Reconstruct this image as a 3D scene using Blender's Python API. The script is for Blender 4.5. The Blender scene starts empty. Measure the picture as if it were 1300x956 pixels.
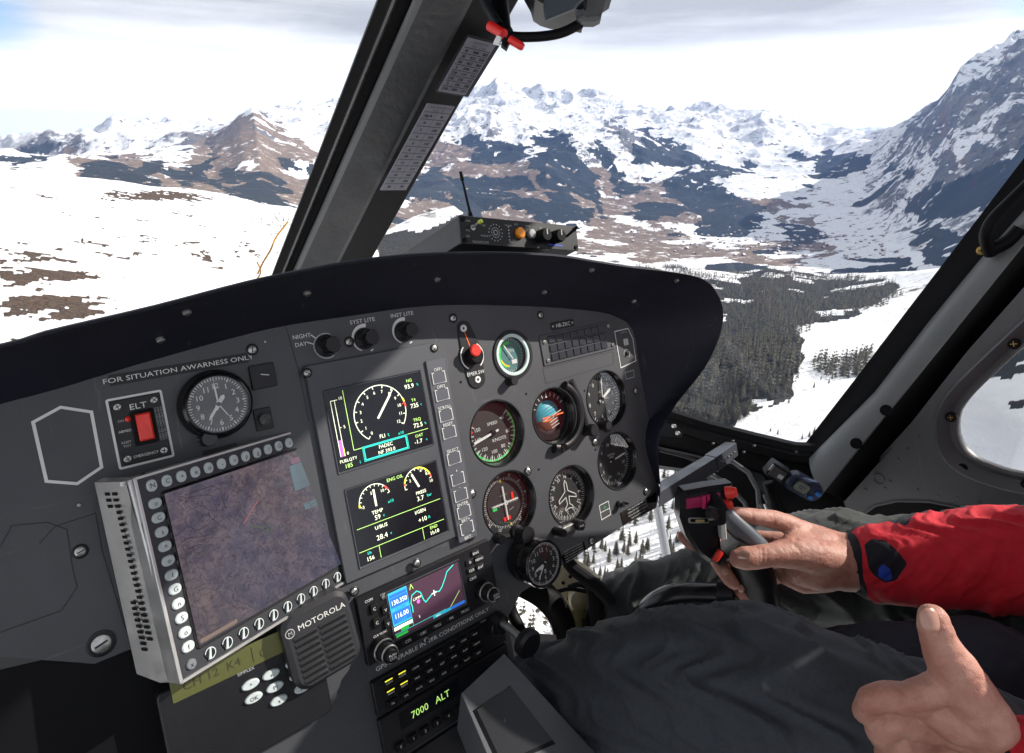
import bpy, bmesh, math, random
import numpy as np
from mathutils import Matrix, Vector, noise as mnoise
random.seed(7); rng = np.random.default_rng(7)
sc = bpy.context.scene
COL = sc.collection
rad = math.radians

# ---------------------------------------------------------------- camera
FPX, PCX, PCY, IW, IH = 760.0, 650.0, 433.0, 1300.0, 956.0
PITCH = rad(18.4)
cam_d = bpy.data.cameras.new('camera'); cam = bpy.data.objects.new('camera', cam_d); COL.objects.link(cam)
cam_d.sensor_fit = 'HORIZONTAL'; cam_d.sensor_width = 36.0; cam_d.lens = 36.0*FPX/IW
cam_d.shift_y = -(IH/2-PCY)/IW
cam_d.clip_start = 0.02; cam_d.clip_end = 120000
cam.rotation_euler = (rad(90)-PITCH, 0, 0)
sc.camera = cam

# ---------------------------------------------------------------- sky, sun, exposure
SUN_AZ, SUN_EL = rad(80), rad(34)            # azimuth from +Y (view direction) towards +X
world = bpy.data.worlds.new('World'); sc.world = world; world.use_nodes = True
nt = world.node_tree; nt.nodes.clear()
def N(t, ty, **kw):
    n = t.nodes.new(ty)
    for k, v in kw.items(): setattr(n, k, v)
    return n
wo = N(nt, 'ShaderNodeOutputWorld'); bg = N(nt, 'ShaderNodeBackground'); bg.inputs[1].default_value = 0.10
sky = N(nt, 'ShaderNodeTexSky', sky_type='NISHITA'); sky.sun_disc = False
sky.sun_elevation = SUN_EL; sky.sun_rotation = SUN_AZ; sky.altitude = 2000
tc = N(nt, 'ShaderNodeTexCoord'); mp = N(nt, 'ShaderNodeMapping'); mp.inputs['Scale'].default_value = (1.0, 1.0, 9.0)
nz = N(nt, 'ShaderNodeTexNoise'); nz.inputs['Scale'].default_value = 1.5; nz.inputs['Detail'].default_value = 7; nz.inputs['Roughness'].default_value = .55
mp2 = N(nt, 'ShaderNodeMapping'); mp2.inputs['Scale'].default_value = (1.2, 1.2, 3.4); mp2.inputs['Location'].default_value = (3.1, .4, .2)
nz2 = N(nt, 'ShaderNodeTexNoise'); nz2.inputs['Scale'].default_value = 1.5; nz2.inputs['Detail'].default_value = 4
cr = N(nt, 'ShaderNodeValToRGB'); cr.color_ramp.elements[0].position = .44; cr.color_ramp.elements[1].position = .72
cr.color_ramp.elements[0].color = (3.5, 3.52, 3.56, 1); cr.color_ramp.elements[1].color = (7.6, 7.6, 7.6, 1)
cov = N(nt, 'ShaderNodeValToRGB'); cov.color_ramp.elements[0].position = .18; cov.color_ramp.elements[1].position = .30
mx = N(nt, 'ShaderNodeMix', data_type='RGBA')
L = nt.links.new
L(tc.outputs['Generated'], mp.inputs[0]); L(mp.outputs[0], nz.inputs['Vector']); L(nz.outputs[0], cr.inputs[0])
L(tc.outputs['Generated'], mp2.inputs[0]); L(mp2.outputs[0], nz2.inputs['Vector']); L(nz2.outputs[0], cov.inputs[0])
# low over the horizon the cloud sheet is bright and closed
sx = N(nt, 'ShaderNodeSeparateXYZ'); L(tc.outputs['Generated'], sx.inputs[0])
mr = N(nt, 'ShaderNodeMapRange'); mr.inputs[1].default_value = .05; mr.inputs[2].default_value = .15; L(sx.outputs[2], mr.inputs[0])
lowmix = N(nt, 'ShaderNodeMix', data_type='RGBA'); lowmix.inputs['A'].default_value = (12.5, 12.5, 12.6, 1)
L(mr.outputs[0], lowmix.inputs['Factor']); L(cr.outputs[0], lowmix.inputs['B'])
# two breaks in the cloud sheet, low to the left and to the right
def vm(op, a, b=None):
    n = N(nt, 'ShaderNodeVectorMath', operation=op); L(a, n.inputs[0])
    if b is not None: n.inputs[1].default_value = b
    return n
def mm_(op, a, b):
    n = N(nt, 'ShaderNodeMath', operation=op)
    for i, v in enumerate((a, b)):
        if isinstance(v, (int, float)): n.inputs[i].default_value = v
        else: L(v, n.inputs[i])
    return n.outputs[0]
d1 = vm('DISTANCE', tc.outputs['Generated'], (-.628, .775, .165)).outputs['Value']; d2 = vm('DISTANCE', tc.outputs['Generated'], (.632, .772, .165)).outputs['Value']
hole_ = mm_('MINIMUM', d1, d2); hole_ = mm_('ADD', hole_, mm_('MULTIPLY', mm_('SUBTRACT', nz.outputs[0], .5), .22))
hr = N(nt, 'ShaderNodeMapRange'); hr.inputs[1].default_value = .03; hr.inputs[2].default_value = .085; L(hole_, hr.inputs[0])
covf = mm_('MULTIPLY', cov.outputs[0], hr.outputs[0])
L(covf, mx.inputs['Factor']); L(sky.outputs[0], mx.inputs['A']); L(lowmix.outputs['Result'], mx.inputs['B'])
L(mx.outputs['Result'], bg.inputs[0]); L(bg.outputs[0], wo.inputs[0])
sun_d = bpy.data.lights.new('sun', 'SUN'); sun_d.energy = 4.0; sun_d.angle = rad(.5); sun_d.color = (1, .94, .86)
sun = bpy.data.objects.new('sun', sun_d); COL.objects.link(sun)
SD = Vector((math.sin(SUN_AZ)*math.cos(SUN_EL), math.cos(SUN_AZ)*math.cos(SUN_EL), math.sin(SUN_EL)))
sun.rotation_euler = SD.to_track_quat('Z', 'Y').to_euler()
sc.view_settings.view_transform = 'Standard'; sc.view_settings.look = 'None'
sc.view_settings.exposure = 0.95; sc.view_settings.gamma = 1; sc.view_settings.use_curve_mapping = False

# ---------------------------------------------------------------- frames of reference
CW = Matrix(((1, 0, 0), (0, -math.sin(PITCH), math.cos(PITCH)), (0, -math.cos(PITCH), -math.sin(PITCH))))  # camera(x right,y down,z fwd)->world
PR = Matrix(((0.774512, 0.178756, -0.606776), (-0.159232, 0.983447, 0.086473), (0.612190, 0.029644, 0.790155)))
PT = Vector((54.759, -4.572, 770.55))
FL = Matrix(((1, 0, 0), (0, -1, 0), (0, 0, -1)))
_r = (CW @ PR @ FL).to_4x4(); _t = CW @ PT
MP = Matrix.Translation(_t/1000.0) @ _r @ Matrix.Scale(.001, 4)        # instrument panel frame, mm: x right, y up, z towards the seats
MC = CW.to_4x4() @ Matrix.Scale(.001, 4)                                # seat-eye frame, mm: x right, y down, z forward
PRi = (PR @ FL).inverted(); CAMP = PRi @ (-PT)
def q(px, py, z=0.0):
    """point of the panel frame plane z seen towards photo direction px,py"""
    d = PRi @ Vector(((px-PCX)/FPX, (py-PCY)/FPX, 1.0)); s = (z-CAMP.z)/d.z
    p = CAMP + d*s
    return (p.x, p.y)
def q3(px, py, z=0.0):
    a = q(px, py, z); return Vector((a[0], a[1], z))
def c3(px, py, d):
    """point (seat-eye frame, mm) at forward distance d"""
    return Vector(((px-PCX)/FPX*d, (py-PCY)/FPX*d, d))
def c2p(v): return PRi @ (v - PT)
def u3(px, py, u):
    """point on the cabin side plane x=u of the panel frame"""
    d = PRi @ Vector(((px-PCX)/FPX, (py-PCY)/FPX, 1.0)); s = (u-CAMP.x)/d.x
    return CAMP + d*s
def cp(px, py, d): return c2p(c3(px, py, d))

# ---------------------------------------------------------------- materials
MATS = {}
def mat(name, col, rough=.6, metal=0.0, var=.0, scale=40.0, bump=0.0, bscale=300.0, emit=0.0, spec=.5, col2=None, coat=0.0, rvar=0.0, wear=0.0):
    if name in MATS: return MATS[name]
    m = bpy.data.materials.new(name); m.use_nodes = True; t = m.node_tree; b = t.nodes['Principled BSDF']
    b.inputs['Base Color'].default_value = (*col, 1); b.inputs['Roughness'].default_value = rough; b.inputs['Metallic'].default_value = metal
    b.inputs['Specular IOR Level'].default_value = spec; b.inputs['Coat Weight'].default_value = coat
    g = N(t, 'ShaderNodeTexCoord')
    if var > 0 or col2:
        n = N(t, 'ShaderNodeTexNoise'); n.inputs['Scale'].default_value = scale; n.inputs['Detail'].default_value = 6; n.inputs['Roughness'].default_value = .62
        t.links.new(g.outputs['Object'], n.inputs['Vector'])
        r = N(t, 'ShaderNodeValToRGB'); r.color_ramp.elements[0].position = .3; r.color_ramp.elements[1].position = .7
        c2 = col2 or tuple(c*(1+var) for c in col); c1 = col if col2 else tuple(c*(1-var) for c in col)
        r.color_ramp.elements[0].color = (*c1, 1); r.color_ramp.elements[1].color = (*c2, 1)
        t.links.new(n.outputs[0], r.inputs[0]); t.links.new(r.outputs[0], b.inputs['Base Color'])
    if wear > 0 and b.inputs['Base Color'].links:
        src = b.inputs['Base Color'].links[0].from_socket; acc = src
        for sc_, p0, st in ((230, .66, (1, 1, 1)), (34, .63, (1, .12, 1)), (26, .64, (.1, 1, .4))):
            mpn = N(t, 'ShaderNodeMapping'); mpn.inputs['Scale'].default_value = st; mpn.inputs['Rotation'].default_value = (.3, .5, .7*sc_); t.links.new(g.outputs['Object'], mpn.inputs[0])
            n = N(t, 'ShaderNodeTexNoise'); n.inputs['Scale'].default_value = sc_*3; n.inputs['Detail'].default_value = 5; n.inputs['Roughness'].default_value = .7; t.links.new(mpn.outputs[0], n.inputs['Vector'])
            r = N(t, 'ShaderNodeMapRange'); r.inputs[1].default_value = p0; r.inputs[2].default_value = p0+.08; r.inputs[4].default_value = wear; t.links.new(n.outputs[0], r.inputs[0])
            m2 = N(t, 'ShaderNodeMix', data_type='RGBA'); t.links.new(r.outputs[0], m2.inputs['Factor']); t.links.new(acc, m2.inputs['A']); m2.inputs['B'].default_value = (.16, .155, .15, 1); acc = m2.outputs['Result']
        t.links.new(acc, b.inputs['Base Color'])
    if rvar > 0:
        n = N(t, 'ShaderNodeTexNoise'); n.inputs['Scale'].default_value = scale*.7; n.inputs['Detail'].default_value = 5
        t.links.new(g.outputs['Object'], n.inputs['Vector'])
        r = N(t, 'ShaderNodeMapRange'); r.inputs[1].default_value = .3; r.inputs[2].default_value = .7; r.inputs[3].default_value = max(rough-rvar, .03); r.inputs[4].default_value = rough+rvar
        t.links.new(n.outputs[0], r.inputs[0]); t.links.new(r.outputs[0], b.inputs['Roughness'])
    if bump > 0:
        n = N(t, 'ShaderNodeTexNoise'); n.inputs['Scale'].default_value = bscale; n.inputs['Detail'].default_value = 4
        t.links.new(g.outputs['Object'], n.inputs['Vector'])
        bp = N(t, 'ShaderNodeBump'); bp.inputs['Strength'].default_value = bump; bp.inputs['Distance'].default_value = .001
        t.links.new(n.outputs[0], bp.inputs['Height']); t.links.new(bp.outputs[0], b.inputs['Normal'])
    if emit > 0:
        b.inputs['Emission Color'].default_value = (*col, 1); b.inputs['Emission Strength'].default_value = emit
    MATS[name] = m; return m
def glass_mat(name, tint=(1, 1, 1), refl=1.0, rough=.0):
    if name in MATS: return MATS[name]
    m = bpy.data.materials.new(name); m.use_nodes = True; t = m.node_tree; t.nodes.clear()
    o = N(t, 'ShaderNodeOutputMaterial'); a = N(t, 'ShaderNodeBsdfTransparent'); a.inputs[0].default_value = (*tint, 1)
    g = N(t, 'ShaderNodeBsdfGlossy'); g.inputs['Roughness'].default_value = rough
    ge = N(t, 'ShaderNodeNewGeometry'); dt = N(t, 'ShaderNodeVectorMath', operation='DOT_PRODUCT'); t.links.new(ge.outputs['Normal'], dt.inputs[0]); t.links.new(ge.outputs['Incoming'], dt.inputs[1])
    def mth_(op, a_, b_=None):
        n = N(t, 'ShaderNodeMath', operation=op)
        for i, v in enumerate((a_, b_)):
            if v is None: continue
            if isinstance(v, (int, float)): n.inputs[i].default_value = v
            else: t.links.new(v, n.inputs[i])
        return n.outputs[0]
    k5 = mth_('POWER', mth_('SUBTRACT', 1.0, mth_('ABSOLUTE', dt.outputs['Value'])), 5.0)
    fr = mth_('MULTIPLY', mth_('ADD', .04, mth_('MULTIPLY', .96, k5)), refl); fr = mth_('MINIMUM', fr, 1.0)
    ms = N(t, 'ShaderNodeMixShader')
    t.links.new(fr, ms.inputs[0]); t.links.new(a.outputs[0], ms.inputs[1]); t.links.new(g.outputs[0], ms.inputs[2]); t.links.new(ms.outputs[0], o.inputs[0])
    MATS[name] = m; return m
PANEL = mat('panel_grey_paint', (.050, .052, .058), .45, wear=.35, spec=.4, var=.10, scale=9, bump=.25, bscale=1500, rvar=.08)
PLATE = mat('lighter_grey_plate', (.057, .060, .068), .45, wear=.3, spec=.4, var=.08, scale=20, bump=.2, bscale=1500, rvar=.06)
COWL = mat('cowl_dark_paint', (.010, .011, .019), .6, wear=.16, spec=.22, var=.25, scale=5, bump=.3, bscale=900, rvar=.1)
BLACK = mat('black_plastic', (.007, .007, .009), .42, spec=.35, var=.15, scale=30, bump=.15, bscale=900)
GLOSSB = mat('gloss_black', (.006, .006, .007), .18, var=.1, scale=30)
RUBBER = mat('black_rubber', (.005, .005, .006), .75, spec=.2, var=.2, scale=60, bump=.3, bscale=500)
DIAL = mat('dial_black', (.009, .009, .010), .6)
INK = mat('white_ink', (.62, .62, .60), .6)
INKD = mat('worn_white_ink', (.36, .37, .37), .6, var=.3, scale=900)
STEEL = mat('worn_steel', (.42, .42, .40), .35, metal=.9, var=.2, scale=200, rvar=.12)
ALU = mat('brushed_aluminium', (.50, .50, .49), .38, metal=.75, var=.08, scale=60, rvar=.1)
PALE = mat('pale_button', (.45, .50, .50), .45, var=.1, scale=300)
RED = mat('red_switch', (.72, .03, .018), .35, var=.08, scale=60)
ORANGE = mat('orange_mark', (.8, .13, .02), .5)
YELLOW = mat('yellow_mark', (.75, .6, .02), .5)
GREEN = mat('green_mark', (.03, .55, .10), .5)
SCR = mat('screen_black', (.004, .005, .008), .22, spec=.5)
def em(name, c, e=.55): return mat(name, c, .5, emit=e)
E_W = em('screen_white', (.80, .85, .62), .55); E_G = em('screen_green', (.45, .75, .18), .5); E_C = em('screen_cyan', (.02, .62, .50), .5)
E_Y = em('screen_yellow', (.85, .8, .05), .5); E_R = em('screen_red', (.9, .05, .04), .5); E_M = em('screen_magenta', (.55, .10, .55), .5)
GLASS = glass_mat('instrument_glass', refl=2.6)

# ---------------------------------------------------------------- mesh builder
_txt = {}
def text2d(s):
    if s in _txt: return _txt[s]
    cu = bpy.data.curves.new('tmp', 'FONT'); cu.body = s; cu.size = 1; cu.resolution_u = 2
    o = bpy.data.objects.new('tmp', cu); COL.objects.link(o)
    dg = bpy.context.evaluated_depsgraph_get(); me = bpy.data.meshes.new_from_object(o.evaluated_get(dg))
    vs = [(v.co.x, v.co.y) for v in me.vertices]; fs = [tuple(p.vertices) for p in me.polygons]
    bpy.data.objects.remove(o); bpy.data.curves.remove(cu); bpy.data.meshes.remove(me)
    w = max((v[0] for v in vs), default=0)
    _txt[s] = (vs, fs, w); return _txt[s]
def rrect(cx, cy, w, h, r=0.0, n=4):
    if r <= 0: return [(cx-w/2, cy-h/2), (cx+w/2, cy-h/2), (cx+w/2, cy+h/2), (cx-w/2, cy+h/2)]
    out = []
    for (sx_, sy_, a0) in ((1, -1, -90), (1, 1, 0), (-1, 1, 90), (-1, -1, 180)):
        for i in range(n+1):
            a = rad(a0+90*i/n); out.append((cx+sx_*(w/2-r)+r*math.cos(a), cy+sy_*(h/2-r)+r*math.sin(a)))
    return out
def circ(cx, cy, r, n=40, a0=0, a1=360):
    full = abs(a1-a0) >= 360
    return [(cx+r*math.cos(rad(a0+(a1-a0)*i/(n if full else n-1))), cy+r*math.sin(rad(a0+(a1-a0)*i/(n if full else n-1)))) for i in range(n)]
def ccw(p):
    a = sum(p[i][0]*p[(i+1) % len(p)][1]-p[(i+1) % len(p)][0]*p[i][1] for i in range(len(p)))
    return list(p) if a > 0 else list(p)[::-1]
def inset(p, d):
    p = ccw(p); n = len(p); out = []
    for i in range(n):
        a, b, c = Vector(p[i-1]), Vector(p[i]), Vector(p[(i+1) % n])
        e1 = (b-a).normalized() if (b-a).length > 1e-9 else Vector((1, 0)); e2 = (c-b).normalized() if (c-b).length > 1e-9 else e1
        n1 = Vector((-e1.y, e1.x)); n2 = Vector((-e2.y, e2.x)); m = n1+n2
        m = m/max(m.length_squared, .5)*2*.5*2 if False else m*(1/max(.35, (1+n1.dot(n2))))
        out.append((b.x+m.x*d, b.y+m.y*d))
    return out
class MB:
    def __init__(s, F=MP): s.v = []; s.f = []; s.m = []; s.mats = []; s.F = F; s.X = Matrix.Identity(4); s.soft = True
    def mi(s, m):
        if m not in s.mats: s.mats.append(m)
        return s.mats.index(m)
    def add(s, vs, fs, m):
        b = len(s.v); k = s.mi(m); s.v += [s.X @ Vector(v) for v in vs]; s.f += [tuple(i+b for i in f) for f in fs]; s.m += [k]*len(fs); return s
    def poly(s, pts, z, m): return s.add([(x, y, z) for x, y in pts], [tuple(range(len(pts)))], m)
    def prism(s, pts, z0, z1, m, ch=0.0, mside=None, bottom=True):
        pts = ccw(pts); n = len(pts); vs = [(x, y, z0) for x, y in pts]; top = pts; rows = [0]
        if ch > 0: vs += [(x, y, z1-ch) for x, y in pts]; rows.append(n); top = inset(pts, ch)
        k = len(vs); vs += [(x, y, z1) for x, y in top]; rows.append(k)
        side = [(rows[j]+i, rows[j]+(i+1) % n, rows[j+1]+(i+1) % n, rows[j+1]+i) for j in range(len(rows)-1) for i in range(n)]
        if mside: s.add(vs, side, mside); s.add(vs[k:], [tuple(range(n))], m)
        else: s.add(vs, side+[tuple(range(k, k+n))]+([tuple(range(n-1, -1, -1))] if bottom else []), m)
        return s
    def box(s, x0, x1, y0, y1, z0, z1, m, ch=0.0): return s.prism([(x0, y0), (x1, y0), (x1, y1), (x0, y1)], z0, z1, m, ch)
    def lathe(s, cx, cy, prof, m, n=40, flute=0.0, nf=0, cap0=True):
        vs = []; fs = []; k = len(prof)
        for i in range(n):
            a = 2*math.pi*i/n; g = 1-flute*(.5+.5*math.cos(nf*a)) if nf else 1
            for (r, z) in prof: vs.append((cx+r*g*math.cos(a), cy+r*g*math.sin(a), z))
        for i in range(n):
            for j in range(k-1):
                a, b = i*k+j, ((i+1) % n)*k+j; fs.append((a, b, b+1, a+1))
        if prof[-1][0] > 1e-6: fs.append(tuple(i*k+k-1 for i in range(n)))
        if cap0 and prof[0][0] > 1e-6: fs.append(tuple(i*k for i in range(n-1, -1, -1)))
        return s.add(vs, fs, m)
    def ring(s, cx, cy, r0, r1, z0, z1, m, n=56, ch=0.4):
        prof = [(r0, z0), (r1, z0), (r1, z1-ch), (r1-ch, z1), (r0+ch, z1), (r0, z1-ch), (r0, z0)]
        vs = []; fs = []; k = len(prof)
        for i in range(n):
            a = 2*math.pi*i/n
            for (r, z) in prof: vs.append((cx+r*math.cos(a), cy+r*math.sin(a), z))
        for i in range(n):
            for j in range(k-1):
                a, b = i*k+j, ((i+1) % n)*k+j; fs.append((a, b, b+1, a+1))
        return s.add(vs, fs, m)
    def stroke(s, pts, w, z, m, closed=False):
        n = len(pts); P = [Vector(p[:2]) for p in pts]; Lf = []; Rt = []
        for i in range(n):
            if closed: a, c = P[i-1], P[(i+1) % n]
            else: a, c = P[max(i-1, 0)], P[min(i+1, n-1)]
            e1 = (P[i]-a); e2 = (c-P[i]); e1 = e1.normalized() if e1.length > 1e-9 else e2.normalized(); e2 = e2.normalized() if e2.length > 1e-9 else e1
            t = (e1+e2); t = t.normalized() if t.length > 1e-6 else e1
            nn = Vector((-t.y, t.x)); k = w/2/max(.4, nn.dot(Vector((-e1.y, e1.x))))
            Lf.append(P[i]+nn*k); Rt.append(P[i]-nn*k)
        vs = [(p.x, p.y, z) for p in Lf]+[(p.x, p.y, z) for p in Rt]
        rg = range(n) if closed else range(n-1)
        return s.add(vs, [(i, n+i, n+(i+1) % n, (i+1) % n) for i in rg], m)
    def line(s, x0, y0, x1, y1, w, z, m): return s.stroke([(x0, y0), (x1, y1)], w, z, m)
    def arc(s, cx, cy, r, a0, a1, w, z, m, n=40): return s.stroke(circ(cx, cy, r, n, a0, a1) if abs(a1-a0) < 360 else circ(cx, cy, r, n), w, z, m, abs(a1-a0) >= 360)
    def ticks(s, cx, cy, r0, r1, a0, a1, n, w, z, m, skip=None):
        for i in range(n):
            if skip and i % skip == 0: continue
            a = rad(a0+(a1-a0)*i/max(1, n-1)); s.line(cx+r0*math.cos(a), cy+r0*math.sin(a), cx+r1*math.cos(a), cy+r1*math.sin(a), w, z, m)
        return s
    def text(s, t, x, y, size, z, m, rot=0.0, al=.5, wide=1.0):
        vs, fs, w = text2d(t); c, n = math.cos(rad(rot)), math.sin(rad(rot)); k = size/.70; o = []
        for (a, b) in vs:
            a = (a-w*al)*k*wide; b = (b-.35)*k; o.append((x+a*c-b*n, y+a*n+b*c, z))
        return s.add(o, fs, m)
    def tube(s, path, radii, m, n=14, caps=True, ell=None):
        P = [Vector(p) for p in path]; vs = []; fs = []; up = None
        if not hasattr(radii, '__len__'): radii = [radii]*len(P)
        for i, p in enumerate(P):
            t = (P[min(i+1, len(P)-1)]-P[max(i-1, 0)]).normalized()
            if up is None:
                up = t.orthogonal().normalized() if ell is None else (Vector(ell)-t*Vector(ell).dot(t)).normalized()
            up = (up-t*up.dot(t)).normalized(); b = t.cross(up)
            r = radii[i]; ra, rb = r if hasattr(r, '__len__') else (r, r)
            for j in range(n):
                a = 2*math.pi*j/n; vs.append(p+up*(ra*math.cos(a))+b*(rb*math.sin(a)))
        for i in range(len(P)-1):
            for j in range(n): fs.append((i*n+j, i*n+(j+1) % n, (i+1)*n+(j+1) % n, (i+1)*n+j))
        if caps: fs.append(tuple(range(n-1, -1, -1))); fs.append(tuple(range((len(P)-1)*n, len(P)*n)))
        return s.add(vs, fs, m)
    def hexa(s, a, b, m):
        """solid between quad a and quad b (4 points each, same order)"""
        return s.add(list(a)+list(b), [(0, 1, 2, 3), (7, 6, 5, 4)]+[(i, 4+i, 4+(i+1) % 4, (i+1) % 4) for i in range(4)], m)
    def build(s, name, parent=None, angle=35, bevel=0.0):
        me = bpy.data.meshes.new(name); o = bpy.data.objects.new(name, me); COL.objects.link(o)
        A = s.F
        if parent is not None: A = WM[parent.name].inverted() @ s.F; o.parent = parent; WM[o.name] = WM[parent.name].copy()
        else: WM[o.name] = Matrix.Identity(4)
        me.from_pydata([A @ v for v in s.v], [], s.f)
        for m in s.mats: me.materials.append(m)
        me.polygons.foreach_set('material_index', s.m)
        me.polygons.foreach_set('use_smooth', [True]*len(s.f)); me.update()
        bm = bmesh.new(); bm.from_mesh(me); bmesh.ops.recalc_face_normals(bm, faces=bm.faces); bm.to_mesh(me); bm.free()
        me.set_sharp_from_angle(angle=rad(angle))
        if bevel > 0:
            md = o.modifiers.new('edge', 'BEVEL'); md.width = bevel/1000; md.segments = 2; md.limit_method = 'ANGLE'; md.angle_limit = rad(40); md.harden_normals = True
        return o
WM = {}
def thing(name, label, cat, loc=(0, 0, 0), F=MP, group=None, rot=None):
    o = bpy.data.objects.new(name, None); COL.objects.link(o); o.empty_display_size = .05
    p = F @ Vector(loc); M = F.to_3x3().normalized().to_4x4() if rot is None else rot; M = Matrix.Translation(p) @ M
    o.matrix_world = M; WM[o.name] = M.copy()
    tag(o, label, cat, group); return o
def tag(o, label=None, cat=None, group=None, kind=None):
    if label: o['label'] = label
    if cat: o['category'] = cat
    if group: o['group'] = group
    if kind: o['kind'] = kind
    return o
def fillmesh(name, loops, z0, z1, m, parent, bev=.5, F=MP):
    """flat sheet with holes: first loop outside, the others are openings"""
    cu = bpy.data.curves.new('tmp', 'CURVE'); cu.dimensions = '2D'; cu.fill_mode = 'BOTH'; cu.extrude = (z1-z0)/2-bev; cu.bevel_depth = bev; cu.bevel_resolution = 1; cu.offset = -bev
    for lp in loops:
        sp = cu.splines.new('POLY'); sp.points.add(len(lp)-1); sp.use_cyclic_u = True
        for i, (x, y) in enumerate(lp): sp.points[i].co = (x, y, 0, 1)
    o = bpy.data.objects.new('tmp', cu); COL.objects.link(o)
    me = bpy.data.meshes.new_from_object(o.evaluated_get(bpy.context.evaluated_depsgraph_get()))
    b = MB(F); b.add([(v.co.x, v.co.y, v.co.z+(z0+z1)/2) for v in me.vertices], [tuple(p.vertices) for p in me.polygons], m)
    bpy.data.objects.remove(o); bpy.data.curves.remove(cu); bpy.data.meshes.remove(me)
    return b.build(name, parent)
# ================================================================ INSTRUMENT PANEL
panel = thing('instrument_panel', 'dark grey instrument panel under a curved black cowl, full of round gauges and screens', 'instrument panel', (-170, -260, 0))
INNER = [(0, 513), (75, 493), (194, 457), (340, 418), (432, 403), (525, 390), (594, 387), (698, 390), (760, 396), (779, 401), (798, 411), (807, 430), (811, 462), (821, 518), (832, 589), (838, 622)]
LIP = [(0, 443, 90), (60, 425, 90), (194, 393, 90), (345, 354, 90), (480, 330, 90), (594, 323, 90), (698, 325, 90), (760, 334, 90), (800, 340, 90), (860, 347, 90), (894, 356, 88), (910, 374, 84), (917, 398, 80), (912, 427, 72), (897, 461, 62), (876, 490, 50), (853, 520, 36), (836, 561, 22), (836, 594, 12), (838, 616, 5)]
inner = [q(*p) for p in INNER]; inner = [(-840, inner[0][1]-62), (-700, inner[0][1]-26), (-620, inner[0][1]-10)] + inner
lip = [Vector((*q(a, b, z), z)) for a, b, z in LIP]; lip = [Vector((-860, lip[0].y-60, 90)), Vector((-740, lip[0].y-36, 90)), Vector((-620, lip[0].y-10, 90))] + lip
def resample(P, n):
    P = [Vector(p) for p in P]; d = [0]
    for a, b in zip(P, P[1:]): d.append(d[-1]+(b-a).length)
    out = []
    for i in range(n):
        s = d[-1]*i/(n-1); k = 0
        while k < len(d)-2 and d[k+1] < s: k += 1
        f = (s-d[k])/max(1e-9, d[k+1]-d[k])
        p0 = P[max(k-1, 0)]; p1 = P[k]; p2 = P[k+1]; p3 = P[min(k+2, len(P)-1)]
        out.append(.5*((2*p1)+(p2-p0)*f+(2*p0-5*p1+4*p2-p3)*f*f+(3*p1-p0-3*p2+p3)*f**3))
    return out
bl1 = q(120, 843); bl0 = q(0, 834)
right_lo = [q(833, 645), q(791, 668), q(726, 710), q(662, 752)]
PX0, PX1 = -478, -148
outline = [(v.x, v.y) for v in resample([Vector((*p, 0)) for p in inner], 70)] + right_lo + [(PX1, -305), (PX1, -450), (PX0, -450), (PX0, bl1[1]), bl1, bl0, (-700, bl0[1]+20), (-840, bl0[1]+60)]
GA = {'airspeed_indicator': (-114, -96, 38.5), 'course_indicator': (-115, -181, 38.5), 'radio_compass': (-18, -203, 38.5), 'vertical_speed_indicator': (75, -184, 38.5), 'altimeter': (75, -97, 38.5), 'oil_gauge': (-71.5, -9.8, 26), 'attitude_indicator': (-22, -97, 36)}
fillmesh('panel_face', [outline]+[circ(a, b, r, 72) for a, b, r in GA.values()], -3, 0, PANEL, panel, .35)
# cowl: inside surface from the panel edge to the lip, rolled edge, then the outer skin running forward
ns = 90
A_ = resample([Vector((*p, 0)) for p in inner], ns); B_ = resample(lip, ns)
rows = []
for a, b in zip(A_, B_):
    n = Vector((b.x-a.x, b.y-a.y, 0)); n = n.normalized() if n.length > 1 else Vector((1, 0, 0))
    r = [a+(b-a)*t + n*(9*math.sin(math.pi*t)) for t in (0, .15, .3, .5, .7, .85, .96)]
    up = Vector((0, 1, 0)) if b.x < 120 else n
    r += [b+Vector((0, 0, 1.2)), b+up*1.8+Vector((0, 0, 1.0)), b+up*3.2+Vector((0, 0, -1.5)), b+up*3.5+Vector((0, 0, -6))]
    r += [b+up*3+Vector((0, -2, -40)), b+Vector((0, -10, -110)) - n*4, b+Vector((0, -30, -220))-n*16, b+Vector((0, -60, -330))-n*40]
    rows.append(r)
mb = MB(); k = len(rows[0])
mb.add([v for r in rows for v in r], [(i*k+j, (i+1)*k+j, (i+1)*k+j+1, i*k+j+1) for i in range(ns-1) for j in range(k-1)], COWL)
cowl = mb.build('cowl', panel, angle=50)
def screw(px, py, z=0.0, r=3.6, parent=None, m=None, xy=None, quarter=False):
    x, y = xy or q(px, py, z); b = MB(); m = m or STEEL
    if quarter: b.lathe(x, y, [(r*1.5, z), (r*1.5, z+.6), (r*1.25, z+1.0), (r*1.2, z+.5), (0, z+.5)], BLACK, 24)
    b.lathe(x, y, [(r, z+.3), (r, z+1.2), (r*.8, z+1.7), (0, z+1.9)], m, 20)
    a = random.random()*180
    for d in (0, 90) if not quarter else (0,):
        c, s = math.cos(rad(a+d)), math.sin(rad(a+d)); b.line(x-c*r*.7, y-s*r*.7, x+c*r*.7, y+s*r*.7, r*.24, z+1.98, BLACK)
    return b.build('screw', parent or panel)
for p in [(443, 434), (575, 404), (686, 400), (599, 627), (670, 598), (751, 686.5), (820, 624), (807, 496.5), (755, 561), (320, 444), (101.7, 700)]: screw(*p, z=.2, quarter=True)
screw(128.5, 817, .2, 6.5, quarter=True)
for p in [(100, 641), (336, 434)]: screw(*p, z=.2, r=1.3)
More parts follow.
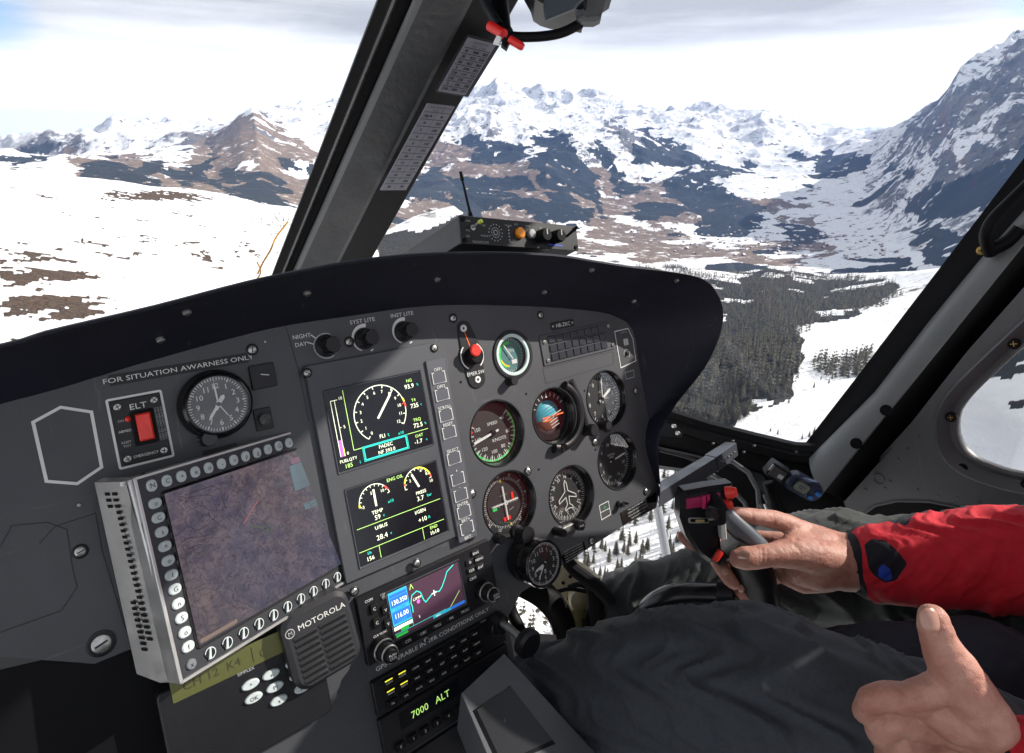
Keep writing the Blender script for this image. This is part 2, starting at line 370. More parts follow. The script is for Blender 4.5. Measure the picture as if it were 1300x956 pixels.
# screws through the cowl (set in its inside surface)
def cowl_pt(px, py):
    best = None
    for i, r in enumerate(rows):
        for j in range(7):
            v = MP.inverted() @ Vector((0, 0, 0)) if False else r[j]
            cam_v = PR @ FL @ v + PT; X = PCX+FPX*cam_v.x/cam_v.z; Y = PCY+FPX*cam_v.y/cam_v.z
            d = (X-px)**2+(Y-py)**2
            if best is None or d < best[0]: best = (d, v, i, j)
    return best[1], best[2]
for p in [(203, 434), (235, 404), (690, 363), (745, 340), (808, 376), (857, 355), (395, 372), (560, 352)]:
    v, i = cowl_pt(*p); nrm = Vector((-(B_[i].y-A_[i].y)*0, 0, 0)); d = (B_[i]-A_[i]).normalized(); side = (A_[min(i+1, ns-1)]-A_[max(i-1, 0)]).normalized(); nn = d.cross(side).normalized()
    if nn.dot(CAMP-v) < 0: nn = -nn
    b = MB(); b.X = Matrix.Translation(v+nn*1.0) @ nn.to_track_quat('Z', 'Y').to_matrix().to_4x4()
    b.lathe(0, 0, [(3.4, -2), (3.4, 1), (2.4, 2), (0, 2.2)], STEEL, 16); b.line(-2, 0, 2, 0, .8, 2.3, BLACK); b.build('screw', cowl)

# ---- engraved lines, lettering plate and the hexagon
b = MB(); hexp = [q(*p) for p in [(42, 536), (77, 517), (116, 523), (129, 593), (98, 614), (59, 611)]]
b.stroke(hexp, 2.2, .35, INK, True); b.build('hexagon_marking', panel)
b = MB(); a0 = q(152, 483); a1 = q(304, 454)
b.prism(rrect((a0[0]+a1[0])/2, (a0[1]+a1[1])/2, 106, 9, .5), 0, .5, BLACK)
b.text('FOR SITUATION AWARNESS ONLY', (a0[0]+a1[0])/2, (a0[1]+a1[1])/2, 4.0, .7, INK, wide=1.28); b.build('lettering_strip', panel)
for pts in ([(362, 412), (379, 470), (392, 535)], [(0, 695), (15, 667), (60, 663), (85, 672), (92, 720), (98, 745), (78, 775), (0, 803)], [(120, 652), (70, 668), (50, 690)], [(121, 650), (130, 700), (160, 800)], [(689, 468), (778, 446), (779, 462), (693, 487), (689, 468)]):
    b = MB(); b.stroke([q(*p) for p in pts], .8, .25, mat('seam_dark_grey', (.012, .012, .015), .6)); b.build('panel_seam', panel)  # thin dark outlines drawn on the panel face

# ---- guarded red locator switch plate
lp = panel
def rq(pts, z=0.0):
    P = [q(*p, z) for p in pts]; xs = [(P[0][0]+P[3][0])/2, (P[1][0]+P[2][0])/2]; ys = [(P[2][1]+P[3][1])/2, (P[0][1]+P[1][1])/2]
    return xs[0], xs[1], ys[0], ys[1]
x0, x1, y0, y1 = rq([(134.9, 508.8), (203.5, 495.8), (220, 578), (153, 595.4)]); cx, cy, w, h = (x0+x1)/2, (y0+y1)/2, x1-x0, y1-y0
b = MB(); b.prism(rrect(cx, cy, w-3, h-3, .8), 0, 2, BLACK, .4); b.stroke(rrect(cx, cy, w, h, 1), 1.8, .5, INK, True)
b.prism(rrect(cx+2.5, cy+1, 16.5, 28, 1.5), 2, 5, RUBBER, .6)
b.text('ELT', cx+1, cy+19, 4.6, 2.3, INK, wide=1.2); b.text('ON', cx-12.5, cy+9.5, 2.0, 2.3, INKD); b.text('ARMED', cx-11, cy+1, 1.9, 2.3, INK)
b.text('RESET', cx-11.5, cy-8, 1.8, 2.3, INKD); b.text('TEST', cx-11.5, cy-11, 1.8, 2.3, INKD); b.text('EMERGENCY', cx, cy-21, 2.2, 2.3, INK)
for s in range(3): b.text('FOR EMERGENCY USE ONLY', cx+12.3+s*2.1, cy+1, 1.5, 2.3, INKD, rot=-90)
elt = b.build('locator_switch_plate', panel)
b = MB(); b.prism(rrect(cx+2.5, cy+1.5, 10.5, 22, 1), 4, 10, RED, 1.2); b.build('red_rocker', elt)
b = MB(); b.lathe(cx-7.5, cy+10, [(2.2, 2), (2.2, 3.5), (0, 5)], RED, 16); b.build('lamp', elt)
for sx_, sy_ in ((-1, 1), (1, 1), (-1, -1), (1, -1)): screw(0, 0, 2, 2.8, elt, xy=(cx+sx_*(w/2-6), cy+sy_*(h/2-6.5)))

# ---- generic round instrument
def gauge(name, draw, rec=12.0, glass=True, rim=True, over=None):
    x, y, r = over or GA[name]; b = MB()
    b.lathe(x, y, [(r-.2, .6), (r-.6, .3), (r-1.4, -2), (r-3.2, -rec+1), (r-3.4, -rec), (0, -rec)], GLOSSB, 64, cap0=False)
    if rim: b.ring(x, y, r-.5, r+1.2, 0, .9, BLACK, 64)
    g = b.build(name, panel); b = MB(); b.X = Matrix.Translation((x, y, -rec+.3)); R = r-3.6
    b.poly(circ(0, 0, R, 60), 0, DIAL); nb = MB(); nb.X = Matrix.Translation((x, y, -rec+.3)); draw(b, nb, R); b.build('dial', g)
    if nb.f: nb.build('needle', g)
    if glass:
        b = MB(); b.poly(circ(x, y, r-2.4, 48), -rec+6.5, GLASS); b.build('cover_glass', g)
    return g
def needle(b, a, l, w, m=None, z=2.2, tail=6, tip=True):
    m = m or INK; c, s = math.cos(rad(a)), math.sin(rad(a)); n = Vector((-s, c)); d = Vector((c, s))
    P = [-d*tail+n*w*.4, -d*tail-n*w*.4, d*(l*.8)-n*w/2, d*l-n*(.1 if tip else w/2), d*l+n*(.1 if tip else w/2), d*(l*.8)+n*w/2]
    b.prism([(p.x, p.y) for p in P], z, z+.5, m)
def d_asi(b, nb, R):
    b.arc(0, 0, R-2, 38, -150, 2.4, .2, GREEN); b.arc(0, 0, R-4.6, 150, 172, 1.2, .25, RED, 12); b.ticks(0, 0, R-6.5, R-.8, 40, -205, 26, .7, .35, INK); b.ticks(0, 0, R-8, R-.8, 40, -205, 13, 1.1, .35, INK)
    b.line(*[c*(R-7) for c in (math.cos(rad(166)), math.sin(rad(166)))], *[c*(R-.5) for c in (math.cos(rad(166)), math.sin(rad(166)))], 1.8, .4, RED)
    for t, a in (('40', 40), ('60', -8), ('80', -58), ('100', -96), ('120', -134), ('140', -172), ('150', 158)): b.text(t, (R-12.5)*math.cos(rad(a)), (R-12.5)*math.sin(rad(a)), 4.3, .35, INK)
    b.text('SPEED', 2, 11, 3.6, .35, INK, wide=1.1); b.text('KNOTS', 8, -9.5, 4.0, .35, INK, wide=1.1); needle(nb, 191, R-5, 3, tip=False, tail=8); nb.lathe(0, 0, [(3.6, 1.5), (3.6, 3.2), (0, 3.4)], BLACK, 20)
gauge('airspeed_indicator', d_asi)
def d_hsi(b, nb, R):
    b.ring(0, 0, R-9.5, R-8.5, 0, 1.2, BLACK)
    b.ticks(0, 0, R-8, R-5.5, 0, 360, 73, .5, .35, INK); b.ticks(0, 0, R-8.4, R-4.8, 0, 360, 37, .7, .35, INK)
    for i, t in enumerate(['0', '3', '6', '9', '12', '15', '18', '21', '24', '27', '30', '33']):
        a = 96-30*i; b.text(t, (R-2.6)*math.cos(rad(a)), (R-2.6)*math.sin(rad(a)), 3.6, .35, INK, rot=a-90)
    for k in range(-9, 10):
        if abs(k) < 2: continue
        b.line(k*2.1, -2.4 if k % 2 else -3.4, k*2.1, 1.0, .6, .4, INK); b.line(-1.0, k*2.1, 2.2, k*2.1, .6, .4, INK)
    b.prism([(11, -1), (14.5, -1), (14.5, 9), (11, 9)], .3, .9, RED, .2); b.prism([(-6, -21.5), (5, -21.5), (5, -17), (-6, -17)], .3, .9, RED, .2); b.prism([(-19, -5.5), (-12.5, -5.5), (-12.5, -2.5), (-19, -2.5)], .3, .9, GREEN, .2)
    b.poly([(-3, R-10), (1.5, R-10), (-1.2, R-6.3)][::-1], .5, YELLOW); b.poly([(2, -R+10), (4, -R+5.5), (6, -R+10)], .5, YELLOW)
    b.line(-5, 9, 5, 9.5, .5, .35, INKD); b.line(5, -11, 12, -9, .6, .35, INKD)
    nb.prism(rrect(0, -1, 1.3, 40, .2), 1.6, 2.1, INK); nb.prism(rrect(0, 0, 38, 1.3, .2), 2.3, 2.8, INK); nb.ring(0, 0, 1.8, 2.8, 2.9, 3.4, INK, 20, .1)
gauge('course_indicator', d_hsi)
def d_rmi(b, nb, R):
    b.ticks(0, 0, R-7, R-2.5, 0, 360, 73, .5, .35, INK); b.ticks(0, 0, R-8.6, R-2.5, 0, 360, 37, .8, .35, INK)
    for i, t in enumerate(['N', '3', '6', 'E', '12', '15', 'S', '21', '24', 'W', '30', '33']):
        a = 84-30*i; b.text(t, (R-11.5)*math.cos(rad(a)), (R-11.5)*math.sin(rad(a)), 4.2, .35, INK, rot=a-90)
    pl = [(0, 19), (2.2, 15), (2.6, 5), (15, -3), (15, -7), (2.6, -2.5), (2, -12), (6.5, -16), (6.5, -19), (0, -17), (-6.5, -19), (-6.5, -16), (-2, -12), (-2.6, -2.5), (-15, -7), (-15, -3), (-2.6, 5), (-2.2, 15)]
    nb.stroke(pl, 1.0, 2.0, INK, True)
gauge('radio_compass', d_rmi)
def d_vsi(b, nb, R):
    b.ticks(0, 0, R-6, R-1.5, 60, -240, 51, .5, .35, INK); b.ticks(0, 0, R-8, R-1.5, 60, -240, 11, 1.0, .35, INK)
    for t, a in (('0', 180), ('5', 140), ('10', 100), ('15', 55), ('20', -20), ('15', -70), ('10', -115), ('5', -150)): b.text(t, (R-12)*math.cos(rad(a)), (R-12)*math.sin(rad(a)), 4.2, .35, INK)
    b.text('VERTICAL', 0, 8, 2.4, .35, INK); b.text('SPEED', 0, 4.5, 2.4, .35, INK); needle(nb, 8, R-7, 2.2)
    nb.lathe(0, 0, [(3.6, 1.5), (3.6, 3.2), (0, 3.4)], BLACK, 20)
gauge('vertical_speed_indicator', d_vsi)
def d_alt(b, nb, R):
    b.ticks(0, 0, R-5, R-1.2, 90, -270, 51, .5, .35, INK); b.ticks(0, 0, R-7, R-1.2, 90, -270, 11, 1.1, .35, INK)
    for i in range(10):
        a = 118-36*i; b.text(str(i), (R-11)*math.cos(rad(a)), (R-11)*math.sin(rad(a)), 5.2, .35, INK)
    b.text('ALT', 0, 10, 2.8, .35, INK); b.prism(rrect(10, -1, 12, 5, .4), .2, .5, SCR); b.text('1013', 10, -1, 3, .6, INK)
    needle(nb, 82, R-5, 1.5, z=3); needle(nb, 28, R-12, 4, z=2)
    nb.lathe(0, 0, [(2.6, 1.5), (2.6, 4), (0, 4.2)], BLACK, 20)
g = gauge('altimeter', d_alt)
def knob(px, py, z0, z1, r, m=None, parent=None, xy=None, name='knob', cap=None, nf=14, flute=.10):
    x, y = xy or q(px, py, z0); b = MB(); m = m or BLACK
    b.lathe(x, y, [(r*1.12, z0), (r*1.12, z0+1.5), (r, z0+2.2), (r, z1-1), (r*.92, z1), (0, z1)], m, 56, flute, nf)
    if cap: cap(b, x, y, z1)
    return b.build(name, parent or panel)
knob(762, 540, 0, 16, 6, parent=g); knob(770, 541, 0, 3, 8, parent=g)
def d_oil(b, nb, R):
    b.poly(circ(0, 0, R, 48), .1, mat('teal_dial', (.05, .17, .17), .5)); b.poly(circ(0, 0, R, 48), .15, mat('teal_dial', (.05, .17, .17), .5))
    b.arc(0, 0, R-7.5, 80, 245, 3.2, .4, GREEN); b.arc(0, 0, R-8.5, 195, 260, 2.0, .45, YELLOW, 12)
    b.ticks(0, 0, R-4.5, R-1.5, 90, 270, 21, .6, .4, INK); b.ticks(0, 0, R-4, R-2, -80, 80, 15, .6, .4, INK)
    b.text('TRQ', 4, 5, 3, .4, INK); b.text('%', -2, -2, 3.2, .4, INK); b.prism(rrect(6, -9, 8, 5, .4), .3, .6, INK); nb.X = b.X; needle(nb, 120, R-6, 1.6)
GA2 = gauge('oil_gauge', d_oil, rec=8)
b = MB(); x, y, r = GA['oil_gauge']; b.ring(x, y, r-.5, r+4, 0, 1.8, BLACK, 56); b.build('bezel', GA2)
b = MB(); b.ring(x, y, r-4.4, r-.3, -2, 1.0, mat('pale_ring', (.5, .6, .58), .4), 56, .5); b.build('pale_ring', GA2)
knob(646, 484, 0, 12, 5.5, parent=GA2)
# attitude indicator
def d_att(b, nb, R):
    sky_ = mat('attitude_blue', (.03, .33, .42), .5); gr = mat('attitude_brown', (.24, .09, .06), .5)
    n = 26
    for half, m, s in ((1, sky_, 1), (-1, gr, -1)):
        vs = []; fs = []
        for i in range(n+1):
            a = math.pi*i/n
            for j in range(9):
                e = s*math.pi/2*j/8*.999; vs.append(((R-9)*math.cos(a)*math.cos(e), (R-9)*math.sin(e), (R-9)*.55*math.sin(a)*math.cos(e)-6))
        for i in range(n):
            for j in range(8): k = i*9+j; fs.append((k, k+9, k+10, k+1))
        rot = b.X.copy(); b.X = b.X @ Matrix.Rotation(rad(14), 4, 'Z'); b.add(vs, fs, m); b.X = rot
    b.ring(0, 0, R-8.5, R, -1, 3.5, BLACK)
    rot = b.X.copy(); b.X = b.X @ Matrix.Rotation(rad(14), 4, 'Z')
    for k in (-14, -10, -6, -3, 4, 8, 12): b.line(-7 if k % 4 else -9, k, 7 if k % 4 else 9, k, .6, 8.3, INK if k < 0 else BLACK)
    b.line(-17, 0, 17, 0, .8, 8.6, INK); b.X = rot
    b.ticks(0, 0, R-7, R-2, 150, 30, 9, .9, 3.7, INK); b.poly([(-1.5, R-8), (1.5, R-8), (0, R-3)], 3.8, INK)
    nb.prism([(-18, -.9), (-6, -.9), (-6, .9), (-18, .9)], 10, 10.6, ORANGE); nb.prism([(6, -.9), (18, -.9), (18, .9), (6, .9)], 10, 10.6, ORANGE); nb.prism(rrect(0, 0, 3, 2, .2), 10, 10.6, ORANGE)
    nb.prism([(-15, -5), (-4, -4.5), (-4, -3), (-15, -3)], 10, 10.4, ORANGE)
ga = gauge('attitude_indicator', d_att, rec=13, over=(-24, -97, 35))
gx, gy = -24, -97
b = MB(); b.tube([(gx+math.cos(rad(a))*41, gy+math.sin(rad(a))*41, 5) for a in range(58, -112, -8)], [(5.5, 6.5)]*22, BLACK, 12)
b.tube([(gx+33, gy+38, 6), (gx+42, gy+14, 6), (gx+46, gy-26, 6)], [(4, 5)]*3, BLACK, 12); b.build('guard', ga)
knob(0, 0, 0, 20, 8, parent=ga, xy=(gx+47, gy-30)); b = MB(); b.lathe(gx-2, gy-39, [(4.5, 5), (4.5, 12), (3.5, 13), (0, 13)], GLOSSB, 20); b.build('cage_knob', ga)

# ---- dimmer knobs on the top row
def dim(base, lab, two=None, arc=True):
    x, y = q(*base); b = MB(); b.lathe(x, y, [(10.5, 0), (10.5, 2.5), (9.5, 3.2), (0, 3.2)], BLACK, 40)
    if arc:
        pts = []
        n = 24
        for i in range(n+1): a = 75+(245-75)*i/n; rr = 13+2.6*(1-i/n)*1; pts.append((x+rr*math.cos(rad(a)), y+rr*math.sin(rad(a))))
        for i in range(n, -1, -1): a = 75+(245-75)*i/n; rr = 12.2-.6*(1-i/n); pts.append((x+rr*math.cos(rad(a)), y+rr*math.sin(rad(a))))
        n2 = len(pts); b.add([(p[0], p[1], .4) for p in pts], [(i, i+1, n2-2-i, n2-1-i) for i in range(n)], INK); b.text(lab, x+1, y+18.5, 4.0, .4, INK, wide=1.15)
        b.line(x+4, y-13.5, x+7, y-12, 1.2, .4, INK)
    else:
        b.arc(x, y, 12.2, 60, 300, 1.0, .4, INKD); b.text('NIGHT', x-22, y+13, 4.0, .4, INK); b.text('DAY', x-24, y+5.5, 4.0, .4, INK); b.line(x-13, y+13, x-9, y+9, 1, .4, INK); b.line(x-18, y+6.5, x-12, y+3.5, 1, .4, INK)
    d = b.build('dimmer', panel); knob(0, 0, 3, 19, 8.3, xy=(x, y), parent=d, nf=9, flute=.12); return d
dim((414, 439), '', arc=False); dim((463, 430), 'SYST LITE'); dim((513, 421), 'INST LITE')
# ---- emergency switch on its slotted plate
x, y = q(598.5, 452); b = MB(); pts = circ(x-3.5, y+32, 9.5, 16, 20, 160)+circ(x, y, 17.5, 18, 140, 220)[:]+circ(x+1, y-26, 12, 16, 200, 340)+circ(x, y, 17.5, 18, -40, 40)
b.prism(pts, 0, 1.6, BLACK, .4); b.arc(x, y, 15.5, 130, 240, 1.5, 1.9, INK); b.arc(x, y, 15.5, -55, 55, 1.5, 1.9, INK)
b.ring(x-5, y+33, 1.6, 4.2, 1.6, 2.6, INK, 20, .3); b.ring(x+1.5, y-28, 1.6, 4.0, 1.6, 2.6, INK, 20, .3); b.text('EMER.SW', x+.5, y-20, 4.2, 1.9, INK); b.line(x-4.5, y+28, x-1, y+12, 1.2, 2.0, ORANGE)
es = b.build('emergency_switch', panel); b = MB(); b.lathe(x, y, [(10, 1.6), (10, 10), (8, 12), (0, 12)], RUBBER, 32); b.build('knob', es)
b = MB(); b.prism(circ(x-2, y+6, 7, 20), 12, 15, RED, 1.2); b.build('red_tip', es)

# ---- placards, caution light board, labelled boxes
b = MB(); x0, x1, y0, y1 = rq([(684.6, 425.4), (775.8, 408), (778, 443.8), (689.2, 465)]); cx, cy = (x0+x1)/2, (y0+y1)/2
b.prism(rrect(cx, cy, x1-x0, y1-y0, 1), 0, 1.6, PANEL, .4); cb = b.build('warning_light_board', panel)
lens = mat('dark_lens', (.022, .024, .03), .28)
for i in range(8):
    for j in range(3):
        b = MB(); xx, yy = x0+19+i*13.2, y1-8-j*11.2; b.prism(rrect(xx, yy, 11.6, 9.6, .6), 1.6, 3.4, lens, .6)
        if i < 8: b.build('warning_lens', cb)
for xx, yy in ((x0+6, y1-9), (x0+7, y0+6), (x1-6, y1-6), (x1-4, y0+6)): screw(0, 0, 1.6, 2.6, cb, xy=(xx, yy))
b = MB(); x, y = q(714, 412); b.prism(rrect(x, y, 42, 10, 3), 0, 1, BLACK, .3); b.text('HB-ZKC', x, y, 5, 1.2, INK); b.lathe(x-17.5, y, [(1.6, 1), (0, 1.6)], STEEL, 12); b.lathe(x+17.5, y, [(1.6, 1), (0, 1.6)], STEEL, 12); b.build('registration_plate', panel)
b = MB(); P = [q(*p) for p in [(780, 421), (797, 417), (803, 430), (807, 458), (788, 467)]]; b.stroke(P, 1.2, .5, INK, True)
cx, cy = q(794, 434); b.text('CABIN AIR', cx-1, cy+14, 2.0, .5, INKD); b.prism(rrect(cx, cy, 9, 10, .6), 0, 1.6, STEEL, .3); cx, cy = q(795.5, 449); b.arc(cx, cy, 6, -60, 200, .7, .5, INKD); b.lathe(cx, cy, [(3, 0), (2.4, 3), (0, 3.2)], BLACK, 16)
b.stroke([q(*p) for p in [(793, 473), (804, 470), (805, 478.5), (794.5, 481.5)]], .9, .5, INKD, True); b.build('heater_marking', panel)
b = MB(); b.stroke([q(*p) for p in [(760.5, 642), (772, 636), (775, 653), (763.5, 660)]], .9, .5, INK, True); b.line(*q(762, 651), *q(773.5, 645), .8, .5, INK); b.text('IBF', *q(767.5, 644), 2.4, .5, GREEN); b.build('filter_marking', panel)
b = MB(); b.lathe(*q(785, 640), [(5, 0), (5, 4), (3, 6), (3, 10), (0, 10)], BLACK, 20); b.lathe(*q(789, 638), [(1.8, 0), (1.8, 12), (0, 12)], GLOSSB, 12); b.build('toggle', panel)
b = MB(); P = [q(*p) for p in [(787, 651), (832, 625), (833.5, 642), (791, 667)]]; b.prism(P, 0, .8, GLOSSB, .2)
bx = Vector(P[0]); ex = (Vector(P[1])-bx).normalized(); ang = math.degrees(math.atan2(ex.y, ex.x)); c0 = (Vector(P[0])+Vector(P[2])+Vector(P[1])+Vector(P[3]))/4
for i, s in enumerate(['THIS HELICOPTER MUST BE', 'OPERATED IN COMPLIANCE', 'WITH THE LIMITATIONS OF', 'THE FLIGHT MANUAL']): b.text(s, c0.x-4, c0.y+7-i*4.4, 2.3, 1.0, INKD, rot=ang)
b.build('limitation_placard', panel)
b = MB(); P = [q(*p) for p in [(712, 706), (741, 687), (744, 697), (716, 717)]]; b.prism(P, 0, .6, GLOSSB, .2); c0 = sum((Vector(p) for p in P), Vector((0, 0)))/4
for i in range(5): b.text('FLIGHT IN ICING PROHIBITED', c0.x, c0.y+7-i*3.3, 1.7, .9, INKD)
b.build('flight_placard', panel)
for p in [(585, 485), (668, 500), (684, 596), (742, 496), (756, 571)]:
    b = MB(); b.lathe(*q(*p), [(1.6, 0), (1.4, .5), (0, .5)], RUBBER, 10); b.build('plug', panel)
b = MB(); x, y = q(336, 477); b.prism(rrect(x-2, y, 22, 22, 1), 0, 3, BLACK, .5); b.line(x-4, y+2, x+3, y, .8, 3.2, INK); b.build('clock_bracket', panel)
b = MB(); x, y = q(334, 532); b.prism(rrect(x, y, 15, 20, 1), 0, 2, BLACK, .4); b.lathe(x, y, [(5, 2), (5, 8), (0, 9)], GLOSSB, 20); b.build('toggle_switch', panel)
b = MB(); b.prism([q(*p) for p in [(257, 573), (300, 562), (301, 570), (258, 581)]], 0, 1, BLACK, .3); b.build('clock_bracket', panel)

# ---- upper-left clock
def clock_face(b, nb, R, mins, hands, nums=True, rot=0):
    b.ticks(0, 0, R-3, R-.8, 90, -270, 61, .55, .35, INK); b.ticks(0, 0, R-4, R-.8, 90, -270, 13, 1.0, .35, INK)
    for i in range(1, 13):
        a = 90-30*i+rot; b.text(str(i), (R-8)*math.cos(rad(a)), (R-8)*math.sin(rad(a)), 4.6, .35, INK)
    for a, l, w in hands: needle(nb, a, l, w, z=1.6+.5*len(nb.f)/40, tail=3)
    nb.lathe(0, 0, [(1.8, 1), (1.8, 3.4), (0, 3.6)], BLACK, 16)
x, y = q(277, 513, 12)
b = MB(); b.lathe(x, y, [(30, 0), (30, 5), (28, 9), (27.5, 14), (25.5, 16), (24.5, 15.5), (24, 11), (0, 11)], GLOSSB, 64); clk = b.build('panel_clock', panel)
b = MB(); b.X = Matrix.Translation((x, y, 11.3)); nb = MB(); nb.X = b.X.copy(); b.poly(circ(0, 0, 23.8, 48), 0, DIAL); clock_face(b, nb, 23.8, 0, [(92, 19, 1.4), (232, 15, 2.4), (52, 9, 3.6), (-62, 13, .8), (238, 6, 3)], rot=0); b.build('dial', clk); nb.build('hands', clk)
knob(0, 0, 0, 15, 6.5, GLOSSB, clk, xy=(x-12, y-27), nf=18, flute=.05); b = MB(); b.poly(circ(x, y, 24, 40), 15.2, GLASS); b.build('cover_glass', clk)
# ---- engine display: plate, two screens, side key strip
x0, x1, y0, y1 = rq([(374.6, 466.5), (554.6, 434), (604, 686), (449.6, 757)]); y0 = -190
x1 = -168
b = MB(); b.prism(rrect((x0+x1)/2, (y0+y1)/2, x1-x0, y1-y0, 1.5), 0, 5, PLATE, .8); ved = b.build('engine_display', panel)
for p in [(389.6, 473.5), (551, 442), (529, 715), (449.5, 751), (598, 681)]: screw(*p, z=5 if p[0] not in (598,) else 2, r=3.2, parent=ved, quarter=True)
sx0, sx1 = -309.6, -204.7; U1, U0 = -5.1, -84.3
V1, V0 = -103.3, -179.6
def screen(name, xa, xb, ya, yb, z, parent, draw, bez=2.0, zr=5):
    b = MB(); cx_, cy_ = (xa+xb)/2, (ya+yb)/2; w_, h_ = xb-xa, yb-ya
    o = rrect(cx_, cy_, w_+2*bez, h_+2*bez, 1.5); i = rrect(cx_, cy_, w_, h_, .8); n = len(o)
    b.add([(p[0], p[1], z+.2) for p in o]+[(p[0], p[1], z+1.2) for p in inset(o, .5)]+[(p[0], p[1], z-.6) for p in i], [(r*n+k, r*n+(k+1) % n, (r+1)*n+(k+1) % n, (r+1)*n+k) for r in range(2) for k in range(n)], PLATE)
    b.build('screen_frame', parent); b = MB(); b.poly(i, z+.0-.3 if False else z+.25, SCR); b.X = Matrix.Translation((xa, ya, z+.45)); draw(b, w_, h_); return b.build(name, parent)
def s_up(b, w, h):
    z = 0; lw = .55
    b.line(18, 17, 18, h-2, lw, z, E_G); b.line(18, 17, 27, 17, lw, z, E_G); b.line(4, 14, 4, h-10, lw, z, E_W); b.line(8, 14, 8, h-10, lw, z, E_W); b.line(4, h-10, 11, h-10, lw, z, E_W); b.poly([(4.6, 14), (7.4, 14), (7.4, 30), (4.6, 30)], z, E_M); b.line(8.3, 14, 8.3, 22, .9, z, E_Y)
    b.line(8, 42, 10, 42, lw, z, E_W); b.text('10', 14, h-9, 3, z, E_W); b.text('5', 13, 42, 3, z, E_W); b.text('0', 11.5, 16, 3, z, E_W)
    cx_, cy_, r = 53, 46, 28.5
    b.arc(cx_, cy_, r, 232, -36, .8, z, E_W, 60)
    for i in range(13):
        a = 232-(268*i/12); c, s = math.cos(rad(a)), math.sin(rad(a)); b.line(cx_+c*(r-3), cy_+s*(r-3), cx_+c*r, cy_+s*r, .8, z, E_W if i not in (10,) else E_R); b.text(str(i), cx_+c*(r-6.6), cy_+s*(r-6.6), 3.2, z, E_W)
    b.arc(cx_, cy_, r+.2, 12, 1, 1.6, z+.1, E_R, 8); b.arc(cx_, cy_, r+.2, 20, 12, 1.6, z+.1, E_Y, 8)
    c, s = math.cos(rad(50)), math.sin(rad(50)); b.stroke([(cx_-5*c-1*s, cy_-6*s), (cx_+c*22, cy_+s*22)], 2.2, z+.1, E_W); b.line(cx_+c*20, cy_+s*20, cx_+c*27, cy_+s*27, .9, z+.1, E_W)
    b.text('FLI', 50, 23, 3.8, z, E_W); b.text('t', 57, 23, 3.8, z, E_C); b.text('x10', 71, 21, 3, z, E_C)
    b.stroke([(27, 3), (77, 3), (77, 17.5), (27, 17.5)], .5, z, E_C, True); b.stroke([(28.4, 4.2), (75.6, 4.2), (75.6, 16.3), (28.4, 16.3)], 1.0, z, E_C, True)
    b.text('FADEC', 52, 13, 3.6, z, E_W); b.text('NF 393.0', 52, 7.4, 3.6, z, E_W); b.text('FUELQTY', 11, 9.5, 3.0, z, E_W); b.text('185', 10, 4, 4, z, E_G); b.text('l', 22, 4, 3, z, E_C)
    b.text('NG', 91, h-7, 3.2, z, E_G); b.text('93.9', 90, h-13, 4.6, z, E_W); b.text('%', 100, h-13, 2.4, z, E_C)
    b.text('T4', 92, 51, 3.2, z, E_G); b.text('735', 92, 45, 4.6, z, E_W); b.text('c', 100, 45, 2.6, z, E_C); b.text('TRQ', 92, 30, 3.2, z, E_G); b.text('72.5', 92, 24, 4.6, z, E_W); b.text('%', 101, 24, 2.4, z, E_C)
    b.line(78, 17.5, w-2, 17.5, .5, z, E_G); b.text('OAT', 91, 13, 3.2, z, E_G); b.text('-1.7', 89, 7, 4.2, z, E_W); b.text('c', 99, 7, 2.6, z, E_C)
def s_lo(b, w, h):
    z = 0
    for cx_, cy_, r, a0, a1 in ((27, 57, 17, 185, 15), (77, 60, 16, 190, 5)):
        b.arc(cx_, cy_, r, a0, a1, .7, z, E_W); b.ticks(cx_, cy_, r-2.4, r, a0, a1, 11, .6, z, E_W)
    b.arc(27, 57, 17, 45, 25, 1.6, z+.1, E_R, 8); b.arc(27, 57, 17, 185, 176, 1.8, z+.1, E_Y, 6); b.arc(77, 60, 16, 95, 20, 1.5, z+.1, E_Y, 14); b.arc(77, 60, 16, 175, 165, 1.6, z+.1, E_R, 6); b.arc(77, 60, 16, 20, 8, 1.6, z+.1, E_R, 6); b.arc(77, 60, 16, 165, 148, 1.6, z+.1, E_Y, 6)
    b.line(27, 52, 27, 69, 2.0, z+.1, E_W); b.line(77, 56, 71, 71, 2.0, z+.1, E_W)
    b.text('5', 24, 66, 3, z, E_W); b.text('10', 36, 65, 3, z, E_W); b.text('-3', 13, 55, 3, z, E_W); b.text('x10', 43, 52, 3, z, E_C); b.text('2', 68, 65, 3, z, E_W); b.text('6', 82, 72, 3, z, E_W); b.text('8', 88, 67, 3, z, E_W); b.text('10', 92, 58, 3, z, E_W)
    b.text('ENG OIL', 52, 73, 3.4, z, E_G); b.text('TEMP', 27, 46.5, 3.6, z, E_W); b.text('59', 26, 41, 4.6, z, E_W); b.text('c', 33, 41, 3, z, E_C); b.text('PRESS', 78, 50, 3.4, z, E_W); b.text('3.7', 76, 44, 4.8, z, E_W); b.text('bar', 87, 44.5, 3.0, z, E_C)
    b.line(3, 36, w-2, 36, .5, z, E_G); b.text('U/BUS', 28, 31, 3.6, z, E_W); b.text('28.4', 27, 21, 5, z, E_W); b.text('v', 37, 21, 3, z, E_C); b.text('I/GEN', 73, 31, 3.6, z, E_W); b.text('+10', 74, 22, 4.6, z, E_W); b.text('A', 82, 22, 3, z, E_C)
    b.line(1, 13.5, w-2, 13.5, .5, z, E_G); b.line(72, 1, 72, 13.5, .5, z, E_G); b.line(22, 1, 22, 13.5, .5, z, E_G); b.text('END', 85, 10, 3.2, z, E_G); b.text('1h10', 85, 4.5, 4, z, E_W); b.text('l/h', 11, 10, 3, z, E_C); b.text('156', 11, 4.5, 4, z, E_W)
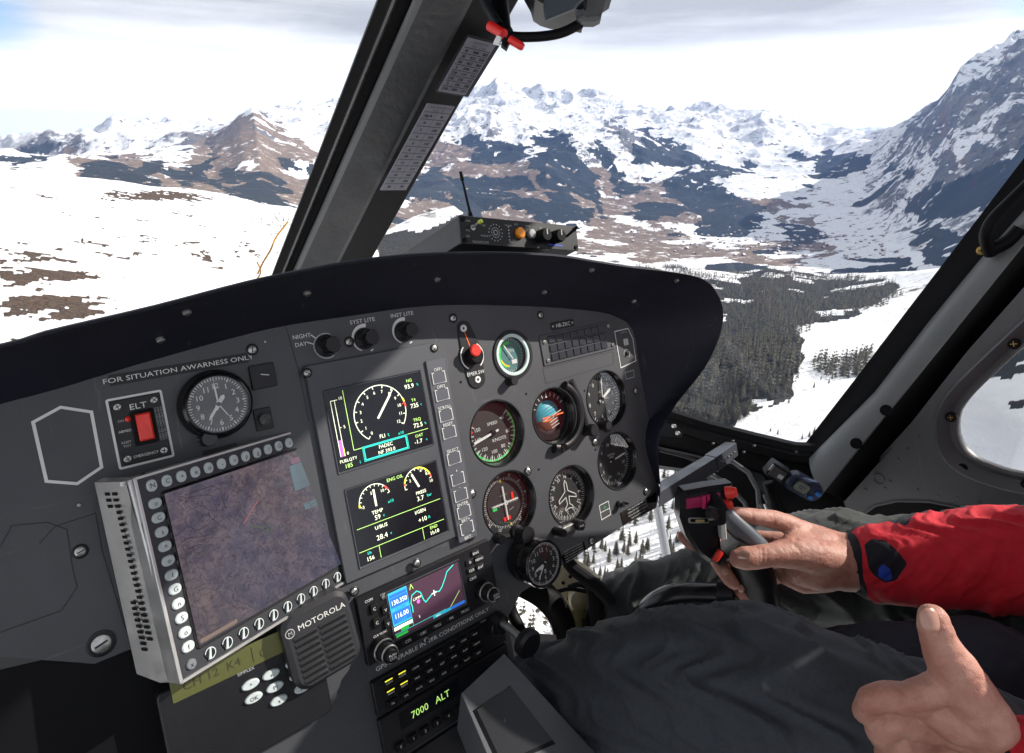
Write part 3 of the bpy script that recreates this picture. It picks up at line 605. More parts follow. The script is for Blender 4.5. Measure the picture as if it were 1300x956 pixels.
screen('upper_screen', sx0, sx1, U0, U1, 5, ved, s_up); screen('lower_screen', sx0+3, sx1-1, V0, V1, 5, ved, s_lo)
x0, x1, y0, y1 = -195.7, -171.5, -197.5, 4.3
b = MB(); b.prism(rrect((x0+x1)/2, (y0+y1)/2, x1-x0, y1-y0, 1), 5, 7.5, mat('key_strip', (.075, .078, .092), .42, var=.06, scale=20), .5); ks = b.build('key_strip', ved)
lab = [('OFF1', 466), ('OFF2', 485), ('SCROLL', 511), ('RESET', 529), ('SELECT', 556), ('+', 584), ('-', 603), ('ENTER', 618), ('BRT+', 634), ('BRT-', 663)]
kx = (x0+x1)/2
ys = [-16, -35, -58, -77, -106, -129, -147, -166, -184]
for i, yy in enumerate(ys):
    b = MB(); b.prism(rrect(kx, yy, 15.5, 12.5, 1), 7.5, 8.6, mat('key_strip', (0, 0, 0)), .4)
    for sx_ in (-1, 1): b.stroke([(kx+sx_*5.2, yy+6), (kx+sx_*8, yy+6), (kx+sx_*8, yy-6), (kx+sx_*5.2, yy-6)], .8, 8.75, INK)
    if i < 8: b.line(kx-8, yy-6, kx+8, yy-6, .5, 8.75, INKD)
    b.text(['OFF1', 'OFF2', 'SCROLL', 'RESET', 'SELECT', '+', '-', 'ENTER', 'BRT+'][i], kx, yy+9, 3.5, 8.8, INK, wide=.95)
    b.build('key', ks)
b = MB(); b.text('BRT-', kx, -194.5, 3.5, 7.8, INK); b.build('key_label', ks)

# ---- navigator with coloured map
gx0, gx1, gyT, gyB = -318, -158, -207, -274
b = MB(); b.prism(rrect((gx0+gx1)/2, (gyT+gyB)/2, gx1-gx0, gyT-gyB, 1.2), 0, 7, BLACK, .6); nav = b.build('navigation_radio', panel)
def s_nav(b, w, h):
    z = 0; bl = em('screen_blue', (.015, .10, .45), .6); cy_ = em('screen_sky_blue', (.02, .28, .42), .6); pu = em('screen_purple', (.040, .016, .030), .6); gn = em('screen_map_green', (.02, .4, .05), .5)
    b.poly([(0, 0), (w, 0), (w, h), (0, h)], z, pu); b.poly([(0, 12), (21, 12), (21, h), (0, h)], z+.1, cy_); b.poly([(1, 30), (20.4, 30), (20.4, 40), (1, 40)], z+.2, bl); b.poly([(1, 14), (20.4, 14), (20.4, 26), (1, 26)], z+.2, bl)
    b.poly([(1, 40.5), (20, 40.5), (20, 43.5), (1, 43.5)], z+.2, bl)
    b.text('130.350', 10.5, 35, 4.6, z+.3, E_W, wide=.85); b.text('121.500', 10.5, 27.9, 2.6, z+.3, bl); b.text('116.00', 10.5, 21, 4.8, z+.3, E_W, wide=.85); b.text('113.60', 10.5, 16, 2.6, z+.3, cy_)
    b.poly([(0, 7.5), (21, 7.5), (21, 11), (0, 11)], z+.1, E_W); b.poly([(7, 4.5), (16, 4.5), (16, 8), (7, 8)], z+.3, gn); b.line(0, 4, 60, 4, .5, z+.2, E_C); b.line(21, 4, 21, 12, .5, z+.2, E_C); b.poly([(1, .4), (14, .4), (14, 3), (1, 3)], z+.2, gn)
    b.poly([(44, .6), (w, .6), (w, 3.6), (44, 3.6)], z+.1, cy_); b.poly([(66, .6), (w, .6), (w, 3.4), (66, 3.4)], z+.2, bl); b.text('NAV', 50, 2, 2, z+.4, E_W)
    b.stroke([(23, 17), (23.5, 23), (22.5, 27), (25, 34), (31, 36), (35, 33), (37, 24), (39, 21), (46, 25), (51, 27), (56, 25), (60, 28), (66, 36), (69, 41), (78, 45)], .9, z+.3, E_C)
    b.line(50, 23, 50, 29, .9, z+.5, E_W); b.line(47, 26, 53, 26, .9, z+.5, E_W); b.lathe(31, 25, [(2, z+.2), (0, z+.3)], E_M, 14); b.text('LSMM', 30, 29, 2.6, z+.4, E_W); b.stroke([(24, 40), (26, 45), (28, 40)], .6, z+.3, E_G); b.text('5', 29, 10, 2.6, z+.3, E_W); b.line(66, 4, w-4, 16, .6, z+.3, E_G)
screen('map_screen', -286.3, -202.3, -261.1, -215.1, 7, nav, s_nav, bez=2.4)
for i, t in enumerate(['CDI', 'OBS', 'MSG', 'FPL', 'PROC']):
    b = MB(); xx = -275+i*17.5; b.prism(rrect(xx, -268, 11, 5, 1), 7, 9.2, BLACK, .6); b.text(t, xx, -268, 2.8, 9.4, INK); b.build('key', nav)
for i, (t, xx, yy) in enumerate([('RNG', -179, -214), ('D', -188, -221), ('MENU', -176, -222), ('CLR', -188, -230), ('ENT', -176, -231), ('CRSR', -188, -239)]):
    b = MB(); b.prism(rrect(xx, yy, 9.5, 6, 1), 7, 9.2, BLACK, .6); b.text(t, xx, yy, 2.7, 9.4, INK); b.build('key', nav)
for xx, yy in ((-303, -222), (-303, -236), (-292, -228), (-292, -242)):
    b = MB(); b.prism(rrect(xx, yy, 8, 9, 1.5), 7, 10, RUBBER, .8); b.text('C' if xx < -300 else 'V', xx, yy, 3, 10.2, INK); b.build('key', nav)
b = MB(); b.text('COM', -306, -213, 2.6, 7.3, INK); b.text('CLR VLOC', -301, -249, 2.2, 7.3, INK); b.text('OFF', -291, -213.5, 2.2, 7.3, INKD); b.lathe(-291, -216, [(2.4, 7), (2.0, 8.5), (0, 8.7)], STEEL, 14); b.build('lettering', nav)
def dualknob(x, y, z, parent, txt='PUSH', r=11.5):
    b = MB(); b.lathe(x, y, [(r, z), (r, z+9), (r-.8, z+10), (r-1.6, z+10), (r-3, z+10)], BLACK, 48, .03, 24); b.ring(x, y, r-2.2, r-.6, z+9.6, z+10.6, STEEL, 48, .3); k = b.build('tuning_knob', parent)
    b = MB(); b.lathe(x, y, [(r-3, z+8), (r-3, z+20), (r-3.8, z+21), (0, z+21)], BLACK, 48, .04, 20); b.ring(x, y, r-4.6, r-3.2, z+20.6, z+21.6, STEEL, 40, .3); b.lathe(x, y, [(r-6.2, z+21), (r-6.2, z+27), (0, z+27)], BLACK, 30)
    b.text(txt, x, y+1.5, 2.3, z+27.3, INK, rot=0); b.text('CRSR' if txt == 'PUSH' else 'VOL', x, y-1.6, 2.3, z+27.3, INK); b.build('inner_knob', k)
dualknob(-303, -262, 7, nav, 'PUSH', 12); dualknob(-178, -257, 7, nav, 'PUSH', 11)
b = MB(); b.text('GPS OPERABLE IN VFR CONDITIONS ONLY', -240, -283.5, 4.2, .5, INK, wide=1.2); b.build('lettering', panel); screw(541, 812, 0, 3, panel)
screw(612, 0, 7, 1, nav, xy=(-246, -274.6)) if False else None

# ---- audio panel with small keys below the navigator
b = MB(); b.prism(rrect(-238, -308, 160, 34, 1), 0, 6, BLACK, .6); aud = b.build('audio_panel', panel)
for r_ in range(3):
    for c_ in range(8):
        xx, yy = -302+c_*14.8, -297-r_*10.5
        b = MB(); b.prism(rrect(xx, yy, 11, 6.4, .8), 6, 9, RUBBER, .6)
        b.text([['COM1', 'COM2', 'COM3', 'AUX', 'TEL', 'SPLT', 'COM', 'MAS'], ['NAV1', 'NAV2', 'MKR', 'DME', 'ADF', 'SPKR', 'PLAY', 'CREW'], ['PA', 'SPR', 'MUTE', 'SENS', 'MUS', 'ICS', 'PILOT', 'TEST']][r_][c_], xx, yy-.3, 2.0, 9.2, INK)
        if r_ < 2 and c_ < 3: b.box(xx-4, xx+4, yy+1.9, yy+2.9, 9, 9.5, E_Y if c_ < 2 else RUBBER)
        b.build('key', aud)
b = MB(); b.lathe(-172, -300, [(9, 6), (9, 16), (8, 17), (0, 17)], BLACK, 40, .05, 20); b.build('knob', aud); b = MB(); b.lathe(-172, -300, [(6, 17), (6, 24), (5, 25), (0, 25)], RUBBER, 32, .06, 14); b.build('knob', aud)
b = MB(); b.text('VOX', -184, -290, 2.4, 6.3, INKD); b.build('lettering', aud)
# lower equipment, mostly below the picture
b = MB(); b.prism(rrect(-238, -352, 160, 46, 1), 0, 5, BLACK, .6); tr = b.build('transponder', panel)
b = MB(); b.prism(rrect(-262, -342, 70, 16, 1), 5, 5.6, SCR); b.text('7000   ALT', -262, -342, 7, 5.8, E_G); b.build('screen', tr)
for i in range(8):
    b = MB(); b.prism(rrect(-302+i*14, -363, 10, 7, 1), 5, 8, RUBBER, .6); b.text(str(i), -302+i*14, -363, 3, 8.2, INK); b.build('key', tr)
b = MB(); b.prism(rrect(-238, -410, 160, 60, 1), 0, 4, BLACK, .6); bb = b.build('blanking_plate', panel)
for xx in (-310, -166):
    for yy in (-386, -434): screw(0, 0, 4, 3, bb, xy=(xx, yy))
# flat side console top, lower right of the pedestal
b = MB(); P = [cp(640, 829, 560), cp(585, 880, 500), cp(640, 1010, 430), cp(760, 960, 510)]; Bk = [p+Vector((0, -40, -20)) for p in P]
b.hexa(P, Bk, PLATE); tray = b.build('pedestal_shelf', panel, bevel=1.2)
def lerp(a, b_, t): return a+(b_-a)*t
b = MB(); n = (P[1]-P[0]).cross(P[3]-P[0]).normalized(); n = n if n.dot(CAMP-P[0]) > 0 else -n
bi = lambda s, t: lerp(lerp(P[0], P[1], s), lerp(P[3], P[2], s), t)
b.hexa([bi(s, t)+n*.2 for s, t in ((.30, .22), (.95, .22), (.95, .8), (.30, .8))], [bi(s, t)+n*3 for s, t in ((.33, .25), (.92, .25), (.92, .77), (.33, .77))], BLACK); b.build('switch_panel', tray)

# ---- moving map tablet on its bracket
TL, TR, BR, BL = c3(165, 608.5, 437), c3(412, 536, 437*1.366), c3(461, 725, 437*1.371), c3(233, 866, 437*1.005)
P4 = [c2p(v) for v in (TL, TR, BR, BL)]; ex = (P4[1]-P4[0]+P4[2]-P4[3]).normalized(); ey = (P4[0]-P4[3]+P4[1]-P4[2]); ey = (ey-ex*ey.dot(ex)).normalized(); ez = ex.cross(ey)
TW, TH = ((P4[1]-P4[0]).length+(P4[2]-P4[3]).length)/2, ((P4[0]-P4[3]).length+(P4[1]-P4[2]).length)/2
cen = sum(P4, Vector())/4
TF = MP @ Matrix.Translation(cen) @ Matrix(((ex.x, ey.x, ez.x), (ex.y, ey.y, ez.y), (ex.z, ey.z, ez.z))).to_4x4()   # tablet frame mm
tab = thing('moving_map_display', 'tablet-size moving map screen framed by oval keys, clamped over the left of the panel', 'map display', (0, -TH/2, 0), TF)
b = MB(TF); b.prism(rrect(0, 0, TW, TH, 1.5), -14, 0, mat('bezel_metal', (.030, .032, .038), .4, metal=.2, var=.1, scale=30), .8)
b.build('casing', tab)
b = MB(TF); o = rrect(0, 0, TW+1.2, TH+1.2, 1.5); i_ = inset(o, 2.2); n = len(o)
b.add([(p[0], p[1], z) for z, L_ in ((-16, o), (.6, o), (1.2, inset(o, .5)), (1.2, i_), (-.5, i_)) for p in L_], [(r*n+k, r*n+(k+1) % n, (r+1)*n+(k+1) % n, (r+1)*n+k) for r in range(4) for k in range(n)], ALU); b.build('metal_edge', tab)
SW, SH = TW-37, TH-36
b = MB(TF); o = rrect(0, 0, SW+5, SH+5, 3); i_ = rrect(0, 0, SW, SH, 1)
n = len(o); b.add([(p[0], p[1], .3) for p in o]+[(p[0], p[1], 1.4) for p in inset(o, .7)]+[(p[0], p[1], .3) for p in i_], [(r*n+k, r*n+(k+1) % n, (r+1)*n+(k+1) % n, (r+1)*n+k) for r in range(2) for k in range(n)], GLOSSB); b.build('screen_rim', tab)
# map screen material: a dim terrain chart seen under sky reflections
mm = bpy.data.materials.new('map_screen'); mm.use_nodes = True; t = mm.node_tree; bs = t.nodes['Principled BSDF']; bs.inputs['Roughness'].default_value = .16
g_ = N(t, 'ShaderNodeTexCoord'); n1 = N(t, 'ShaderNodeTexNoise'); n1.inputs['Scale'].default_value = 70; n1.inputs['Detail'].default_value = 12; n1.inputs['Roughness'].default_value = .72; n1.inputs['Distortion'].default_value = .15; t.links.new(g_.outputs['Object'], n1.inputs['Vector'])
n2 = N(t, 'ShaderNodeTexNoise'); n2.inputs['Scale'].default_value = 7; n2.inputs['Detail'].default_value = 3; t.links.new(g_.outputs['Object'], n2.inputs['Vector'])
r1 = N(t, 'ShaderNodeValToRGB'); e = r1.color_ramp.elements; e[0].position = .3; e[0].color = (.034, .034, .046, 1); e[1].position = .68; e[1].color = (.115, .095, .10, 1); x_ = e.new(.47); x_.color = (.060, .055, .070, 1); x_ = e.new(.52); x_.color = (.080, .068, .076, 1)
r2 = N(t, 'ShaderNodeValToRGB'); e = r2.color_ramp.elements; e[0].position = .35; e[0].color = (.8, .9, 1.15, 1); e[1].position = .65; e[1].color = (1.15, 1.0, .85, 1)
mu = N(t, 'ShaderNodeMix', data_type='RGBA', blend_type='MULTIPLY'); mu.inputs['Factor'].default_value = 1
t.links.new(n1.outputs[0], r1.inputs[0]); t.links.new(n2.outputs[0], r2.inputs[0]); t.links.new(r1.outputs[0], mu.inputs['A']); t.links.new(r2.outputs[0], mu.inputs['B'])
n3_ = N(t, 'ShaderNodeTexNoise'); n3_.inputs['Scale'].default_value = 17; n3_.inputs['Detail'].default_value = 7; n3_.inputs['Roughness'].default_value = .55; t.links.new(g_.outputs['Object'], n3_.inputs['Vector'])
m3 = N(t, 'ShaderNodeMath', operation='MULTIPLY'); m3.inputs[1].default_value = 22; t.links.new(n3_.outputs[0], m3.inputs[0]); m4 = N(t, 'ShaderNodeMath', operation='FRACT'); t.links.new(m3.outputs[0], m4.inputs[0])
r3 = N(t, 'ShaderNodeMapRange'); r3.inputs[1].default_value = .10; r3.inputs[2].default_value = .24; r3.inputs[3].default_value = .62; r3.inputs[4].default_value = 0; t.links.new(m4.outputs[0], r3.inputs[0])
mc_ = N(t, 'ShaderNodeMix', data_type='RGBA'); t.links.new(r3.outputs[0], mc_.inputs['Factor']); t.links.new(mu.outputs['Result'], mc_.inputs['A']); mc_.inputs['B'].default_value = (.022, .020, .024, 1)
bs.inputs['Base Color'].default_value = (.01, .01, .012, 1); t.links.new(mc_.outputs['Result'], bs.inputs['Emission Color']); bs.inputs['Emission Strength'].default_value = .75
b = MB(TF); b.poly(i_, .5, mm); z = .7
def S(a, c): return (-SW/2+a*SW, -SH/2+c*SH)
cA = em('map_cyan', (.022, .045, .060), .4); cB = em('map_purple', (.05, .022, .042), .4); cC = em('map_ridge', (.020, .018, .022), .5); cD = em('map_peach', (.08, .055, .045), .4)
b.poly([S(.76, .70), S(1, .70), S(1, .90), S(.76, .90)], z, cA); b.poly([S(.88, .96), S(.99, .96), S(.99, .995), S(.88, .995)], z, cB); b.poly([S(.78, .905), S(.93, .905), S(.93, .95), S(.78, .95)], z, cB)
b.poly([S(.80, .53), S(1, .53), S(1, .58), S(.80, .58)], z, cA); b.poly([S(.01, .01), S(.22, .01), S(.22, .035), S(.01, .035)], z, cD)
for k in range(9): b.line(*S(.84, .60-k*.045), *S(.99, .60-k*.045), .5, z+.15, cC)
for k in range(12): b.line(*S(.80, .71+k*.016), *S(.97, .71+k*.016), .35, z+.15, cC)
rr = random.Random(3)
for k in range(60):
    a, c = rr.uniform(.05, .75), rr.uniform(.05, .9); pts = []; d = rr.uniform(0, 6.28)
    for _ in range(rr.randint(5, 14)): pts.append(S(min(.97, max(.03, a)), min(.95, max(.04, c)))); a += .035*math.cos(d); c += .035*math.sin(d); d += rr.uniform(-.7, .7)
    b.stroke(pts, rr.uniform(.2, .5), z+.1, cC)
b.line(*S(.38, .62), *S(.50, .74), .7, z+.2, em('map_red', (.12, .02, .02), .4)); b.stroke([S(.42, .59), S(.50, .53), S(.55, .47)], 2.2, z+.2, em('map_mark', (.008, .012, .012), .5)); b.line(*S(.47, .50), *S(.54, .55), 1.2, z+.2, MATS['map_mark'])
b.build('map_screen', tab)
gl = ['N', 'C', '+', 'x', 'o', '-', 'o', 'p', 'g', '/', 'G', 's', 'M', 'f', 'l']
def okey(x, y, w_, h_, t_, m_, rot=0):
    b = MB(TF); b.X = Matrix.Translation((x, y, 0)) @ Matrix.Rotation(rad(rot), 4, 'Z'); b.prism(rrect(0, 0, w_, h_, min(w_, h_)*.48, 5), 0, 1.8, m_, .7); b.text(t_, 0, 0, 3.6, 2.0, BLACK); b.build('key', tab)
nt_ = 15
for i in range(nt_): okey(-TW/2+11+i*(TW-20)/(nt_-.5), TH/2-9, 7.6, 9.0, gl[i % len(gl)], PALE)
for i in range(11): okey(-TW/2+10.5, TH/2-22.5-i*(TH-38)/10.6, 9.6, 7.6, 'oCs+olGnSof'[i], PALE)
okey(-TW/2+10, -TH/2+9, 7.5, 7.5, 'x', mat('grey_key', (.14, .15, .17), .4))
for i in range(11): okey(TW/2-9, TH/2-20-i*(TH-30)/10.3, 8.6, 7.2, 'LpzEoRFTfBo'[i], mat('grey_key2', (.20, .21, .24), .35))
for i in range(11):
    b = MB(TF); x, y = -TW/2+25+i*(TW-34)/10.5, -TH/2+9; b.prism(circ(x, y, 4.3, 20), 0, 1.0, BLACK, .4); b.arc(x, y, 4.1, -100, 170, .7, 1.3, PALE); b.prism([(x-2.6, y-4), (x-.2, y-4), (x+1.2, y+3.6), (x-.2, y+3.8)], 1.0, 2.2, PALE, .3); b.build('key', tab)
# vented side plate of its bracket
S1, S2, S3, S4 = [cp(*p) for p in ((119, 612, 448), (160, 611, 442), (226, 866, 452), (173, 856, 470))]
b = MB(); nn = (S2-S1).cross(S4-S1).normalized(); nn = nn if nn.dot(CAMP-S1) > 0 else -nn
S5 = lerp(S4, S3, .55)+(S3-S2).normalized()*4
front = [S1, S2, S3, S5, S4]; vs = front+[p-nn*9 for p in front]; n = 5
b.add(vs, [tuple(range(5)), tuple(range(9, 4, -1))]+[(i, i+5, (i+1) % 5+5, (i+1) % 5) for i in range(5)], ALU)
sp = b.build('side_plate', tab, bevel=.8)
b = MB(); bi2 = lambda s, t: lerp(lerp(S1, S2, s), lerp(S4, S3, s), t)
for k in range(27):
    t_ = .06+k*.0305
    for s in ((.56,) if not (k < 3 or k > 17) else (.56, .34) if k < 3 else (.56, .36)):
        if k > 24 and s > .5: continue
        a = [bi2(s+ds, t_+dt)+nn*.15 for ds, dt in ((-.07, -.007), (.07, -.007), (.07, .008), (-.07, .008))]
        b.hexa(a, [p+nn*.25 for p in a], RUBBER)
b.build('vent_slots', sp)
b = MB(); b.hexa([S2+nn*.5, S2+(P4[0]-S2)*.9, P4[3]+(S3-P4[3])*.15, S3+nn*.5], [S2-nn*14, P4[0]-nn*14, P4[3]-nn*16, S3-nn*12], GLOSSB); b.build('bracket', tab)
b = MB(); b.tube([lerp(P4[0], S2, .35)+ez*1, lerp(P4[3], S3, .45)+ez*1], 1.8, ALU, 8); b.tube([P4[0]+ex*-6+ez*2, P4[0]+ex*-6+ez*2+ey*-3], 2.2, STEEL, 10); b.build('rail', tab)
b = MB(); a = Vector((*q(245, 715), 0)); b.lathe(-415, -110, [(22, 0), (22, 8), (12, 12), (12, 26), (0, 26)], BLACK, 24); b.build('mount_arm', tab)

# ---- speaker microphone and small radio head
mc = thing('speaker_microphone', 'black hand speaker microphone with a slotted grille, hung below the map display', 'microphone', (*q(410, 840), 0))
x, y = q(413, 803, 26); a0 = 4
b = MB(); b.X = Matrix.Translation((x-4, y-4, 0)) @ Matrix.Rotation(rad(a0), 4, 'Z')
b.prism(rrect(0, 0, 62, 70, 13, 7), 4, 30, mat('mic_plastic', (.017, .017, .020), .5, var=.1, scale=60, bump=.3, bscale=900), 4); b.build('body', mc)
b = MB(); b.X = Matrix.Translation((x-4, y-4, 0)) @ Matrix.Rotation(rad(a0), 4, 'Z')
for k in range(8):
    for (xa, xb) in ((-24, -3), (-1, 24)): b.prism(rrect((xa+xb)/2, 11-k*5.6, xb-xa, 2.0, .9), 29.9, 30.3, RUBBER); b.prism(rrect((xa+xb)/2, 13.4-k*5.6, xb-xa, 1.6, .7), 29.9, 31.2, MATS['mic_plastic'], .4)
b.build('grille', mc)
b = MB(); b.X = Matrix.Translation((x-4, y-4, 0)) @ Matrix.Rotation(rad(a0), 4, 'Z'); b.text('MOTOROLA', 4, 21, 5.0, 30.4, INK, wide=1.1); b.ring(-25, 20, 3.4, 4.1, 30, 30.5, INKD, 24, .1); b.text('M', -25, 20, 3.6, 30.5, INKD); b.build('lettering', mc)
rh = thing('radio_control_head', 'dark radio head with an olive display and pale oval keys below the map display', 'radio', (*q(330, 880), 0))
cx, cy = q(320, 862, 14); b = MB(); b.prism(rrect(cx-4, cy-20, 128, 84, 5), 2, 14, BLACK, 1.2); b.build('casing', rh)
X0, X1, Y0, Y1 = cx-58, cx+28, cy-6, cy+16
X1 = q(362, 812, 14)[0]; Y1 = q(354, 801, 14)[1]; Y0 = Y1-19
ol = bpy.data.materials.new('olive_display'); ol.use_nodes = True
MATS['olive_display'] = ol; ob = ol.node_tree.nodes['Principled BSDF']; ob.inputs['Base Color'].default_value = (.065, .07, .022, 1); ob.inputs['Roughness'].default_value = .2; ob.inputs['Emission Color'].default_value = (.10, .10, .025, 1); ob.inputs['Emission Strength'].default_value = .12
b = MB(); b.prism(rrect((X0+X1)/2, (Y0+Y1)/2, X1-X0, Y1-Y0, 1), 14, 14.5, ol); b.line(X1-28, Y0+3, X1-28, Y1-3, .5, 14.7, BLACK); b.text('CH 12  K4', X0+30, (Y0+Y1)/2, 7, 14.7, mat('olive_ink', (.03, .035, .012), .5)); b.build('display', rh)
b = MB(); xx, yy = q(312, 852, 14); b.text('SIMPLEX', xx, yy, 2.6, 14.3, INKD); b.build('lettering', rh)
for i, (p, tt) in enumerate([((373, 841), 'P2'), ((344, 856), 'v'), ((378, 857), 'P3'), ((349, 872), 'P1'), ((318, 869), '^'), ((384, 873), 'P4'), ((322, 886), 'OK'), ((354, 889), 'x')]):
    xx, yy = q(*p, 15); b = MB(); b.prism([(xx+7.2*math.cos(a*math.pi/12), yy+3.9*math.sin(a*math.pi/12)) for a in range(24)], 14, 16.5, PALE, .8); b.text(tt, xx, yy, 3.2, 16.7, BLACK); b.build('key', rh)

# ---- big clock clamped under the panel edge
zc = 40; x, y = q(691, 716, zc)
mcl = thing('clamped_clock', 'round black clock clamped on the lower edge of the panel below the compass', 'clock', (x, y-26, 0))
b = MB(); b.lathe(x, y, [(18, -2), (24, 2), (26, 8), (25.4, 14), (26, 15), (26, 24), (25.3, 25), (25.3, 31), (26.5, 32), (26.5, zc), (25.5, zc+1.2), (24.3, zc+1), (23.8, zc-2.5), (0, zc-2.5)], GLOSSB, 64); b.build('case', mcl)
b = MB(); b.X = Matrix.Translation((x, y, zc-2.2)); nb = MB(); nb.X = b.X.copy(); b.poly(circ(0, 0, 23.6, 48), 0, DIAL); clock_face(b, nb, 23.6, 0, [(196, 15, 2.6), (232, 18, 1.1), (205, 9, 3.4)], rot=0); b.ring(0, 0, 22.4, 23.4, .2, .9, INKD, 48, .1); b.text('8', 1, -9, 5, .35, INK); b.build('dial', mcl); nb.build('hands', mcl)
b = MB(); b.poly(circ(x, y, 24, 40), zc+.2, GLASS); b.build('cover_glass', mcl)
b = MB(); b.lathe(x-4, y+33, [(8, 0), (8, 6), (6, 8), (6, 20), (9, 22), (9, 26), (0, 26)], BLACK, 30); b.box(x-10, x+2, y+22, y+36, 4, 24, BLACK, 1.5); b.build('clamp', mcl)
for dx, dz in ((-47, 0),): 
    pass
knob(0, 0, 0, 12, 5.5, GLOSSB, panel, xy=q(630, 683), name='course_knob'); knob(0, 0, 0, 18, 5, BLACK, panel, xy=q(704, 674), name='small_knob')
b = MB(); xx, yy = q(714, 673); b.box(xx-3, xx+22, yy-4, yy+4, 0, 5, STEEL, .8); b.lathe(xx+22, yy, [(7, 0), (7, 12), (6, 13), (0, 13)], BLACK, 20); b.text('PULL', xx+22, yy, 2.4, 13.3, INK); b.build('slide_switch', panel)
# plunger knob on a shaft, right of the pedestal
pk = thing('pull_knob', 'black pull knob on a thin steel shaft beside the pedestal', 'knob', (PX1, -330, 20))
A0 = cp(637, 790, 640); A1 = cp(668, 815, 610); dd = (A1-A0).normalized()
b = MB(); b.tube([A0-dd*8, A0, A1], [4, 4, 4], STEEL, 14); b.tube([A0-dd*10, A0+dd*2], [8, 8], BLACK, 16); b.build('shaft', pk)
b = MB(); b.tube([A1-dd*4, A1-dd*2, A1+dd*5, A1+dd*8], [9, 14.5, 15, 12], BLACK, 32); b.build('head', pk)
# ================================================================ CABIN
heli = thing('helicopter', 'dark grey helicopter cabin around the panel, with slanted windscreen post and riveted door', 'helicopter', (0, -500, 0))
TRIM = mat('trim_grey', (.095, .10, .102), .42, wear=.2, var=.12, scale=12, bump=.15, bscale=700, rvar=.1)
DOORP = mat('door_panel_grey', (.085, .087, .094), .45, wear=.3, var=.12, scale=9, bump=.25, bscale=900, rvar=.08)
LEATH = mat('grained_vinyl', (.020, .022, .025), .45, var=.35, scale=22, bump=.9, bscale=120, rvar=.1)
SEAL = mat('black_seal', (.003, .003, .004), .55, spec=.12, var=.2, scale=40)
DARKM = mat('dark_metal', (.009, .010, .013), .4, spec=.3, var=.3, scale=12, rvar=.12)
def loft(name, secs, mats_, parent, closed=True, F=MP, angle=30, sub=1):
    """secs: list of point lists; mats_: one per profile segment"""
    S_ = []
    for i in range(len(secs)-1):
        for j in range(sub): S_.append([lerp(Vector(a), Vector(b_), j/sub) for a, b_ in zip(secs[i], secs[i+1])])
    S_.append([Vector(a) for a in secs[-1]]); k = len(S_[0]); b = MB(F); vs = [v for s in S_ for v in s]; b.v = vs
    seg = k if closed else k-1
    for i in range(len(S_)-1):
        for j in range(seg):
            b.f.append((i*k+j, i*k+(j+1) % k, (i+1)*k+(j+1) % k, (i+1)*k+j)); b.m.append(b.mi(mats_[j % len(mats_)]))
    if closed:
        for i in (0, len(S_)-1): b.f.append(tuple(i*k+j for j in range(k))); b.m.append(b.mi(mats_[0]))
    return b.build(name, parent, angle=angle)
def postx(t, bx_, tx_): return (bx_+(tx_-bx_)*t, 335-335*t)
prof = [(350, 478, 30, SEAL), (351, 480, -2, SEAL), (361, 496, -6, SEAL), (362.5, 498, -9, TRIM), (365, 502, -9, TRIM), (366.5, 505, 6, SEAL), (374, 521, 6, SEAL), (376, 524, -10, TRIM), (379, 529, -17, TRIM), (384, 537, -19, LEATH), (396, 553, -18, LEATH), (411, 574, -16, LEATH), (426, 594, -12, LEATH), (430, 600, -4, SEAL), (467.5, 657, 46, SEAL), (468, 658, 78, SEAL), (352, 482, 74, SEAL)]
def postsec(t):
    d0 = 1050+(700-1050)*t; return [cp(*postx(t, a, c), d0+o*(1-.3*t)) for a, c, o, m in prof]
post = loft('windscreen_post', [postsec(t) for t in (-.3, 0, .25, .5, .75, 1, 1.35)], [m for *_, m in prof], heli)
# placards on the dark side face of the post
s0, s1 = postsec(0), postsec(1); PA, PB, PC = s0[13], s0[14], s1[14]
pn = (PB-PA).cross(PC-PA).normalized(); pn = pn if pn.dot(CAMP-PA) > 0 else -pn
def onplane(px, py, P0, n, off=0.0):
    d = PRi @ Vector(((px-PCX)/FPX, (py-PCY)/FPX, 1.0)); s = ((P0+n*off)-CAMP).dot(n)/d.dot(n); return CAMP+d*s
def frame_from(P, F=MP):
    ex = (P[1]-P[0]+P[2]-P[3]).normalized(); ey = (P[0]-P[3]+P[1]-P[2]); ey = (ey-ex*ey.dot(ex)).normalized(); ez = ex.cross(ey); c = sum(P, Vector())/4
    w = ((P[1]-P[0]).length+(P[2]-P[3]).length)/2; h = ((P[0]-P[3]).length+(P[1]-P[2]).length)/2
    return F @ Matrix.Translation(c) @ Matrix(((ex.x, ey.x, ez.x), (ex.y, ey.y, ez.y), (ex.z, ey.z, ez.z))).to_4x4(), w, h
PAPER = mat('placard_paper', (.16, .16, .19), .5, var=.1, scale=60)
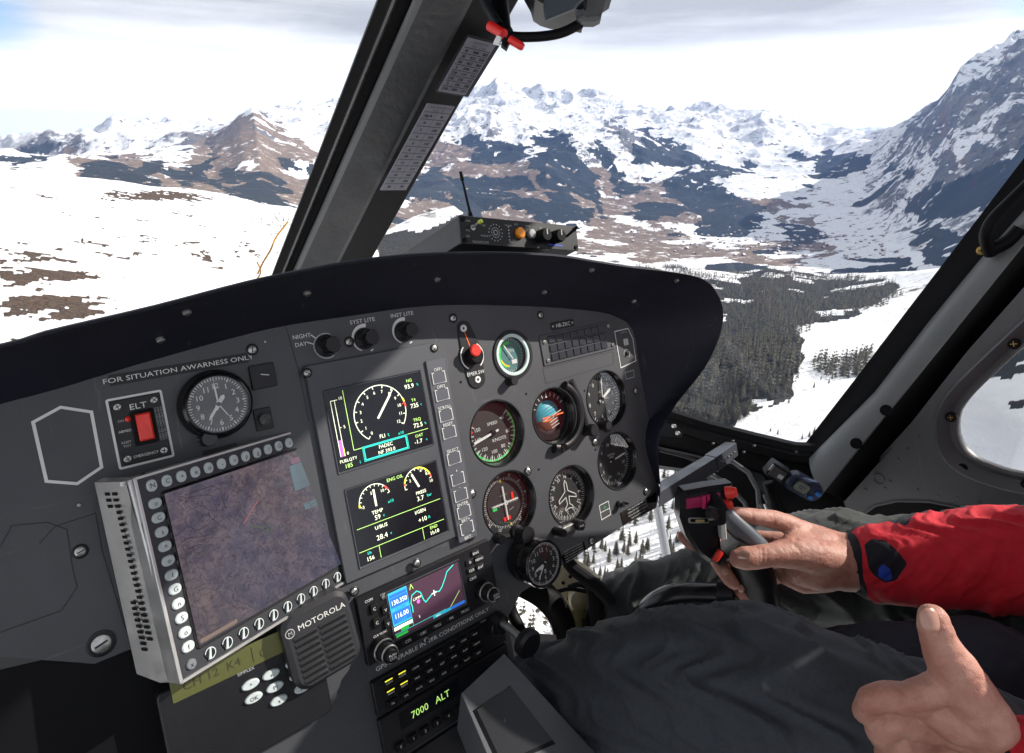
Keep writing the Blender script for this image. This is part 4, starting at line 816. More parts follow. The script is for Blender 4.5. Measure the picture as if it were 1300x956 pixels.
def placard(corners, title, rows_, dark=False, frame=None):
    P = [onplane(a, c, PA, pn, 3) for a, c in corners]; FF, w, h = frame_from(P); b = MB(FF)
    if frame: b.prism(rrect(frame[0], 0, w+frame[1], h+6, 1), -2.5, -.2, BLACK, .3)
    b.prism(rrect(0, 0, w, h, .6), -.4, 1.0, PAPER, .2); ink = mat('placard_ink', (.012, .012, .018), .6)
    b.text(title[0], 0, h/2-4.5, min(3.6, w/len(title[0])*1.25), 1.2, ink); b.text(title[1], 0, h/2-10, 3.2, 1.2, ink); n = len(rows_); rh_ = (h-15)/n
    for i, r in enumerate(rows_):
        y_ = h/2-13-rh_*(i+.5); b.line(-w/2+2, y_+rh_/2, w/2-2, y_+rh_/2, 1.1, 1.15, ink)
        for k, tx, dx in [(k, tx, dx) for k, tx in enumerate(r) for dx in (-.5, -.25, 0, .25, .5)]: b.text(tx, dx-w/2+w*(k+.5)/len(r), y_, min(4.6, rh_*.66), 1.2, ink)
    for k in range(1, len(rows_[0])): b.line(-w/2+w*k/len(rows_[0]), h/2-13, -w/2+w*k/len(rows_[0]), -h/2+2, .5, 1.15, ink)
    return b.build('placard', post)
placard([(541.7, 131), (577.3, 135), (515, 241), (483, 241)], ('V.N.E. POWER ON', 'KTS     M'), [('Hp ft', 'kt')]+[(str(2*i), str(155-6*i)) for i in range(11)])
placard([(591.6, 47), (634, 57), (586, 120), (558, 115)], ('DEVIATION', 'FOR   STEER'), [('N', '000', '001'), ('30', '031', '030'), ('60', '062', '060'), ('E', '090', '091'), ('120', '119', '121'), ('150', '150', '151'), ('S', '181', '180'), ('210', '209', '211')], frame=(3, 10))

# windscreen panes (thin curved acrylic)
PANE = glass_mat('windscreen_acrylic', (.985, .99, .99), .55, .0)
def pane(name, pts, parent=heli, m=None, bulge=0, th=3):
    c = sum(pts, Vector())/len(pts); n = Vector(); 
    for i in range(len(pts)): n += (pts[i]-c).cross(pts[(i+1) % len(pts)]-c)
    n.normalize(); b = MB(); vs = []; fs = []; R_ = 6; k = len(pts)
    for j in range(R_+1):
        f = j/R_
        for p in pts: vs.append(lerp(c, p, f)+n*bulge*(1-f*f))
    for j in range(R_):
        for i in range(k): fs.append((j*k+i, j*k+(i+1) % k, (j+1)*k+(i+1) % k, (j+1)*k+i))
    b.add(vs, fs, m or PANE); return b.build(name, parent, angle=80)
pane('windscreen', [cp(-500, -160, 900), cp(100, -160, 760), cp(528, -130, 640), cp(415, 165, 860), cp(350, 340, 1060), cp(290, 500, 1190), cp(-100, 620, 1150), cp(-520, 640, 1100)], bulge=0)
pane('windscreen', [cp(712, -120, 640), cp(563, 170, 860), cp(468, 335, 1085), cp(640, 450, 1230), cp(852, 522, 1262), cp(1038, 562, 1108), cp(1170, 391, 1010), cp(1300, 224, 915), cp(1420, 60, 850), cp(1300, -110, 720), cp(1000, -160, 660)])

# lower edge of the right windscreen and the nose shell around the chin window
sil = [(700, 470, 1290), (780, 498, 1285), (853, 519, 1262), (900, 534, 1225), (960, 549, 1170), (1010, 561, 1125), (1040, 562, 1100)]
sp_ = [(0, 0, SEAL), (4, -14, SEAL), (12, -20, SEAL), (13, -14, DARKM), (17, -16, SEAL), (26, -10, SEAL), (30, 10, SEAL), (4, 20, SEAL)]
loft('windscreen_sill', [[cp(x, y+o, d+z) for o, z, m in sp_] for x, y, d in sil], [m for *_, m in sp_], heli)
inn = [(780, 585, 1330), (835, 595, 1280), (862, 598, 1250), (890, 607, 1215), (906, 625, 1175), (914, 660, 1120), (912, 700, 1060), (905, 750, 1010), (890, 830, 960)]
out = [(780, 520, 1290), (851, 545, 1262), (900, 558, 1225), (970, 572, 1160), (1036, 585, 1105), (1066, 620, 1075), (1085, 680, 1010), (1105, 760, 960), (1110, 860, 920)]
secs = []
for a, c in zip(inn, out):
    A__, B__ = cp(*a), cp(*c); v = B__-A__; n = Vector((0, 0, 1))
    secs.append([A__+n*-14, A__, A__+n*10+v*.02, A__+n*12+v*.08, A__+n*2+v*.14, A__+v*.5-n*20, A__+v*.55-n*12, A__+v*.62-n*26, B__-n*12, B__])
loft('nose_shell', secs, [DARKM, DARKM, TRIM, SEAL, SEAL, DARKM, SEAL, SEAL, SEAL], heli, closed=False, sub=4)
for path, r, m in (([(838, 572, 1220), (870, 580, 1190), (896, 590, 1170), (902, 600, 1160)], 3, DARKM), ([(905, 584, 1150), (930, 586, 1130), (950, 600, 1110), (962, 622, 1090), (964, 645, 1080)], 4.5, TRIM), ([(893, 596, 1160), (920, 612, 1140), (945, 638, 1110), (956, 668, 1090)], 4.5, TRIM), ([(966, 640, 1060), (972, 655, 1050)], 4, TRIM), ([(970, 628, 1060), (984, 660, 1040)], 3, TRIM)):
    b = MB(); b.tube([cp(*p) for p in path], r, m, 10); b.build('cable', heli)
b = MB(); b.hexa([cp(*p) for p in ((842, 535, 1235), (868, 547, 1210), (866, 556, 1205), (838, 553, 1225))], [cp(*p) for p in ((842, 535, 1245), (868, 547, 1220), (866, 556, 1215), (838, 553, 1235))], DARKM); br = b.build('bracket', heli)
for p in ((856, 541), (861, 550)):
    v = cp(*p, 1200); b = MB(); b.X = Matrix.Translation(v); b.lathe(0, 0, [(4, -4), (4, 2), (2, 4), (0, 4)], STEEL, 12); b.build('screw', br)
for p in ((906, 563, 1170), (931, 560, 1160), (958, 566, 1140), (1012, 574, 1100), (945, 574, 1120)):
    b = MB(); b.X = Matrix.Translation(cp(*p)); b.lathe(0, 0, [(2, -3), (2, 1), (0, 2)], TRIM, 10); b.build('screw', heli)
# box beam from the panel corner up to the sill
b = MB(); E0 = [cp(838, 611, 868), cp(838, 625, 835), cp(836, 645, 838), cp(836, 632, 872)]; E1 = [cp(896, 578, 1085), cp(909, 581, 1060), cp(911, 598, 1062), cp(898, 594, 1090)]; E2 = [cp(922, 562, 1160), cp(934, 563, 1140), cp(936, 577, 1145), cp(924, 576, 1165)]
BEAM = mat('beam_grey', (.045, .048, .06), .38, var=.1, scale=30, rvar=.1)
b.hexa(E0, E1, BEAM); bm_ = b.build('support_beam', heli, bevel=.8)
b = MB(); g_ = lambda L_, k: [p+(p-sum(L_, Vector())/4)*k for p in L_]; b.hexa(g_([lerp(a, c, -.01) for a, c in zip(E1, E2)], .12), g_(E2, .16), BEAM); b.build('end_fitting', bm_, bevel=.6)
for i in range(5):
    b = MB(); b.X = Matrix.Translation(lerp(E1[1], E2[1], .2+.15*i)*.5+lerp(E1[2], E2[2], .2+.15*i)*.5+Vector((-1, 0, 4))); b.lathe(0, 0, [(1.8, -2), (1.8, 1), (0, 1.6)], STEEL, 10); b.build('rivet', bm_)
# dark curved frame between the chin windows, floor hardware
def band(name, pts, w, t, m, parent=heli):
    P = [cp(*p) for p in pts]; b = MB(); b.tube(resample(P, 24), [(w, t)]*24, m, 12, ell=(1, .2, 0)); return b.build(name, parent, angle=40)
band('chin_frame', [(655, 735, 900), (690, 755, 905), (712, 785, 910), (722, 830, 900)], 22, 12, SEAL)
band('chin_frame', [(640, 742, 880), (650, 778, 880), (660, 800, 870), (668, 840, 860)], 9, 8, SEAL)
b = MB(); b.tube([cp(834, 640, 1500), cp(845, 700, 1500), cp(868, 800, 1480)], 11, mat('grey_tube', (.30, .31, .33), .35, metal=.5), 16); b.build('outside_strut', heli)
b = MB(); b.hexa([cp(*p) for p in ((636, 800, 880), (706, 806, 880), (712, 870, 800), (630, 870, 800))], [cp(*p) for p in ((636, 806, 885), (706, 812, 885), (712, 880, 805), (630, 880, 805))], mat('floor_edge', (.30, .28, .25), .6, var=.2, scale=20)); b.build('floor_edge', heli)
BEIGE = mat('primer_beige', (.46, .40, .27), .5, var=.18, scale=30); OLIVE = mat('olive_primer', (.20, .19, .06), .5, var=.3, scale=20)
ped = heli
P = [(706, 722), (722, 712), (742, 722), (768, 742), (772, 800), (722, 806), (700, 770), (690, 745)]
FCM = MC @ Matrix.Diagonal((1, -1, -1, 1)); 
def pd(px, py, d): return ((px-PCX)/FPX*d, -(py-PCY)/FPX*d)
b = MB(FCM); b.prism([pd(*p, 960) for p in P], -985, -960, BEIGE, 3)
for p in ((715, 740), (724, 732), (735, 750), (722, 760), (733, 770)): b.lathe(*pd(*p, 960), [(3, -961), (3, -959.2), (0, -959.2)], SEAL, 12)
bk = b.build('pedal_bracket', heli)
b = MB(FCM); b.lathe(*pd(738, 762, 945), [(20, -965), (20, -945), (17, -941), (0, -940)], BEIGE, 30); b.build('pulley', bk)
b = MB(); b.tube([cp(730, 775, 940), cp(733, 800, 930), cp(736, 840, 900)], [(16, 14), (17, 14), (20, 16)], OLIVE, 18); b.build('olive_duct', bk)
for path, r in (([(716, 706, 900), (728, 722, 890), (745, 735, 880), (762, 748, 870), (775, 765, 870)], 10), ([(722, 746, 930), (735, 742, 925), (748, 748, 920), (752, 765, 920), (746, 785, 915)], 4), ([(705, 752, 930), (722, 748, 930), (745, 751, 920)], 3), ([(752, 735, 900), (757, 765, 890), (760, 812, 880)], 12), ([(744, 785, 900), (746, 812, 890)], 7)):
    b = MB(); b.tube(resample([cp(*p) for p in path], 16), r, RUBBER, 10); b.build('hose', bk)
# black sheets standing in for the dark void below the panel
b = MB(); b.hexa([Vector((-840, bl0[1]+40, -12)), Vector((-640, bl0[1], -12)), Vector((PX0+2, bl1[1], -12)), Vector((PX0+2, -460, -12))][::1], [Vector((-840, bl0[1]+40, -60)), Vector((-640, bl0[1], -60)), Vector((PX0+2, bl1[1], -60)), Vector((PX0+2, -460, -60))], SEAL)
b.hexa([Vector(p) for p in ((PX1-4, -290, -3), (PX1, -290, -3), (PX1, -460, -3), (PX1-4, -460, -3))], [Vector(p) for p in ((PX1-4, -290, -300), (PX1, -290, -300), (PX1, -460, -300), (PX1-4, -460, -300))], SEAL)
b.hexa([Vector(p) for p in ((-900, -150, -60), (PX0, -220, -60), (PX0, -900, 0), (-900, -900, 0))], [Vector(p) for p in ((-900, -150, -64), (PX0, -220, -64), (PX0, -900, -4), (-900, -900, -4))], SEAL)
b.build('dark_void_sheet', heli)
b = MB(); b.add([(-1100, -760, -300), (PX1-20, -760, -200), (PX1+20, -620, 300), (900, -620, 300), (900, -800, 1500), (-1100, -800, 1500)], [(0, 1, 2, 5), (2, 3, 4, 5)], SEAL); b.build('floor', heli)

# ---- right windscreen pillar, door and its window
dq = {'A': [(1034, 566, 1106), (1100, 482, 1050), (1165, 397, 1005), (1232, 311, 955), (1300, 223, 908), (1400, 94, 850), (1480, -10, 810)],
      'B': [(1028, 581, 1090), (1112, 496, 1035), (1178, 410, 990), (1244, 330, 940), (1312, 254, 893), (1412, 125, 835), (1495, 20, 795)],
      'C': [(1044, 628, 1030), (1135, 516, 985), (1206, 428, 940), (1272, 346, 895), (1335, 268, 855), (1440, 140, 800), (1520, 40, 765)],
      'D': [(1069, 640, 1040), (1158, 540, 1000), (1228, 452, 955), (1290, 382, 915), (1350, 313, 875), (1470, 180, 820), (1550, 80, 785)]}
secs = []
for a, b_, c_, d_ in zip(*dq.values()):
    A__, B__, C__, D__ = [cp(*v) for v in (a, b_, c_, d_)]
    up = Vector((-1, 0, .2)).normalized()
    secs.append([A__+Vector((0, 0, -20)), A__, lerp(A__, B__, .7)+up*5, lerp(A__, B__, .95)+up*3, B__+up*5, lerp(B__, C__, .12)+up*13, lerp(B__, C__, .32)+up*17, lerp(B__, C__, .6)+up*14, lerp(B__, C__, .95)+up*7, C__+up*1, C__-up*16, D__-up*18, D__, D__-up*40, A__-up*60])
loft('door_pillar', secs, [SEAL, SEAL, SEAL, SEAL, TRIM, TRIM, TRIM, TRIM, TRIM, SEAL, SEAL, SEAL, SEAL, SEAL, SEAL], heli, angle=50)
def hole(px, py, d, r, m=SEAL, name='fastener'):
    v = cp(px, py, d); n = (CAMP-v).normalized()*.5+Vector((-1, .2, .3)).normalized()*.5; b = MB(); b.X = Matrix.Translation(v) @ n.to_track_quat('Z', 'Y').to_matrix().to_4x4(); b.lathe(0, 0, [(r, -6), (r, .5), (r*.8, 1.2), (0, .6)], m, 20)
    return b, v
for p in ((1125, 521, 960), (1087, 563, 990)): hole(*p, 9)[0].build('trim_hole', heli)  # black discs stand in for the dark holes in the trim
b, v = hole(1246, 318, 912, 6.5, mat('brass', (.45, .30, .09), .35, metal=.8)); b.line(-4, 0, 4, 0, 1.2, 1.4, SEAL); b.line(0, -4, 0, 4, 1.2, 1.4, SEAL); b.build('screw', heli)
b = MB(); b.tube(resample([cp(*p) for p in ((1258, 322, 905), (1252, 300, 890), (1262, 278, 880), (1290, 250, 868), (1340, 200, 850), (1400, 130, 830))], 30), 9, SEAL, 14); b.tube(resample([cp(*p) for p in ((1256, 318, 902), (1280, 306, 890), (1296, 290, 880))], 10), 10, SEAL, 14); b.build('grab_handle', heli)
UD = 575.0
FD = MP @ Matrix(((0, 0, -1, UD), (0, 1, 0, 0), (1, 0, 0, 0), (0, 0, 0, 1)))
def dd_(px, py): v = u3(px, py, UD); return (v.z, v.y)
win_o = [(1188, 540), (1190, 522), (1203, 499), (1230, 470), (1300, 404), (1400, 310), (1480, 240), (1600, 160), (1700, 300), (1750, 640), (1600, 650), (1400, 640), (1300, 626), (1260, 616), (1225, 603), (1200, 584), (1190, 562)]
win_i = [(1216, 542), (1218, 526), (1226, 512), (1246, 490), (1300, 440), (1400, 352), (1480, 285), (1590, 215), (1650, 330), (1690, 600), (1600, 618), (1400, 614), (1300, 602), (1262, 592), (1234, 579), (1222, 565), (1217, 553)]
def smoothloop(P, n=90):
    P = [Vector((*p, 0)) for p in P]; R__ = resample(P+[P[0]], n+1)[:-1]; return [(v.x, v.y) for v in R__]
wo_ = smoothloop([dd_(*p) for p in win_o]); wi_ = smoothloop([dd_(*p) for p in win_i])
dpts = [dd_(*p) for p in ((1066, 636), (1158, 535), (1228, 446), (1290, 376), (1350, 306), (1470, 172), (1560, 70))]
z1 = max(p[0] for p in wo_)+120
door = fillmesh('door', [dpts+[(z1, dpts[-1][1]+100), (z1, -420), (dpts[0][0]-30, -420), (dpts[0][0]-30, dpts[0][1]-20)], wo_], -12, 0, DOORP, heli, .6, F=FD)
b = MB(FD); n = len(wo_); ww = [wo_, inset(ccw(wo_), 1), inset(ccw(wo_), 5), None]
o_ = wo_; rws = [([*o_], 0), ([*o_], 7), ([(lerp(Vector(a), Vector(c), .12).x, lerp(Vector(a), Vector(c), .12).y) for a, c in zip(wo_, wi_)], 10), ([tuple(lerp(Vector(a), Vector(c), .28)) for a, c in zip(wo_, wi_)], 6), ([tuple(lerp(Vector(a), Vector(c), .62)) for a, c in zip(wo_, wi_)], -3), ([tuple(lerp(Vector(a), Vector(c), .85)) for a, c in zip(wo_, wi_)], 1), ([*wi_], -3), ([*wi_], -14)]
b.add([(p[0], p[1], z) for L_, z in rws for p in L_], [(r*n+k, r*n+(k+1) % n, (r+1)*n+(k+1) % n, (r+1)*n+k) for r in range(len(rws)-1) for k in range(n)], DOORP)
wf = b.build('door_window', heli, angle=60)
b = MB(FD); b.poly(wi_, -10, PANE); b.build('pane', wf)
for p in ((1208, 529), (1288, 436), (1305, 614), (1222, 594)):
    x, y = dd_(*p); b = MB(FD); b.lathe(x, y, [(8, -1), (8, 4), (6, 5.5), (0, 5)], RUBBER, 20); b.line(x-4, y, x+4, y, 1, 5.6, MATS['brass']); b.line(x, y-4, x, y+4, 1, 5.6, MATS['brass']); b.build('screw', wf)
for i, p in enumerate([(1130, 611), (1123, 620), (1165, 622), (1190, 629), (1215, 632), (1242, 637), (1140, 583), (1152, 570), (1166, 554), (1099, 622)]):
    x, y = dd_(*p); b = MB(FD); b.lathe(x, y, [(2.6, -1), (2.4, 1.0), (0, 1.6)], DOORP, 12); b.build('rivet', door)
b = MB(FD); x, y = dd_(1116, 608); b.ring(x, y, 8, 9.4, -.5, 1.2, DOORP, 30, .3)
b.stroke([(v.x, v.y) for v in resample([Vector((*dd_(*p), 0)) for p in ((1110, 585), (1140, 597), (1170, 612), (1200, 625), (1222, 627))], 30)], 1.2, .35, mat('seam_line', (.10, .10, .11), .5)); b.build('access_cover', door)
b = MB(FD); P = [dd_(*p) for p in ((1098, 652), (1112, 642), (1140, 636), (1180, 637), (1236, 648), (1270, 660), (1240, 700), (1100, 700))]; b.prism(P, .2, 1.5, SEAL); b.stroke(P[:6], 2.5, 2.0, TRIM); b.build('door_pocket', door)  # black slot shape; the highlight along its edge is a pale painted stroke
# roof out of view above the seats, added to keep direct sun off the cabin
b = MB(); b.hexa([Vector(p) for p in ((-1000, 560, 150), (700, 560, 150), (700, 600, 1600), (-1000, 600, 1600))], [Vector(p) for p in ((-1000, 580, 150), (700, 580, 150), (700, 620, 1600), (-1000, 620, 1600))], TRIM); shade_roof = b.build('shade_roof', heli)
b = MB(); b.hexa([Vector(p) for p in ((-1000, -800, 1600), (-300, -800, 1600), (-300, 600, 1600), (-1000, 600, 1600))], [Vector(p) for p in ((-1000, -800, 1620), (-300, -800, 1620), (-300, 600, 1620), (-1000, 600, 1620))], TRIM) if False else None

# ================================================================ LOOSE THINGS ROUND THE CABIN
# radio on the cowl
TL = q3(581.5, 275, 0); TR = q3(725.8, 289, 0); BR = q3(735, 318, 0); BL = q3(585, 309.6, 0)
FR, RW, RH = frame_from([TL, TR, BR, BL]); exr = (TR-TL).normalized(); eyr = (TL-BL); eyr = (eyr-exr*eyr.dot(exr)).normalized(); ctr = (TL+TR+BR+BL)/4
bkv = q3(508, 325, -125)-TL
rb = thing('cowl_radio', 'flat black radio box with an orange button and small antenna standing on the cowl', 'radio', (0, -RH/2, 0), FR)
TL, TR, BR, BL = [ctr+exr*a*RW/2+eyr*c*RH/2 for a, c in ((-1, 1), (1, 1), (1, -1), (-1, -1))]
b = MB(); b.hexa([TL, TR, BR, BL], [p+bkv for p in (TL, TR, BR, BL)], mat('radio_case', (.028, .03, .034), .45, var=.15, scale=30, bump=.2, bscale=900)); b.build('case', rb, bevel=1.2)
b = MB(FR); b.prism(rrect(0, 0, RW+2, RH+2, 2), 0, 3.5, BLACK, .8)
for sx_, sy_ in ((-1, -1), (-1, 1), (1, -1), (1, 1)): b.lathe(sx_*(RW/2-4), sy_*(RH/2-4), [(2.8, 3.5), (2.8, 5), (0, 5.4)], RUBBER, 14)
def fx(px, py):
    """photo point -> radio face coordinates"""
    p = q3(px, py, 0); v = p-ctr; return v.dot(exr), v.dot(eyr)
for p, s_, t_ in (((592, 281), 2.3, 'PWR'), ((592, 293), 2.3, 'VOL'), ((592, 300), 2.3, 'SQL'), ((613, 300), 2.3, 'PHONE'), ((612, 287), 2.3, 'MIC'), ((608, 308), 3.0, 'RADIOCOM'), ((643, 287), 2.2, 'ON AIR'), ((653, 286), 2.2, 'PTT'), ((647, 308), 2.4, 'TEST'), ((668, 288), 2.2, 'TONE'), ((684, 290), 2.2, 'CH')): b.text(t_, *fx(*p), s_, 3.7, INKD)
x, y = fx(627, 296)
for k in range(14): a = k*2*math.pi/14; b.lathe(x+10*math.cos(a), y+10*math.sin(a), [(.9, 3.6), (0, 3.8)], INKD, 6); b.lathe(x+6*math.cos(a), y+6*math.sin(a), [(.8, 3.6), (0, 3.8)], INKD, 6)
b.ring(x, y, 2.4, 3.4, 3.5, 4, INKD, 20, .1); x, y = fx(644, 297)
for k in range(5): b.lathe(x, y+8-4*k, [(1.2, 3.6), (0, 3.8)], INKD, 6)
b.line(*fx(693, 311), *fx(712, 313), 1.6, 3.8, mat('blue_strip', (.02, .07, .5), .4)); b.build('front_plate', rb)
b = MB(FR); x, y = fx(657, 297); b.lathe(x, y, [(7, 3.5), (7, 7), (5.6, 8.5), (0, 8.8)], mat('orange_button', (.85, .28, .01), .4), 24); b.build('orange_button', rb)
b = MB(FR); x, y = fx(671.5, 298); b.lathe(x, y, [(6, 3.5), (6, 7), (5, 8), (0, 8.4)], mat('grey_button', (.25, .26, .27), .5), 24); b.build('grey_button', rb)
for p in ((682, 302), (700, 303)):
    x, y = fx(*p); b = MB(FR); b.lathe(x, y, [(8.5, 3.5), (8.5, 18), (7.5, 20), (0, 20)], RUBBER, 30, .08, 12); b.box(x-.8, x+.8, y, y+7, 20, 20.6, INKD); b.build('knob', rb)
b = MB(FR); x, y = fx(597, 290); b.lathe(x, y, [(3.4, 3.5), (3.4, 6), (0, 6)], STEEL, 16); b.tube([(x, y, 5), (x+3, y+4, 16)], [1.4, 2], STEEL, 10); b.tube([(x+3, y+4, 15), (x+4, y+5, 19)], [2.6, 2.4], mat('lime_cap', (.5, .6, .04), .4), 12); b.build('toggle', rb)
b = MB(FR); x, y = fx(722, 296); b.tube([(x-8, y-6, 4), (x+2, y+5, 16)], [1.6, 2.4], RUBBER, 10); b.build('toggle', rb)
b = MB(); A0, A1 = q3(598, 276, -12), q3(584.5, 218, -12); b.tube([A0, lerp(A0, A1, .1), lerp(A0, A1, .12), lerp(A0, A1, .8), lerp(A0, A1, .82), A1], [2.6, 2.6, 1.6, 1.3, 2.2, 1.8], RUBBER, 10); b.build('antenna', rb)
b = MB(); f0 = ctr-eyr*(RH/2); b.hexa([f0+exr*a+bkv*t_-eyr*dy for a, t_, dy in ((-60, .25, 0), (60, .25, 0), (60, .25, 24), (-60, .25, 24))], [f0+exr*a+bkv*t_-eyr*dy for a, t_, dy in ((-60, .7, 0), (60, .7, 0), (60, .7, 24), (-60, .7, 24))], SEAL); b.build('mount', rb)

# yaw string
ys = thing('yaw_string', 'thin orange wool thread blown against the outside of the left windscreen', 'thread', (0, 0, 0), rot=Matrix.Identity(4))
ys.matrix_world = Matrix.Translation(MP @ cp(327, 352, 1080)); WM[ys.name] = ys.matrix_world.copy()
b = MB(); b.tube(resample([cp(*p) for p in ((366, 281, 1080), (358, 291, 1080), (350, 302, 1080), (343, 318, 1080), (334, 333, 1080), (327, 348, 1080))], 40), 1.7, mat('orange_thread', (.75, .34, .02), .8), 8)
b.tube(resample([cp(*p) for p in ((326, 332, 1080), (331, 345, 1080), (325, 356, 1080))], 10), 1.4, MATS['orange_thread'], 6); b.build('thread', ys)

# unit hanging from the top of the windscreen
hc = thing('hanging_compass', 'black unit hanging on a curved arm at the top of the windscreen', 'compass', (0, 0, 0))
b = MB(FCM); P = [(660, -40), (664, -2), (674, 16), (677, 27), (686, 33), (699, 37), (716, 38), (738, 42), (739, 29), (752, 28), (762, 26), (764, 17), (773, 11), (776, -40)]
b.prism([pd(*p, 690) for p in P], -690, -640, mat('compass_black', (.004, .005, .008), .35, spec=.25, var=.2, scale=20), 4); b.build('housing', hc)
b = MB(FCM); b.prism([pd(*p, 636) for p in ((694, -30), (745, -30), (742, -2), (728, 10), (692, 24), (690, 8))], -642, -637, mat('compass_face', (.045, .055, .07), .3, var=.1, scale=20), 1.5); b.build('face', hc)
b = MB(FCM); b.prism([pd(*p, 630) for p in ((733, 24), (760, 20), (763, 24), (755, 28), (738, 28))], -640, -628, TRIM, 1); b.prism([pd(*p, 632) for p in ((731, 12), (742, 9), (744, 17), (733, 20))], -641, -634, PLATE, 1); b.build('light_lens', hc)
b = MB(); b.tube(resample([cp(*p) for p in ((640, 45, 640), (660, 47, 640), (690, 46, 640), (715, 41, 640), (737, 30, 640))], 24), [(5, 6)]*24, SEAL, 12); b.tube([cp(612, -14, 660), cp(618, 8, 655), cp(634, 34, 645)], [6, 5, 6], DARKM, 12)
b.lathe(*cp(641, 42, 640)[:2], [(0, cp(641, 42, 640).z-9), (9, cp(641, 42, 640).z-4), (9, cp(641, 42, 640).z+4), (0, cp(641, 42, 640).z+9)], SEAL, 16); b.tube([cp(628, -60, 700), cp(634, 10, 690), cp(640, 42, 645)], [14, 11, 8], SEAL, 12); b.build('arm', hc)
rt = thing('red_tag', 'small red rod clipped across the arm at the top of the windscreen', 'tag', (0, 0, 0)); rt.matrix_world = Matrix.Translation(MP @ cp(642, 45, 628)); WM[rt.name] = rt.matrix_world.copy()
b = MB(); b.tube([cp(620.5, 32, 640), cp(622, 33, 640), cp(640, 43.5, 628)], [4.6, 5.4, 5.0], mat('red_plastic', (.6, .012, .01), .4), 14); b.tube([cp(647, 50, 626), cp(662, 59, 624), cp(664.5, 60.5, 624)], [4.4, 4.2, 3], MATS['red_plastic'], 14); b.build('rod', rt)
b = MB(FCM); b.prism([pd(*p, 626) for p in ((631, 44), (637, 47), (634, 56), (626, 54))], -630, -626, mat('white_tab', (.75, .75, .75), .5), .6); b.prism([pd(*p, 626) for p in ((640, 47), (648, 51), (643, 62), (636, 57))], -632, -624, SEAL, 1); b.build('clip', rt)

# handheld unit strapped to the pillar foot
hh = thing('handheld_unit', 'small blue-edged handheld device with a grey screen, clamped at the foot of the right pillar', 'handheld', (0, 0, 0)); v0 = cp(1012, 618, 1000); hh.matrix_world = Matrix.Translation(MP @ v0); WM[hh.name] = hh.matrix_world.copy()
FH = FCM @ Matrix.Translation((*pd(1021, 621, 985), -985)) @ Matrix.Rotation(rad(-30), 4, 'Z') @ Matrix.Rotation(rad(25), 4, 'X')
b = MB(FH); b.prism(rrect(0, 0, 62, 34, 14, 6), -16, 0, mat('navy_plastic', (.012, .022, .06), .35), 3); b.prism(rrect(-6, 1, 30, 22, 7, 6), 0, 2, BLACK, .8); b.build('body', hh)
b = MB(FH); b.prism(rrect(-6, 1, 24, 17, 5, 6), 2, 2.6, mat('lcd_grey', (.17, .20, .18), .25)); b.line(-12, 3, 0, 3, 1.2, 2.8, RUBBER); b.line(-10, -1, -3, -1, 1.2, 2.8, RUBBER); b.build('screen', hh)
b = MB(FH); b.prism(rrect(17, -7, 8, 7, 2), 0, 3, mat('blue_key', (.02, .17, .55), .35), .8); b.prism(rrect(22, 5, 9, 7, 2), 0, 3, MATS['blue_key'], .8); b.build('keys', hh)
b = MB(FCM @ Matrix.Translation((*pd(988, 602, 990), -990)) @ Matrix.Rotation(rad(-32), 4, 'Z') @ Matrix.Rotation(rad(20), 4, 'X')); b.prism(rrect(0, 0, 34, 26, 2), -20, 0, BLACK, 1.5); b.prism(rrect(-2, 0, 24, 18, 1), 0, 3, PLATE, 1); b.prism(rrect(4, -1, 9, 7, .6), 3, 4.2, PALE, .4); b.prism(rrect(-16, 4, 4, 12, .6), 0, 3, STEEL, .5); b.prism(rrect(24, -2, 14, 16, 2), -14, -2, DARKM, 1); b.build('clamp', hh)
b = MB(); b.tube([cp(975, 612, 1000), cp(985, 640, 1000), cp(1000, 665, 1010)], 9, SEAL, 12); b.tube([cp(972, 640, 1010), cp(978, 655, 1000), cp(992, 662, 1000)], 4, STEEL, 8); b.build('arm', hh)

# ---- control stick
cs = thing('cyclic_stick', 'black control stick with a boxy switch head and red buttons, held by the pilot', 'control stick', (0, 0, 0)); v0 = cp(808, 880, 850); cs.matrix_world = Matrix.Translation(MP @ v0); WM[cs.name] = cs.matrix_world.copy()
b = MB(); b.tube(resample([cp(*p) for p in ((968, 770, 765), (940, 762, 770), (900, 759, 785), (858, 760, 800), (830, 773, 815), (813, 800, 830), (806, 850, 845), (806, 930, 860))], 60), 19, mat('stick_black', (.004, .004, .006), .25, var=.2, scale=20), 24); b.tube([cp(934, 757, 762), cp(914, 756, 772)], [19, 19], DARKM, 20); b.build('tube', cs)
b = MB(FCM); D = 738; P = [(865, 634), (870, 624), (900, 618.5), (931, 614), (934, 630), (924, 640), (917, 652), (915, 672), (917, 700), (910, 714), (902, 716), (888, 706), (872, 682), (864, 658)]
b.prism([pd(*p, D) for p in P], -D-30, -D, mat('grip_black', (.006, .006, .008), .38, spec=.3, var=.15, scale=30, bump=.15, bscale=900), 5); hd = b.build('switch_head', cs)
b = MB(FCM); b.prism([pd(*p, D-1) for p in ((871, 633), (893, 629.5), (893, 643), (871, 646))], -D-2, -D+3, mat('magenta_switch', (.30, .012, .07), .3), 1)
for k in range(4): b.prism([pd(*p, D-1) for p in ((890+k*6.2, 629+k*-.9), (894.6+k*6.2, 628.4-k*.9), (894.8+k*6.2, 644-k*.9), (890.2+k*6.2, 644.6-k*.9))], -D-2, -D+8-(k % 2)*3, mat('magenta_bright', (.50, .02, .11), .3), 1.2)
b.build('magenta_switch', hd)
